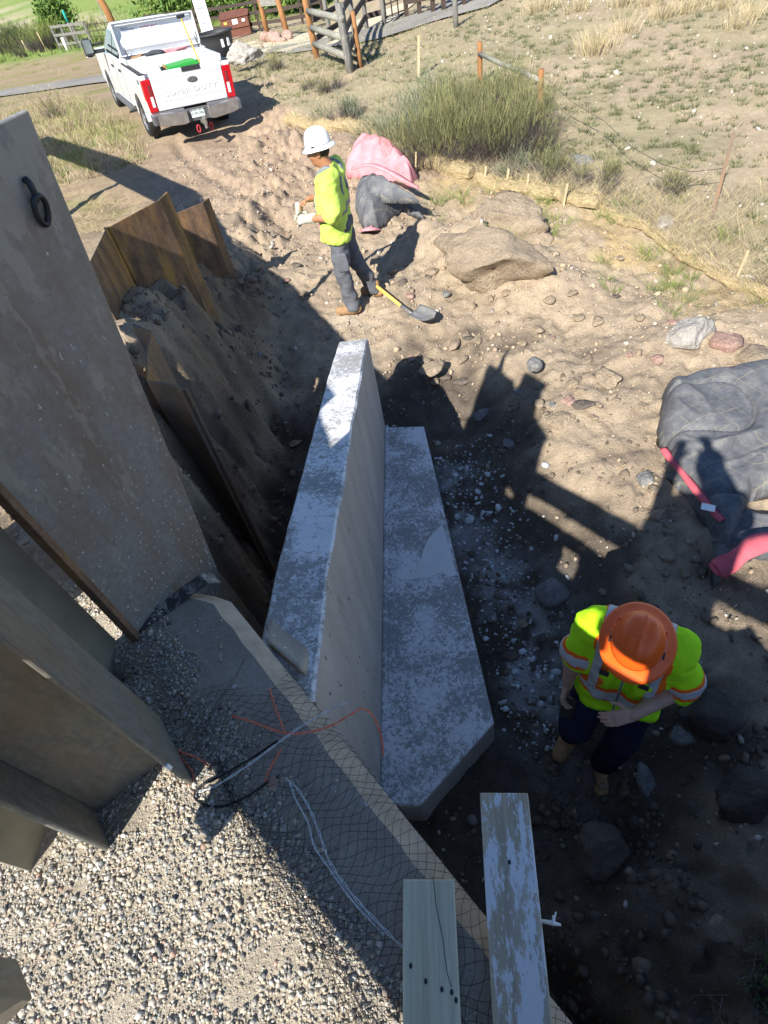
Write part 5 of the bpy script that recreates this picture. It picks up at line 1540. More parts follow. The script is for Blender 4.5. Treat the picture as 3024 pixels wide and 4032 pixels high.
def h_brace():
    a, b = gpt(1037, 178), gpt(1164, 250)
    root = empty('brace_fence', a); off = a.copy()
    for p in (a, b):
        mb = MB(); log(mb, p - off - Vector((0, 0, .15)), p - off + Vector((.02, .03, .64)), .05, 10); mb.build('post', MT['fence_brown'], root, smooth=True)
    mb = MB(); log(mb, a - off + Vector((0, 0, .46)), b - off + Vector((0, 0, .50)), .04); mb.build('brace_rail', MT['rail_grey'], root, smooth=True)
    ends = [gpt(1300, 320), gpt(1420, 420), gpt(1545, 430)]
    for h in (.3, .55):
        prev = b - off + Vector((.05, 0, h))
        for e in ends:
            q = e - off + Vector((0, 0, h * .6)); mb = MB(); m_ = (prev + q) / 2 - Vector((0, 0, .06)); mb.tube([prev, m_, q], .0035, 4); mb.build('wire', MT['black_steel'], root); prev = q
    tag(root, 'brown braced fence corner of two posts and a log with sagging wire', 'fence')
    p = gpt(1535, 480); mb = MB(); mb.bar((0, 0, -.1), (.28, .4, .72), .035, .035); o = mb.build('steel_fence_post', MT['pile_dark']); o.location = p; tag(o, 'thin dark fence post leaning over in the dry weeds', 'post')
    p = gpt(985, 60); mb = MB(); log(mb, (0, 0, -.1), (0, 0, 1.0), .07); o = mb.build('fence_post', MT['fence_grey'], smooth=True); o.location = p; tag(o, 'grey stub post standing before the far rail fence', 'post')
h_brace()
def rail_fence(name, bases, h, rails, label, mat='fence_dark', pw=.12):
    pts = [gpt(*b) for b in bases]; root = empty(name, pts[0]); off = pts[0].copy()
    for p in pts:
        mb = MB(); mb.box(p - off + Vector((0, 0, h / 2 - .05)), (pw, pw, h + .1)); mb.build('post', MT[mat], root)
    for a, b in zip(pts[:-1], pts[1:]):
        for z in rails:
            mb = MB(); mb.bar(a - off + Vector((0, -.08, z)), b - off + Vector((0, -.08, z)), .05, .14); mb.build('rail', MT[mat], root)
    tag(root, label, 'fence'); return root
rail_fence('rail_fence', [(330, 84), (432, 77), (490, 73), (563, 67), (612, 60), (655, 52), (700, 46)], 1.25, (.3, .72, 1.12), 'dark rail fence running behind the brown dumpster')
rail_fence('rail_fence', [(879, 38), (907, 33), (936, 28), (959, 24), (983, 18), (1003, 12), (1022, 5), (1042, -3)], 1.2, (.4, 1.0), 'dark two-rail fence going uphill past the pipe gate')
rail_fence('pole_enclosure', [(132, 108), (152, 106), (176, 103), (202, 101)], 1.35, (.3, .8, 1.25), 'weathered rail enclosure left of the truck mirror', 'fence_grey', .13)
def pipe_gate(a, b, label, h=1.15):
    a, b = gpt(*a), gpt(*b); root = empty('pipe_gate', a); off = a.copy()
    for z in (.2, .5, .8, h):
        mb = MB(); mb.tube([a - off + Vector((0, 0, z)), b - off + Vector((0, 0, z))], .022, 6); mb.build('bar', MT['fence_dark'], root, smooth=True)
    for t in (0, .33, .66, 1):
        p = a.lerp(b, t) - off; mb = MB(); mb.tube([p + Vector((0, 0, .15)), p + Vector((0, 0, h + .02))], .022, 6); mb.build('upright', MT['fence_dark'], root, smooth=True)
    tag(root, label, 'gate')
pipe_gate((836, 54), (876, 39), 'thin pipe gate hung between the dark fences')
pipe_gate((206, 100), (262, 96), 'black pipe gate beside the weathered rail enclosure')
def post(b, h, r, mats, label, lean=(0, 0), cat='post'):
    p = gpt(*b); root = empty('marker_post', p)
    for z0, z1, m_ in mats:
        mb = MB(); mb.tube([(lean[0] * z0, lean[1] * z0, z0), (lean[0] * z1, lean[1] * z1, z1)], r, 8); mb.build('post_section', MT[m_], root, smooth=True)
    tag(root, label, cat)
post((172, 104), 1.9, .08, [(-.1, 1.35, 'fence_grey'), (1.35, 2.0, 'teal')], 'grey post with a teal painted top', (-.05, .1))
post((147, 111), .75, .1, [(-.1, .75, 'white_tag')], 'short white marker post beside the road')
post((101, 111), 1.1, .06, [(-.1, 1.1, 'stake_wood')], 'thin tan fence post at the roadside', (-.06, .06))
post((60, 111), .65, .06, [(-.1, .65, 'stake_wood')], 'stubby tan fence post near the dark roadside shrub', (-.1, .06))
def a_sign():
    a, b = gpt(580, 84), gpt(624, 84); c = (a + b) / 2
    root = empty('timber_sign', c); off = c.copy()
    d = (b - a).normalized()
    mb = MB(); log(mb, a - off - Vector((0, 0, .1)), a - off + d * .05 + Vector((0, 0, 2.6)), .1); mb.build('leg', MT['fence_brown'], root, smooth=True)
    mb = MB(); log(mb, b - off - Vector((0, 0, .1)), b - off - d * .62 + Vector((0, 0, 2.6)), .1); mb.build('leg', MT['fence_brown'], root, smooth=True)
    mb = MB(); mb.bar(a - off + Vector((0, 0, 1.15)), b - off - d * .3 + Vector((0, 0, 1.15)), .1, .26); mb.build('crossbar', MT['rail_grey'], root)
    rz = math.atan2(d.y, d.x)
    for z, w in ((2.15, 1.5), (2.75, 1.2)):
        mb = MB(); mb.box(Vector((-.05, -.14, z)), (w, .06, .42), rz=rz); bd = mb.build('board', MT['sign_wood'], root, bevel=.01)
        for k in range(2):
            mb = MB(); mb.box(Vector((-.05, -.175, z + .07 - .15 * k)), (w * (.7 - .2 * k), .012, .07), rz=rz); mb.build('carved_line', MT['pile_dark'], bd)
    tag(root, 'timber trail sign on two log legs rising from pink rocks', 'sign')
    r = np.random.default_rng(9)
    for k in range(16):
        p = gpt(572 + k * 3.6 + r.uniform(-2, 2), 89 + r.uniform(-5, 3)); s = r.uniform(.26, .5)
        stone('landscape_rock', (p.x, p.y), (s, s * .9, s * .8), 700 + k, pkm, 'pink landscaping rock heaped round the legs of the timber sign', 'rock', 'pink rocks round the timber sign', base=ICO2, sink=.12)
a_sign()
def dumpster():
    p = gpt(515, 79); root = empty('dumpster', p, rz=-.1); root.scale = (1.05, 1, .62)
    mb = MB(); mb.hexa([(-.68, 0, 0), (.68, 0, 0), (.68, .9, 0), (-.68, .9, 0), (-.68, .0, 1.2), (.68, .0, 1.2), (.68, .9, 1.45), (-.68, .9, 1.45)]); mb.build('body', MT['dumpster'], root, bevel=.02)
    mb = MB(); mb.box((0, -.025, .58), (1.36, .05, .06)); mb.build('ridge', MT['dumpster'], root)
    mb = MB(); mb.hexa([(-.72, -.04, 1.21), (.72, -.04, 1.21), (.72, .94, 1.47), (-.72, .94, 1.47), (-.72, -.04, 1.26), (.72, -.04, 1.26), (.72, .94, 1.52), (-.72, .94, 1.52)]); mb.build('lid', MT['dumpster'], root)
    for x, w, h, m_ in ((-.46, .15, .14, 'yellow_print'), (.02, .26, .32, 'white_tag'), (.44, .15, .17, 'white_tag')):
        mb = MB(); mb.box((x, -.006, .95), (w, .01, h)); mb.build('sticker', MT[m_], root)
    tag(root, 'brown metal dumpster with white stickers in front of the rail fence', 'dumpster')
dumpster()
def info_sign():
    p = gpt(458, 100); root = empty('information_board', p, rz=.1); root.scale = (1.2, 1, 1.15)
    mb = MB(); mb.box((0, 0, 1.35), (.46, .03, 2.0)); b = mb.build('panel', MT['sign_face'], root, bevel=.004)
    for x in (-.18, .18):
        mb = MB(); mb.box((x, .04, 1.0), (.05, .05, 2.2)); mb.build('post', MT['fence_grey'], root)
    for k in range(11):
        mb = MB(); mb.box((-.02 + .03 * math.sin(k * 2), -.017, 2.15 - k * .155), (.2 + .1 * abs(math.sin(k * 1.7)), .004, .035 if k % 3 else .06)); mb.build('print_line', MT['grey_print'], b)
    tag(root, 'tall narrow white information board printed with grey lines', 'sign')
info_sign()
def tub():
    p = gpt(481, 132); root = empty('black_tub', p); root.scale = (.95, .95, 1.05)
    mb = MB(); mb.lathe([(.0, .02), (.40, .0), (.5, .55), (.52, .72), (.56, .73), (.56, .78), (.50, .78), (.47, .6), (.38, .06), (.0, .06)], 20, (0, 0, 0), 1.15, .9); mb.build('shell', MT['black_plastic'], root, smooth=True)
    for a in (-1.2, -.75):
        mb = MB(); mb.box((.56 * math.cos(a), .44 * math.sin(a), .5), (.09, .05, .2), rz=a + 1.57); mb.build('tape_mark', MT['white_tag'], root)
    tag(root, 'large black plastic tub standing behind the truck bed', 'tub')
tub()
def bent_post():
    p = gpt(266, 97); root = empty('leaning_timber', p); root.scale = (1.5, 1, 1.15)
    mb = MB(); mb.tube([(0, 0, -.1), (-.15, .1, 1.6), (-.4, .1, 3.0)], [.14, .14, .13], 10); mb.build('trunk', MT['fence_brown'], root, smooth=True)
    tag(root, 'thick brown leaning timber rising behind the truck cab', 'timber')
    p = gpt(250, 100); root = empty('street_sign', p)
    mb = MB(); mb.tube([(0, 0, 0), (-.05, 0, 3.2)], .03, 6); mb.build('pole', MT['galv'], root)
    mb = MB(); mb.box((-.06, -.03, 3.35), (.4, .01, .4)); mb.build('plate', MT['galv'], root)
    tag(root, 'small grey sign plate on a thin pole beside the leaning timber', 'sign')
bent_post()

# ------------------------------------------------------------------ shrubs and willows
def shrub(px, rad, h, n, pal, label, seed, twig=(.1, .085, .075), cat='shrub', w=.006, group=None, name='brush_shrub'):
    c = gpt(*px); root = empty(name, c)
    r = np.random.default_rng(seed)
    a = r.uniform(0, 6.283, n); d = np.sqrt(r.uniform(0, 1, n)) * rad * .45
    cl = r.normal(0, .8, (int(n / 150) + 4, 2)) * rad; hk = r.uniform(.62, 1.15, len(cl)); k = r.integers(0, len(cl), n)
    P = np.stack([np.cos(a) * d * .36 + cl[k, 0] * .5, np.sin(a) * d * .36 + cl[k, 1] * .5, np.zeros(n) - .02], -1)
    lean = np.stack([P[:, 0] * .7 + np.cos(a) * d * .7, P[:, 1] * .7 + np.sin(a) * d * .7], -1) / rad * r.uniform(.3, 1.0, (n, 1)) * 1.1 + r.normal(0, .17, (n, 2))
    H = hk[k] * h * r.uniform(.55, 1.08, n) * (1 - .3 * np.hypot(P[:, 0], P[:, 1]) / rad)
    tw = np.array(twig) * r.uniform(.6, 1.3, (n, 1))
    m = n
    blades('twigs', P[:m], H[:m] * .8, np.full(m, w * 1.1), tw[:m] * .8, tw[:m] * 1.5, lean[:m], MT['blade'], None, 3, seed, root, 'stuff', .3)
    # leafy tips: shorter blades starting along the upper stems
    q = int(n * 1.9); j = r.integers(0, n, q); t = r.uniform(.6, 1.0, q)
    C = P[j] + np.stack([lean[j, 0] * (t * .7 + .3 * t * t), lean[j, 1] * (t * .7 + .3 * t * t), t], -1) * H[j][:, None]
    g = pal[r.integers(0, len(pal), q)] * r.uniform(.7, 1.2, (q, 1))
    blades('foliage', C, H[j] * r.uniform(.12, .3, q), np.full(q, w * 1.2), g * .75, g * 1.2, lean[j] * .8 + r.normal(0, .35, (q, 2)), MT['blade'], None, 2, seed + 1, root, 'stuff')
    q = int(n * .9); j = r.integers(0, n, q); dd = np.array([(.17, .14, .13), (.12, .1, .1), (.22, .19, .17)])[r.integers(0, 3, q)]
    blades('dead_twigs', P[j] + r.normal(0, .04, (q, 3)) * np.array([1, 1, 0]), h * r.uniform(.25, .6, q), np.full(q, w * 1.1), dd * .8, dd * 1.2, lean[j] * 1.5 + r.normal(0, .5, (q, 2)), MT['blade'], None, 2, seed + 2, root, 'stuff')
    tag(root, label, cat, group)
RAB = np.array([(.205, .215, .085), (.255, .25, .105), (.17, .185, .085), (.31, .29, .14)])
SAG = np.array([(.24, .27, .17), (.28, .3, .2), (.2, .24, .13)])
shrub((950, 352), .8, .95, 2300, RAB, 'big rabbitbrush with bright green tips and grey twigs at its foot', 1, group='brush beside the straw roll')
shrub((1040, 340), .75, .9, 2000, RAB, 'rabbitbrush clump below the braced fence corner', 2, group='brush beside the straw roll')
shrub((1120, 312), .6, .8, 1500, RAB, 'rabbitbrush growing against the right post of the braced fence', 3, group='brush beside the straw roll')
shrub((880, 318), .6, .75, 1300, SAG, 'grey-green sagebrush at the left end of the big brush', 4, group='brush beside the straw roll')
shrub((1010, 262), .7, .8, 1400, RAB, 'green brush rising behind the front clumps', 5, group='brush beside the straw roll')
shrub((930, 250), .6, .7, 1000, SAG, 'silvery brush in front of the tall leaning stake', 6, group='brush beside the straw roll')
shrub((1085, 245), .5, .75, 900, RAB, 'brush between the two posts of the braced fence', 7, group='brush beside the straw roll')
shrub((740, 262), .45, .5, 700, SAG, 'low sagebrush behind the white hard hat', 8, group='brush beside the straw roll')
shrub((1130, 385), .45, .4, 700, SAG, 'low grey brush just above the straw roll', 9, group='brush beside the straw roll')
shrub((1190, 375), .4, .4, 600, RAB, 'small green brush next to the grey rock slab', 10, group='brush beside the straw roll')
shrub((1300, 410), .4, .36, 600, RAB, 'low green brush among the dead weeds', 11, group='brush beside the straw roll')
shrub((1450, 415), .3, .25, 350, RAB, 'small green weed clump in the bare pasture', 12)
shrub((600, 150), .35, .4, 350, RAB, 'lone green weed clump between truck and log panel', 13)
shrub((712, 195), .3, .4, 350, RAB, 'small green clump below the log panel', 14)
shrub((675, 190), .25, .3, 250, RAB, 'tiny bright green tuft left of the clump below the log panel', 15)
shrub((45, 108), 1.7, 1.9, 1300, np.array([(.09, .12, .05), (.12, .15, .06)]), 'dark roadside shrub behind the tan fence posts', 16, w=.02)
shrub((110, 106), 1.9, 1.6, 1200, np.array([(.2, .26, .07), (.26, .29, .09)]), 'pale green roadside brush by the weathered enclosure', 17, w=.02)
shrub((10, 112), 1.6, 1.3, 800, np.array([(.25, .26, .1), (.33, .3, .13)]), 'yellowish tall weeds at the road edge', 18, w=.02)
shrub((122, 255), .3, .55, 260, np.array([(.2, .15, .09), (.26, .2, .12)]), 'dead brown shrub on the bank beside the green grass', 19)

shrub((1640, 2165), .16, .16, 160, np.array([(.1, .2, .06), (.13, .24, .08)]), 'little green plant on the dark slope under the planks', 20)

def willow(px, rad, h, label, seed, pal):
    c = gpt(*px); root = empty('willow_bush', c); r = np.random.default_rng(seed)
    mb = MB()
    for k in range(7):
        a = r.uniform(0, 6.28); e = Vector((math.cos(a) * rad * .5, math.sin(a) * rad * .5, h * r.uniform(.5, .85)))
        mb.tube([Vector((0, 0, -.1)), e * .5 + Vector((0, 0, .2)), e], [.09, .06, .02], 6)
    mb.build('trunk', MT['bark'], root)
    n = 3600
    nc = 34; cc = r.normal(0, 1, (nc, 3)); cc /= np.linalg.norm(cc, axis=1)[:, None]
    cc = cc * np.array([rad * .7, rad * .7, h * .4]) * r.uniform(.4, 1, (nc, 1)) + np.array([0, 0, h * .55])
    P = cc[r.integers(0, nc, n)] + r.normal(0, .2 * rad, (n, 3)) * np.array([1, 1, .9]); P = P[P[:, 2] > .05]
    n = len(P); g = pal[r.integers(0, len(pal), n)] * r.uniform(.6, 1.25, (n, 1))
    u = r.normal(size=(n, 3)); u /= np.linalg.norm(u, axis=1)[:, None]; w = np.cross(u, r.normal(size=(n, 3))); w /= np.linalg.norm(w, axis=1)[:, None]
    s1, s2 = r.uniform(.12, .28, (n, 1)), r.uniform(.04, .08, (n, 1))
    V = np.stack([P - u * s1, P + w * s2, P + u * s1, P - w * s2], 1).reshape(-1, 3)
    mesh_np('crown', V, np.arange(4 * n).reshape(-1, 4), MT['leaf'], root, colors=np.repeat(g, 4, 0))
    tag(root, label, 'willow bush', 'willows along the far fence')
WIL = np.array([(.1, .19, .04), (.14, .24, .05), (.18, .27, .06)])
for k, (px, rad, h, lab) in enumerate([((395, 52), 3.6, 4.0, 'willow bush behind the truck box lid'), ((470, 44), 3.3, 3.8, 'willow bush rising behind the white information board'), ((545, 36), 2.4, 3.4, 'slim dark willow behind the dumpster'), ((612, 30), 3.2, 3.6, 'willow bush behind the timber sign'), ((668, 22), 2.8, 3.2, 'willow bush behind the log panel'), ((140, 78), 1.7, 2.2, 'round green bush growing inside the weathered enclosure')]):
    willow(px, rad, h, lab, 40 + k, WIL)

# ------------------------------------------------------------------ pickup truck
def make_truck():
    root = empty('pickup_truck', (-2.3, 15.4, 0.0), rz=math.atan2(.366, .93) )
    root.location.z = .0; root.scale = (.89, .89, .85)
    T = root
    pt, bk, gl, ch = MT['paint'], MT['black_plastic'], MT['glass'], MT['chrome']
    WB = 4.2
    def arch(cy, r, a0=0, a1=math.pi, n=10):
        return [(cy + r * math.cos(a), .40 + r * math.sin(a)) for a in np.linspace(a0, a1, n)]
    # bed sides (profile in y,z)
    side = [(-1.2, .66), (-1.24, 1.40), (.86, 1.40), (.86, .60), (.52, .60)] + arch(0, .52)[0:] + [(-.52, .6), (-.55, .62)]
    for s_ in (-1, 1):
        mb = MB(); mb.prism(side, s_ * .88, s_ * 1.0, 'x'); o = mb.build('bed_side', pt, T, bevel=.02)
        mb = MB(); mb.box((s_ * .94, -.19, 1.412), (.125, 2.06, .022)); mb.build('rail_cap', bk, o)
    mb = MB(); mb.box((0, -.18, .86), (1.76, 2.06, .04)); mb.build('bed_floor', MT['mid_plastic'], T)
    mb = MB(); mb.box((0, .84, 1.13), (1.76, .04, .56)); mb.build('bed_front_wall', pt, T)
    # cab and hood
    cab = [(.92, .52), (.92, 1.44), (3.55, 1.40), (4.95, 1.36), (5.16, 1.2), (5.18, .6), (WB + .53, .55)] + arch(WB, .53) + [(WB - .55, .5)]
    mb = MB(); mb.prism(cab, -.99, .99, 'x'); cb = mb.build('cab_body', pt, T, bevel=.035)
    mb = MB(); mb.hexa([(-.97, .96, 1.42), (.97, .96, 1.42), (.93, 3.55, 1.40), (-.93, 3.55, 1.40), (-.76, 1.06, 2.02), (.76, 1.06, 2.02), (.72, 2.75, 2.04), (-.72, 2.75, 2.04)])
    mb.build('roof_cabin', pt, T, bevel=.05)
    def side_pt(s_, y, z):          # a point on the slanted cabin side
        t = (z - 1.42) / .6; w = .97 - .21 * t + .004; return (s_ * w, y, z)
    for s_ in (-1, 1):
        for y0, y1, y2, y3 in ((1.16, 2.05, 1.16, 2.02), (2.13, 3.28, 2.11, 2.80)):
            q = [side_pt(s_, y0, 1.46), side_pt(s_, y1, 1.46), side_pt(s_, y3, 1.92), side_pt(s_, y2, 1.92)]
            mb = MB(); mb.add([(v[0] - s_ * .02, v[1], v[2]) for v in q] + q, [(0, 1, 2, 3), (4, 5, 6, 7), (0, 1, 5, 4), (1, 2, 6, 5), (2, 3, 7, 6), (3, 0, 4, 7)]); mb.build('side_window', gl, T)
        for yy in (1.1, 2.09, 3.3):
            mb = MB(); mb.box((s_ * .991, yy, .98), (.004, .012, .82)); mb.build('door_seam', bk, T)
        for yy in (1.35, 2.32):
            mb = MB(); mb.box((s_ * 1.005, yy, 1.22), (.03, .2, .05)); mb.build('door_handle', bk, T, bevel=.008)
        mb = MB(); mb.box((s_ * .98, 2.1, .46), (.2, 2.3, .08)); mb.build('side_step', MT['mid_plastic'], T, bevel=.02)
        mr = empty('side_mirror'); mr.parent = T
        mb = MB(); mb.box((s_ * 1.12, 3.02, 1.48), (.3, .06, .08)); mb.box((s_ * 1.12, 3.02, 1.62), (.3, .05, .05)); mb.build('mirror_arm', bk, mr)
        mb = MB(); mb.box((s_ * 1.36, 3.02, 1.58), (.24, .14, .40), bev=.05); mb.build('mirror_housing', bk, mr, bevel=.02)
        mb = MB(); mb.box((s_ * 1.36, 2.945, 1.61), (.19, .01, .28)); mb.build('mirror_glass', simple('mirror_glass', (.3, .36, .36), .08, .8, .6, .05), mr)
        mb = MB(); mb.box((s_ * 1.36, 3.06, 1.40), (.2, .1, .09), bev=.03); mb.build('mirror_cap', pt, mr)
    mb = MB(); mb.add([(-.72, 1.0, 1.48), (.72, 1.0, 1.48), (.62, 1.055, 1.9), (-.62, 1.055, 1.9), (-.72, .985, 1.48), (.72, .985, 1.48), (.62, 1.04, 1.9), (-.62, 1.04, 1.9)], [(0, 1, 2, 3), (4, 5, 6, 7), (0, 1, 5, 4), (1, 2, 6, 5), (2, 3, 7, 6), (3, 0, 4, 7)]); mb.build('rear_window', gl, T)
    # tailgate
    tg = MB(); tg.prism([(-1.245, .70), (-1.262, .86), (-1.255, .90), (-1.262, 1.24), (-1.275, 1.30), (-1.285, 1.395), (-1.25, 1.425), (-1.18, 1.40), (-1.18, .70)], -.80, .80, 'x')
    tg = tg.build('tailgate', pt, T, bevel=.012)
    mb = MB(); mb.box((.12, -1.27, 1.39), (.42, .05, .09)); mb.build('tailgate_handle', bk, tg, bevel=.012)
    mb = MB(); mb.box((0, -1.258, .878), (1.58, .02, .012)); mb.build('crease', pt, tg)
    F = Matrix.Translation((.02, -1.262, 1.0)) @ Matrix.Rotation(R(90), 4, 'X') @ Matrix.Scale(1.55, 4, (1, 0, 0))
    lt = simple('raised_letter_paint', (.76, .77, .78), .3, .5, var=.04)
    text_mesh('raised_lettering', 'SUPER DUTY', .135, lt, tg, F, .004)
    mb = MB(); mb.lathe([(0, .012), (.085, .012), (.1, .0)], 24, (0, 0, 0), 1.2, .58); mb.M = Matrix.Identity(4)
    em = MB(); em.M = Matrix.Translation((.1, -1.262, 1.18)) @ Matrix.Rotation(R(90), 4, 'X'); em.lathe([(0, .014), (.085, .014), (.1, .0)], 24, (0, 0, 0), 1.2, .56); e_ = em.build('oval_emblem', MT['mid_plastic'], tg, smooth=False)
    text_mesh('emblem_script', 'Ford', .075, ch, e_, Matrix.Translation((.1, -1.278, 1.18)) @ Matrix.Rotation(R(90), 4, 'X'), .002)
    # lights
    for s_ in (-1, 1):
        mb = MB(); mb.prism([(s_ * .812, .70), (s_ * .99, .70), (s_ * 1.004, 1.02), (s_ * 1.0, 1.32), (s_ * .81, 1.32)], -1.262, -1.10, 'y'); l_ = mb.build('tail_light', MT['red_lens'], T, bevel=.012)
        mb = MB(); mb.box((s_ * .875, -1.266, .90), (.06, .012, .2)); mb.build('reverse_lens', MT['clear_lens'], l_)
        mb = MB(); mb.box((s_ * .875, -1.266, 1.12), (.055, .01, .2)); mb.build('smoked_lens', simple('smoked_lens', (.22, .03, .035), .2, .6, var=.1), l_)
        text_mesh('side_badge', '4X4', .12, bk, T, Matrix.Translation((s_ * 1.002, -.85, 1.24)) @ Matrix.Rotation(R(90) * s_, 4, 'Z') @ Matrix.Rotation(R(90), 4, 'X'), .002)
    # bumper
    bp = empty('rear_bumper'); bp.parent = T
    for s_ in (-1, 1):
        mb = MB(); mb.prism([(s_ * .24, .42), (s_ * .36, .40), (s_ * .8, .44), (s_ * 1.0, .5), (s_ * 1.0, .70), (s_ * .24, .66)], -1.47, -1.3, 'y'); mb.build('bumper_face', ch, bp, bevel=.02)
        mb = MB(); mb.prism([(-1.465, .60), (-1.465, .672), (-1.28, .70), (-1.28, .60)], s_ * .27, s_ * .9, 'x'); mb.build('step_pad', MT['mid_plastic'], bp, bevel=.006)
        mb = MB(); mb.box((s_ * .97, -1.38, .58), (.1, .22, .2)); mb.build('corner_cap', MT['mid_plastic'], bp, bevel=.02)
    mb = MB(); mb.box((0, -1.34, .54), (.5, .1, .24)); mb.build('plate_recess', MT['mid_plastic'], bp)
    mb = MB(); mb.box((.0, -1.40, .56), (.31, .01, .16)); lp = mb.build('licence_plate', simple('plate_white', (.72, .76, .74), .5, .3, var=.05), bp, bevel=.004)
    mb = MB(); mb.prism([(-.15, .605), (-.1, .63), (-.06, .615), (0, .632), (.06, .612), (.11, .63), (.15, .605), (.15, .637), (-.15, .637)], -1.4075, -1.406, 'y'); mb.build('plate_band', MT['green_print'], lp)
    text_mesh('plate_number', 'CVK-F82', .078, MT['green_print'], lp, Matrix.Translation((0, -1.4065, .555)) @ Matrix.Rotation(R(90), 4, 'X'), .0012)
    # hitch
    hi = empty('tow_hitch'); hi.parent = T
    mb = MB(); mb.box((.06, -1.5, .40), (.08, .3, .08)); mb.tube([(.06, -1.63, .28), (.06, -1.63, .46)], .035, 10); mb.tube([(.06, -1.63, .46), (.06, -1.63, .53)], .05, 10); mb.build('ball_mount', ch, hi, smooth=False)
    for x in (-.1, .2):
        mb = MB(); mb.tube([(x + .035 * math.cos(a), -1.52, .28 + .075 * math.sin(a)) for a in np.linspace(0, 6.28, 16)[:-1]], .014, 6, closed=True); mb.build('safety_shackle', MT['red_print'], hi)
    # wheels
    for x, y in ((-.86, 0), (.86, 0), (-.86, WB), (.86, WB)):
        w = empty('wheel'); w.parent = T; w.location = (x, y, .40)
        s_ = 1 if x > 0 else -1
        mb = MB(); mb.M = Matrix.Rotation(R(90), 4, 'Y'); mb.lathe([(.25, -.13), (.36, -.135), (.40, -.10), (.405, 0), (.40, .10), (.36, .135), (.25, .13)], 28); mb.build('tyre', MT['rubber'], w, smooth=True)
        mb = MB(); mb.M = Matrix.Rotation(R(90) * s_, 4, 'Y'); mb.lathe([(.26, .13), (.245, .12), (.22, .06), (.08, .075), (.075, .13), (0, .135)], 24); mb.build('rim', ch, w, smooth=True)
        for k in range(8):
            a = k * math.pi / 4; mb = MB(); mb.box((s_ * .085, .15 * math.cos(a), .15 * math.sin(a)), (.03, .045, .045)); mb.build('rim_hole', bk, w)
    mb = MB(); mb.box((0, 1.8, .62), (1.5, 5.6, .3)); mb.build('chassis', bk, T)
    # open cross-bed tool chest
    tb = empty('tool_chest'); tb.parent = T; al = MT['aluminium']
    mb = MB()
    for c, d in (((0, .76, 1.36), (1.9, .04, .32)), ((0, .30, 1.36), (1.9, .04, .32)), ((-.93, .53, 1.36), (.04, .5, .32)), ((.93, .53, 1.36), (.04, .5, .32)), ((0, .53, 1.22), (1.86, .46, .03))): mb.box(c, d)
    mb.build('chest_body', al, tb)
    mb = MB(); M_ = Matrix.Translation((0, .80, 1.53)) @ Matrix.Rotation(R(-13), 4, 'X'); mb.M = M_
    for c, d in (((0, .02, .31), (1.92, .02, .64)), ((-.95, -.06, .31), (.02, .16, .64)), ((.95, -.06, .31), (.02, .16, .64)), ((0, -.06, .625), (1.92, .16, .02)), ((0, -.06, .0), (1.92, .16, .02))): mb.box(c, d)
    lid = mb.build('lid', al, tb)
    mb = MB(); mb.M = M_; mb.hexa([(-.84, -.10, .12), (.90, -.10, .12), (.86, .0, .03), (-.80, .0, .03), (-.86, -.10, .28), (.90, -.10, .28), (.74, .0, .44), (-.72, .0, .44)]); mb.build('lid_tray', al, lid)
    mb = MB(); mb.M = M_; mb.box((0, -.09, .585), (1.74, .02, .03)); mb.build('lid_bar', MT['sign_face'], lid)
    mb = MB(); mb.M = M_; mb.box((-.1, .006, .50), (.5, .006, .09)); pl = mb.build('maker_label', MT['sign_face'], lid)
    text_mesh('label_print', 'weather guard', .072, MT['red_print'], pl, M_ @ Matrix.Translation((-.1, .001, .50)) @ Matrix.Rotation(R(90), 4, 'X'), .001)
    mb = MB(); mb.M = M_; mb.box((-.66, .006, .50), (.16, .006, .08)); mb.box((-.5, .006, .49), (.12, .006, .03)); mb.build('safety_label', MT['grey_print'], lid)
    for x in (-.84, .84):
        mb = MB(); mb.tube([(x, .34, 1.5), (x, .66, 1.72)], .012, 6); mb.build('gas_strut', bk, tb)
    # side boxes on the rails
    for s_ in (-1, 1):
        mb = MB(); mb.hexa([(s_ * .9 - .02, -1.12, 1.1), (s_ * .42, -1.12, 1.1), (s_ * .42, .26, 1.1), (s_ * .9, .26, 1.1), (s_ * .9, -1.10, 1.52), (s_ * .5, -1.10, 1.56), (s_ * .5, .24, 1.56), (s_ * .9, .24, 1.52)] if s_ > 0 else [(s_ * .42, -1.12, 1.1), (s_ * .9, -1.12, 1.1), (s_ * .9, .26, 1.1), (s_ * .42, .26, 1.1), (s_ * .5, -1.10, 1.56), (s_ * .9, -1.10, 1.52), (s_ * .9, .24, 1.52), (s_ * .5, .24, 1.56)])
        b = mb.build('side_box', al, T, bevel=.02)
        mb = MB(); mb.box((s_ * .66, -1.125, 1.40), (.46, .008, .012)); mb.build('box_seam', bk, b)
        for x in (.6, .68):
            mb = MB(); mb.box((s_ * x, -1.125, 1.30), (.035, .01, .03)); mb.build('box_latch', bk, b)
    tag(root, 'white crew-cab pickup truck with open tool chest parked on the dirt', 'pickup truck')
    root.rotation_euler = (0, R(4.5), TRUCK_RZ)
    return root
TRUCK_RZ = R(19)
TR = make_truck()
def tloc(x, y, z):
    q = TR.rotation_euler.to_matrix() @ Vector((x * .89, y * .89, z * .85))
    return TR.location + q
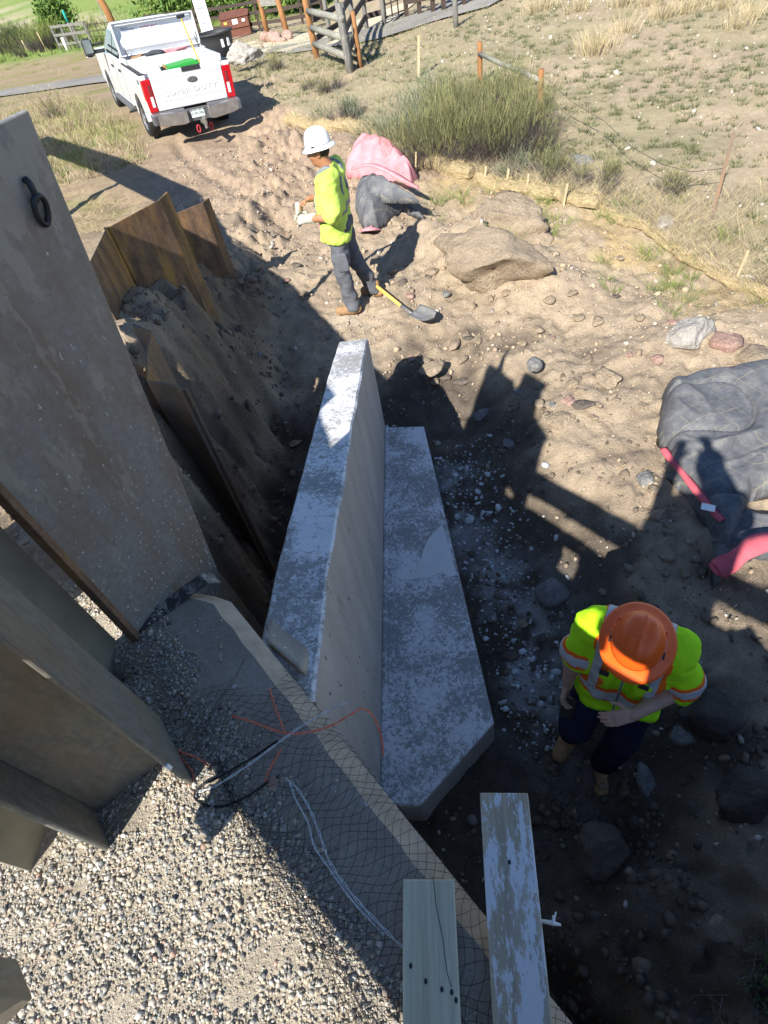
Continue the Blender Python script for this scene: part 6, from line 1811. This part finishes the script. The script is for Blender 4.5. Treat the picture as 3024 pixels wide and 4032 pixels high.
def truck_load():
    r = empty('green_crate', tloc(.05, -.75, 1.0)); r.rotation_euler = (0, 0, TRUCK_RZ)
    mb = MB()
    for c, d in (((0, 0, .015), (.62, .42, .03)), ((-.3, 0, .18), (.02, .42, .34)), ((.3, 0, .18), (.02, .42, .34)), ((0, -.2, .18), (.62, .02, .34)), ((0, .2, .18), (.62, .02, .34)), ((0, -.22, .34), (.68, .04, .04)), ((0, .22, .34), (.68, .04, .04))): mb.box(c, d)
    mb.build('crate_body', MT['green_plastic'], r)
    mb = MB(); mb.box((0, 0, .37), (.6, .4, .02)); mb.build('crate_cover', MT['green_plastic'], r)
    tag(r, 'green plastic crate in the truck bed behind the tailgate', 'crate')
    r = empty('sledge_hammer', tloc(.50, -.85, 1.1)); r.rotation_euler = (0, 0, TRUCK_RZ)
    mb = MB(); mb.tube([(0, 0, 0), (-.10, .05, .95)], .018, 8); mb.build('handle', MT['yellow_paint'], r)
    mb = MB(); mb.box((-.10, .05, .98), (.16, .055, .055), bev=.012); mb.build('head', MT['black_steel'], r)
    tag(r, 'sledge hammer standing upright in the truck bed', 'hammer')
    for k, (x, y, z, s, m_, lab, cat) in enumerate([(-.62, .5, 1.5, (.3, .2, .1), 'boot', 'tan leather glove heap in the open tool chest', 'gloves'), (-.2, .5, 1.5, (.4, .22, .13), 'jacket', 'black bag lying in the open tool chest', 'bag'), (.25, .5, 1.5, (.6, .2, .12), 'pkred', 'faded red strap bundle in the open tool chest', 'straps'), (-.36, -.85, 1.25, (.18, .25, .35), 'boot', 'brown leather tool pouch beside the green crate', 'pouch'), (.40, -.95, 1.2, (.14, .14, .42), 'jacket', 'black power tool standing right of the green crate', 'power tool'), (.34, -.62, 1.25, (.1, .12, .4), 'stake_wood', 'short board end sticking up behind the green crate', 'board'), (.62, -.98, 1.2, (.22, .16, .3), 'red_print', 'small red fuel can by the sledge hammer', 'can')]):
        mat = MT['blanket_pink'] if m_ == 'pkred' else MT[m_]
        V = stone_shape(900 + k, ICO3, 4, .1, .25) * np.array(s) / 2
        o = mesh_np(cat.replace(' ', '_'), V, ICO3[1], mat, smooth=True); o.location = tloc(x, y, z + .02); o.rotation_euler = (0, 0, TRUCK_RZ)
        tag(o, lab, cat)
truck_load()

# ------------------------------------------------------------------ people
def surface_nets(vals, lo, res):
    nx, ny, nz = vals.shape
    ins = vals < 0
    cnt = np.zeros((nx - 1, ny - 1, nz - 1)); acc = np.zeros((nx - 1, ny - 1, nz - 1, 3))
    cs = [(i, j, k) for i in (0, 1) for j in (0, 1) for k in (0, 1)]
    def sl(c): return tuple(slice(c[a], c[a] + n - 1) for a, n in enumerate((nx, ny, nz)))
    for a in cs:
        for ax in range(3):
            if a[ax]: continue
            b = list(a); b[ax] = 1; b = tuple(b)
            va, vb = vals[sl(a)], vals[sl(b)]
            x = (va < 0) != (vb < 0)
            t = np.where(x, va / np.where(x, va - vb, 1), 0)
            cnt += x
            for q in range(3):
                acc[..., q] += np.where(x, a[q] + (t if q == ax else 0), 0)
    act = cnt > 0
    idx = -np.ones(act.shape, int); idx[act] = np.arange(act.sum())
    g = np.stack(np.meshgrid(*[np.arange(n - 1) for n in (nx, ny, nz)], indexing='ij'), -1)
    V = (g[act] + acc[act] / cnt[act][:, None]) * res + np.array(lo)
    F = []
    for ax in range(3):
        u, v = [(1, 2), (2, 0), (0, 1)][ax]
        s0 = [slice(1, n - 1) for n in (nx, ny, nz)]; s0[ax] = slice(0, (nx, ny, nz)[ax] - 1)
        s1 = list(s0); s1[ax] = slice(1, (nx, ny, nz)[ax])
        A, B = ins[tuple(s0)], ins[tuple(s1)]
        for cond, flip in ((A & ~B, False), (~A & B, True)):
            p = np.argwhere(cond)
            if not len(p): continue
            p = p + np.array([0 if q == ax else 1 for q in range(3)])
            def at(du, dv):
                q = p.copy(); q[:, u] -= du; q[:, v] -= dv; return idx[q[:, 0], q[:, 1], q[:, 2]]
            quad = np.stack([at(1, 1), at(0, 1), at(0, 0), at(1, 0)], -1)
            F.append(quad[:, ::-1] if flip else quad)
    return V, np.concatenate(F)

def cap(P, a, b, ra, rb):
    a, b = np.array(a, float), np.array(b, float); d = b - a
    t = np.clip((P - a) @ d / (d @ d + 1e-9), 0, 1)
    return np.linalg.norm(P - a - t[:, None] * d, axis=1) - (ra + (rb - ra) * t)
def ell(P, c, r, M_=None):
    q = P - np.array(c)
    if M_ is not None: q = q @ M_
    r = np.array(r); k = np.linalg.norm(q / r, axis=1)
    return (k - 1) * r.min()
def smin(a, b, k):
    h = np.clip(.5 + .5 * (b - a) / k, 0, 1)
    return b + (a - b) * h - k * h * (1 - h)
def sdf_mesh(f, lo, hi, res):
    lo, hi = np.array(lo), np.array(hi); n = np.ceil((hi - lo) / res).astype(int) + 1
    ax = [lo[i] + np.arange(n[i]) * res for i in range(3)]
    P = np.stack(np.meshgrid(*ax, indexing='ij'), -1).reshape(-1, 3)
    v = np.concatenate([f(q) for q in np.array_split(P, max(1, len(P) // 200000))])
    return surface_nets(v.reshape(n), lo, res)
def joinm(parts):
    V, F, o = [], [], 0
    for v, f in parts: V.append(v); F.append(f + o); o += len(v)
    return np.concatenate(V), np.concatenate(F)
def union(caps, k=.03):
    def f(P):
        d = None
        for c in caps:
            e = cap(P, *c); d = e if d is None else smin(d, e, k)
        return d
    return f
def bbox(caps, pad):
    A = np.array([c[0] for c in caps] + [c[1] for c in caps]); r = max(max(c[2], c[3]) for c in caps) + pad
    return A.min(0) - r, A.max(0) + r

class Body:
    """pose in person space: x forward, y left, z up; placed by pos + heading"""
    def __init__(s, pos, head):
        s.h = np.array([head[0], head[1], 0.]); s.h /= np.linalg.norm(s.h); s.l = np.array([-s.h[1], s.h[0], 0.])
        s.pos = np.array(pos, float)
    def w2l(s, p): q = np.array(p) - s.pos; return (q @ s.h, q @ s.l, q[2])
    def place(s, o):
        o.location = s.pos; o.rotation_euler = (0, 0, math.atan2(s.h[1], s.h[0]))

def hand_caps(w, d, n, side, curl=.35, sc=1.0, spread=.0):
    """w wrist, d finger direction, n palm normal (curl goes towards it), side +1 left / -1 right (thumb side)"""
    w, d, n = [np.array(v, float) for v in (w, d, n)]; d /= np.linalg.norm(d); n -= d * (n @ d); n /= np.linalg.norm(n)
    t = np.cross(n, d) * side                       # towards the thumb
    C = []
    for u in (-.028, -.010, .010, .028):            # palm
        C.append((w + t * u * .6 * sc, w + d * .085 * sc + t * u * sc, .017 * sc, .0125 * sc))
    for k, (u, L) in enumerate(((.029, .070), (.010, .080), (-.010, .074), (-.029, .058))):
        p = w + d * .085 * sc + t * u * sc; a = curl * (1 + .12 * k)
        dd = d + t * u * spread
        r0 = .0088 * sc
        for j, f in enumerate((.45, .32, .23)):
            ang = a * (j + .6); e = p + (dd * math.cos(ang) + n * math.sin(ang)) * L * f * sc
            C.append((p, e, r0 - .0007 * j, r0 - .0007 * (j + 1))); p = e
    p = w + d * .025 * sc + t * .028 * sc; td = d * .6 + t * .75 + n * .25; td /= np.linalg.norm(td)
    e = p + td * .042 * sc; C.append((p, e, .0125 * sc, .0105 * sc))
    td2 = d * .85 + t * .3 + n * .35; td2 /= np.linalg.norm(td2); C.append((e, e + td2 * .034 * sc, .0105 * sc, .0085 * sc))
    return C

def person_mesh(root, B, J, skin, head_dir, extra_caps=(), hands=(), head=True, legs_bare=()):
    """one continuous skin surface: head with face, neck, torso, arms, hands"""
    parts = []
    caps = list(extra_caps)
    f = union(caps, .035); lo, hi = bbox(caps, .03); parts.append(sdf_mesh(f, lo, hi, .014))
    if head:
        hc = np.array(J['head']); fw = np.array(head_dir, float); fw /= np.linalg.norm(fw)
        lf = np.cross((0, 0, 1), fw); lf /= np.linalg.norm(lf); up = np.cross(fw, lf)
        Mx = np.stack([fw, lf, up], 1)
        def L(x, y, z): return hc + fw * x + lf * y + up * z
        def fh(P):
            d = ell(P, hc + up * .03, (.096, .078, .105), Mx)
            d = smin(d, ell(P, L(.035, 0, -.045), (.062, .058, .07), Mx), .04)
            d = smin(d, cap(P, L(.06, 0, -.092), L(.045, 0, -.085), .026, .035), .03)          # chin
            d = smin(d, cap(P, L(-.01, 0, -.05), np.array(J['neck']), .06, .064), .035)          # neck
            d = smin(d, cap(P, L(.088, 0, .02), L(.108, 0, -.022), .010, .015), .016)           # nose
            for s_ in (-1, 1):
                d = smin(d, cap(P, L(.078, s_ * .042, .018 + .02), L(.088, s_ * .012, .042), .010, .010), .014)   # brow
                d = smin(d, ell(P, L(.052, s_ * .046, -.02), (.03, .022, .026), Mx), .025)       # cheek
                d = smin(d, ell(P, L(-.012, s_ * .08, -.005), (.024, .010, .036), Mx), .006)     # ear
                d = np.maximum(d, -(np.linalg.norm(P - L(.094, s_ * .032, .02), axis=1) - .011))  # eye socket
            d = smin(d, cap(P, L(.086, -.02, -.052), L(.086, .02, -.052), .008, .008), .008)    # lips
            d = smin(d, cap(P, L(.083, -.016, -.066), L(.083, .016, -.066), .008, .008), .008)
            return d
        parts.append(sdf_mesh(fh, np.minimum(hc, J['neck']) - .16, np.maximum(hc, J['neck']) + .16, .0068))
    for hcaps in hands:
        lo, hi = bbox(hcaps, .012); parts.append(sdf_mesh(union(hcaps, .007), lo, hi, .0042))
    V, F = joinm(parts)
    o = mesh_np('body', V, F, skin, root, smooth=True)
    return o

def garment(name, root, caps, mat, k=.05, grow=0.0, cuts=(), wr=.006, freq=(9, 9, 16), seed=1, res=.0125, band=None, extra=None):
    """cloth over capsule limbs, trimmed by planes (point, normal: kept where (P-p).n<0), with wrinkles; band = extra limiting function"""
    base = union(caps, k)
    def f(P):
        d = base(P) - grow
        if extra is not None: d = extra(P, d)
        if wr: d = d - wr * fbm(P * np.array(freq) + seed, 3, seed)
        for p, n in cuts: d = np.maximum(d, (P - np.array(p)) @ np.array(n, float))
        if band is not None: d = np.maximum(d, band(P))
        return d
    lo, hi = bbox(caps, .05 + grow)
    V, F = sdf_mesh(f, lo, hi, res)
    return mesh_np(name, V, F, mat, root, smooth=True)

def boot(root, ankle, toe_dir, mat, name='boot'):
    a = np.array(ankle); t = np.array(toe_dir, float); t[2] = 0; t /= np.linalg.norm(t); z = a[2] - .085
    caps = [(a + (0, 0, .05), a + (0, 0, -.03), .052, .05), (a + (0, 0, -.045), np.array([a[0], a[1], z + .045]) + t * .15, .05, .043), (np.array([a[0], a[1], z + .04]) - t * .05, np.array([a[0], a[1], z + .035]) + t * .16, .045, .042)]
    b = garment(name, root, caps, mat, .03, 0, [((0, 0, z), (0, 0, -1))], .002, res=.009)
    return b

def hard_hat(root, c, up, fw, mat, brim=.142, ridges=True):
    up = Vector(up).normalized(); fw = Vector(fw); fw = (fw - up * fw.dot(up)).normalized(); lf = up.cross(fw)
    h = empty('hard_hat'); h.parent = root
    Mx = Matrix((fw, lf, up)).transposed().to_4x4(); Mx.translation = Vector(c)
    V, F = [], []; nu, nv = 40, 14
    prof = [(.112, .0), (.111, .02), (.107, .05), (.1, .078), (.088, .103), (.07, .122), (.047, .135), (.024, .141), (.0, .143)]
    for r_, z in prof:
        for k in range(nu):
            a = 2 * math.pi * k / nu; x, y = r_ * math.cos(a) * 1.14, r_ * math.sin(a) * .96
            zz = z
            if ridges and z > .045:
                for yc, hgt in ((0, .009), (.042, .006), (-.042, .006)):
                    zz += hgt * math.exp(-((y - yc) / .009) ** 2) * min(1, (z - .045) / .05)
            V.append((x, y, zz))
    n = len(prof)
    for i in range(n - 1):
        for k in range(nu): a, b = i * nu + k, i * nu + (k + 1) % nu; F.append((a, b, b + nu, a + nu))
    mb = MB(); mb.M = Mx; mb.add(V, F); d = mb.build('shell', mat, h, smooth=True); m_ = d.modifiers.new('s', 'SOLIDIFY'); m_.thickness = .003
    V, F = [], []
    for i, (r_, z) in enumerate([(.111, .004), (.119, -.002), (brim * .93, -.012), (brim, -.016), (brim, -.020), (.119, -.006)]):
        for k in range(nu):
            a = 2 * math.pi * k / nu; e = 1.13 + .03 * max(0, math.cos(a)); V.append((r_ * math.cos(a) * e, r_ * math.sin(a) * .99, z - .012 * (max(0, math.cos(a)) + max(0, -math.cos(a))) * (r_ - .111) / .04))
    for i in range(5):
        for k in range(nu): a, b = i * nu + k, i * nu + (k + 1) % nu; F.append((a, b, b + nu, a + nu))
    mb = MB(); mb.M = Mx; mb.add(V, F); mb.build('brim', mat, h, smooth=True)
    for s_ in (-1, 1):
        mb = MB(); mb.M = Mx; mb.box((.03, s_ * .108, .016), (.03, .008, .010)); mb.build('slot', MT['black_plastic'], h)
        mb = MB(); mb.M = Mx; mb.box((-.06, s_ * .096, .02), (.026, .01, .018), bev=.004); mb.build('lug', mat, h)
    mb = MB(); mb.M = Mx; mb.tube([(.1 * math.cos(a) * 1.12, .1 * math.sin(a) * .94, -.012) for a in np.linspace(0, 6.28, 28)[:-1]], .012, 6, closed=True); mb.build('headband', MT['black_plastic'], h)
    return h

def worker_standing():
    B = Body((.20, 6.22, float(ground_h(.2, 6.22)) + .01), (-.965, .26)); root = empty('person'); B.place(root)
    J = dict(head=(.045, 0, 1.60), neck=(-.01, 0, 1.45))
    ls, le, lw = (-.02, .20, 1.40), (-.03, .295, 1.10), (.23, .20, 1.085)
    rs, re, rw = (-.02, -.20, 1.40), (.03, -.285, 1.12), (.27, -.09, 1.16)
    lh, lk, la = (-.01, .10, .92), (.03, .13, .50), (-.015, .14, .085)
    rh, rk, ra = (-.01, -.10, .92), (-.06, -.14, .52), (-.24, -.20, .085)
    skin_caps = [((-.01, .1, .95), (-.02, .11, 1.36), .1, .11), ((-.01, -.1, .95), (-.02, -.11, 1.36), .1, .11), ((-.01, 0, 1.3), (-.01, 0, 1.47), .09, .06), (ls, le, .055, .045), (le, lw, .045, .03), (rs, re, .055, .045), (re, rw, .045, .03), (lh, lk, .08, .06), (lk, la, .055, .04), (rh, rk, .08, .06), (rk, ra, .055, .04)]
    hr = hand_caps(rw, (.9, .35, -.25), (0, .3, -1), -1, .75)
    person_mesh(root, B, J, MT['skin_tan'], (1, -.05, -.10), skin_caps, [hr])
    # gloved left hand
    hl = hand_caps(lw, (.9, -.28, -.1), (-.2, -.6, -.75), 1, .6, 1.22)
    garment('work_glove', root, hl + [(np.array(lw) - (.05, 0, 0), np.array(lw) + (.02, 0, 0), .046, .04)], MT['glove'], .012, .002, wr=.002, freq=(30, 30, 30), res=.0055)
    # shirt
    torso = [((.03, .085, .86), (.01, .10, 1.18), .15, .138), ((.03, -.085, .86), (.01, -.10, 1.18), .15, .138), ((-.01, .10, 1.18), (-.02, .12, 1.37), .125, .105), ((-.01, -.10, 1.18), (-.02, -.12, 1.37), .125, .105), ((.05, 0, .92), (.05, 0, 1.12), .12, .11), ((-.02, 0, 1.35), (-.015, 0, 1.43), .11, .075), ((-.02, .13, 1.38), (-.02, .19, 1.385), .09, .08), ((-.02, -.13, 1.38), (-.02, -.19, 1.385), .09, .08)]
    sl = [(ls, np.array(ls) * .12 + np.array(le) * .88, .088, .088), (rs, np.array(rs) * .12 + np.array(re) * .88, .088, .088)]
    dl = np.array(le) - np.array(ls); dl /= np.linalg.norm(dl); dr = np.array(re) - np.array(rs); dr /= np.linalg.norm(dr)
    allc = torso + sl
    cuts = [((0, 0, .80), (.12, 0, -1)), ((-.02, 0, 1.475), (.35, 0, 1))]
    def sleeve_trim(P, d):
        return d
    sh = garment('shirt', root, allc, MT['lime_shirt'], .05, .008, cuts, .017, (8, 8, 11), 3, .0115)
    # reflective tape: waist band, shoulder straps
    bt = union(torso, .05)
    def waist(P): return np.maximum(np.abs(P[:, 2] - (1.075 + .25 * np.clip(-P[:, 0], -.2, .2) * .6)) - .026, 0) - .0005
    garment('reflective_tape', sh, torso, MT['reflective_dark'], .05, .014, (), .006, (7, 7, 12), 3, .0105, band=waist)
    for s_ in (-1, 1):
        def strap(P, s_=s_):
            return np.maximum(np.abs(P[:, 1] - s_ * (.105 + .04 * np.clip((1.42 - P[:, 2]), 0, .3))) - .026, np.maximum(1.07 - P[:, 2], P[:, 2] - 1.6))
        garment('reflective_tape', sh, torso, MT['reflective_dark'], .05, .015, (), .006, (7, 7, 12), 3, .0105, band=strap)
    # trousers
    pc = [(lh, lk, .112, .085), (lk, (la[0], la[1], .06), .085, .082), (rh, rk, .112, .085), (rk, (ra[0] + .02, ra[1], .07), .085, .08), ((-.02, -.06, .93), (-.02, .06, .93), .125, .125)]
    tr = garment('trousers', root, pc, MT['pants_grey'], .03, .0, [((0, 0, 1.0), (0, 0, 1)), ((0, 0, .035), (0, 0, -1))], .013, (8, 8, 15), 5, .0125)
    garment('cargo_pocket', tr, [((.02, .215, .55), (.02, .215, .68), .035, .035), ((-.04, .21, .55), (-.04, .21, .68), .035, .035)], MT['pants_grey'], .03, 0, [((0, .228, 0), (0, 1, 0))], .003, res=.01)
    boot(root, la, (1, .1, 0), MT['boot']); boot(root, ra, (1, -.35, 0), MT['boot'])
    # hair, glasses, hat
    hc = np.array(J['head'])
    def hairf(P, d): return np.maximum(ell(P, hc + (-.012, 0, .028), (.098, .084, .108)), -(ell(P, hc + (.05, 0, -.03), (.075, .12, .16))))
    garment('hair', root, [(hc - (0, 0, .09), hc + (0, 0, .1), .05, .05)], MT['hair'], .02, 0, [(hc + (0, 0, -.075), (0, 0, -1))], .003, (30, 30, 60), 2, .008, extra=hairf)
    g = empty('sunglasses'); g.parent = root
    for s_ in (-1, 1):
        mb = MB(); mb.box((.145, s_ * .032, 1.625), (.012, .05, .034), rz=-s_ * .35, bev=.005); mb.build('lens', MT['glass'], g)
        mb = MB(); mb.bar((.137, s_ * .058, 1.632), (.035, s_ * .086, 1.625), .005, .010); mb.build('temple', MT['black_plastic'], g)
    hard_hat(root, (.035, 0, 1.655), (.10, 0, 1), (1, 0, 0), MT['hat_white'])
    tag(root, 'worker in lime shirt, grey trousers and white hard hat, pulling on gloves', 'person')
    # glove held in the bare hand
    wp = np.array(rw) + np.array((.115, .05, -.055))
    hg = hand_caps(wp, (.16, .06, -1), (1, 0, 0), 1, .12, 1.15, 1.2)
    r2 = empty('work_glove'); B.place(r2)
    V, F = sdf_mesh(union(hg + [(wp + (-.005, 0, .03), wp - (0, 0, .03), .032, .036)], .014), bbox(hg, .05)[0], bbox(hg, .05)[1], .005)
    mesh_np('glove_shell', V, F, MT['glove'], r2, smooth=True)
    tag(r2, 'pale leather work glove hanging from the hand of the standing worker', 'glove')
worker_standing()

def worker_pit():
    gz = -.655
    B = Body((1.03, 1.20, gz), (-.60, -.80)); root = empty('person'); B.place(root)
    hw = B.w2l((0.935, 1.070, 1.059))
    J = dict(head=(.13, .0, 1.60), neck=(.02, 0, 1.46))
    lsh, rsh = (.0, .185, 1.42), (.0, -.185, 1.42)
    le = B.w2l((1.227, 1.023, 0.460)); lw = B.w2l((0.950, 0.953, 0.470))
    re = B.w2l((0.785, 1.285, 0.460)); rw = B.w2l((0.766, 1.261, 0.240))
    LH = B.w2l((0.764, 0.957, 0.460)); RH = B.w2l((0.735, 1.216, 0.100))
    lh, lk, la = (-.01, .10, .92), (.12, .10, .50), (.14, .06, .085)
    rh, rk, ra = (-.01, -.10, .92), (.17, -.15, .56), (.06, -.17, .16)
    sk = [((-.01, .1, .95), (.0, .11, 1.36), .1, .11), ((-.01, -.1, .95), (.0, -.11, 1.36), .1, .11), ((0, 0, 1.3), (.03, 0, 1.47), .09, .06), (lsh, le, .055, .045), (le, lw, .046, .031), (rsh, re, .055, .045), (re, rw, .046, .031), (lh, lk, .08, .06), (lk, la, .058, .04), (rh, rk, .08, .06), (rk, ra, .058, .04)]
    lw_, rw_ = np.array(lw), np.array(rw)
    hl = hand_caps(lw_, np.array(LH) - lw_, (-.3, -.5, -.6), 1, .28, 1.0, .8)
    hr = hand_caps(rw_, np.array(RH) - rw_, (.2, .9, .1), -1, .55, 1.0)
    person_mesh(root, B, J, MT['skin_light'], (.8, .1, -.62), sk, [hl, hr])
    torso = [((.03, .085, .88), (.01, .09, 1.18), .128, .118), ((.03, -.085, .88), (.01, -.09, 1.18), .128, .118), ((.01, .09, 1.18), (.0, .115, 1.38), .118, .10), ((.01, -.09, 1.18), (.0, -.115, 1.38), .118, .10), ((0, 0, 1.36), (.01, 0, 1.44), .115, .08), ((0, .12, 1.4), (0, .17, 1.41), .085, .08), ((0, -.12, 1.4), (0, -.17, 1.41), .085, .08)]
    def arm(a, b, t): return tuple(np.array(a) * (1 - t) + np.array(b) * t)
    sl = [(lsh, arm(lsh, le, .86), .076, .082), (rsh, arm(rsh, re, .8), .076, .082)]
    tee = garment('undershirt', root, [(rsh, arm(rsh, re, .93), .062, .058), (lsh, arm(lsh, le, .9), .06, .056), ((0, -.05, .93), (0, .05, .93), .13, .13)], MT['navy'], .03, 0, (), .003, res=.012)
    cuts = [((0, 0, .82), (-.3, 0, -1)), ((0, 0, 1.50), (.25, 0, 1))]
    ve = garment('safety_vest', root, torso + sl, MT['lime_vest'], .04, .006, cuts, .019, (10, 10, 12), 11, .0105)
    W = dict(wr=.017, freq=(10, 10, 12), seed=11, res=.0105)
    def zb(z, w): return lambda P: np.abs(P[:, 2] - z) - w
    garment('orange_band', ve, torso, MT['orange_trim'], .045, .010, (), band=zb(1.02, .05), **W)
    garment('reflective_band', ve, torso, MT['reflective'], .045, .015, (), band=zb(1.02, .026), **W)
    for s_ in (-1, 1):
        garment('orange_strap', ve, torso, MT['orange_trim'], .045, .011, (), band=lambda P, s_=s_: np.maximum(np.abs(P[:, 1] - s_ * .13) - .058, 1.0 - P[:, 2]), **W)
        garment('reflective_strap', ve, torso, MT['reflective'], .045, .016, (), band=lambda P, s_=s_: np.maximum(np.abs(P[:, 1] - s_ * .13) - .024, 1.0 - P[:, 2]), **W)
        a, b = (lsh, arm(lsh, le, .86)) if s_ > 0 else (rsh, arm(rsh, re, .8))
        a, b = np.array(a), np.array(b); ax = (b - a) / np.linalg.norm(b - a); Ls = np.linalg.norm(b - a)
        c1 = [(a, b, .076, .082)]
        garment('orange_cuff', ve, c1, MT['orange_trim'], .045, .011, (), band=lambda P, a=a, ax=ax, Ls=Ls: np.abs((P - a) @ ax - Ls + .035) - .055, **W)
        garment('reflective_cuff', ve, c1, MT['reflective'], .045, .016, (), band=lambda P, a=a, ax=ax, Ls=Ls: np.abs((P - a) @ ax - Ls + .035) - .03, **W)
        # chest pockets
        pk = [((.115, s_ * .075, 1.10), (.115, s_ * .075, 1.22), .04, .04), ((.10, s_ * .12, 1.10), (.10, s_ * .12, 1.22), .04, .04)]
        garment('chest_pocket', ve, pk, MT['lime_vest'], .03, .0, (), .003, res=.01)
        mb = MB(); mb.box((.165, s_ * .09, 1.27), (.012, .045, .03)); mb.build('pocket_tab', MT['black_plastic'], ve)
    mb = MB(); mb.tube([(.168, 0, .92), (.166, 0, 1.1), (.15, 0, 1.25), (.125, 0, 1.40)], .006, 6); mb.build('zipper', MT['reflective_dark'], ve)
    pc = [(lh, lk, .115, .095), (lk, (la[0], la[1], .09), .088, .078), (rh, rk, .115, .092), (rk, arm(rk, ra, .92), .088, .078), ((-.02, -.06, .93), (-.02, .06, .93), .125, .125)]
    garment('trousers', root, pc, MT['navy'], .03, 0, [((0, 0, 1.0), (0, 0, 1))], .009, (8, 8, 14), 13, .0125)
    boot(root, la, (1, .2, 0), MT['boot']); boot(root, ra, (1, -.2, 0), MT['boot'])
    hard_hat(root, (.165, .0, 1.655), (.36, .02, .93), (1, 0, -.36), MT['hat_orange'], .156)
    tag(root, 'worker in lime and orange vest and orange hard hat, looking down', 'person')
    ph = empty('phone'); B.place(ph)
    c = Vector(RH) + Vector((.01, .03, -.005)); d_ = (Vector(RH) - Vector(rw)).normalized()
    mb = MB(); q = d_.to_track_quat('Z', 'Y').to_matrix()
    mb.box(c, (.075, .010, .15), rot=q, bev=.004); mb.build('case', MT['black_plastic'], ph)
    mb = MB(); mb.box(c + q @ Vector((0, -.006, 0)), (.066, .003, .138), rot=q); mb.build('screen', MT['glass'], ph)
    tag(ph, 'black phone in the right hand of the orange-hatted worker', 'phone')
worker_pit()

def photographer():
    B = Body((.02, -.60, 1.725), (.1, 1)); root = empty('person'); B.place(root)
    J = dict(head=(.10, 0, 1.66), neck=(.0, 0, 1.48))
    sk = [((0, .1, .95), (0, .11, 1.36), .1, .11), ((0, -.1, .95), (0, -.11, 1.36), .1, .11), ((0, 0, 1.3), (.0, 0, 1.47), .09, .06)]
    hl = hand_caps((.32, .12, 1.56), (.3, -.3, 1), (1, -.3, 0), 1, .5); hr = hand_caps((.32, -.12, 1.56), (.3, .3, 1), (1, .3, 0), -1, .5)
    person_mesh(root, B, J, MT['skin_light'], (.95, 0, -.3), sk, [hl, hr])
    torso = [((0, .085, .86), (0, .10, 1.18), .13, .125), ((0, -.085, .86), (0, -.10, 1.18), .13, .125), ((0, .10, 1.18), (0, .125, 1.38), .125, .105), ((0, -.10, 1.18), (0, -.125, 1.38), .125, .105), ((0, 0, 1.36), (0, 0, 1.44), .11, .075), ((0, .2, 1.4), (.06, .3, 1.18), .075, .06), ((.06, .3, 1.18), (.31, .13, 1.53), .058, .04), ((0, -.2, 1.4), (.06, -.3, 1.18), .075, .06), ((.06, -.3, 1.18), (.31, -.13, 1.53), .058, .04)]
    garment('jacket', root, torso, MT['jacket'], .045, .008, (), .006, res=.014)
    garment('trousers', root, [((0, .1, .92), (.02, .11, .5), .11, .085), ((.02, .11, .5), (0, .11, .06), .085, .075), ((0, -.1, .92), (.02, -.11, .5), .11, .085), ((.02, -.11, .5), (0, -.11, .06), .085, .075)], MT['navy'], .03, 0, (), .006, res=.016)
    boot(root, (0, .11, .085), (1, .1, 0), MT['boot']); boot(root, (0, -.11, .085), (1, -.1, 0), MT['boot'])
    garment('hair', root, [((.08, 0, 1.68), (.09, 0, 1.72), .1, .09)], MT['hair'], .02, 0, (), .003, res=.012)
    tag(root, 'person in dark jacket on the timber platform, taking the picture', 'person')
photographer()
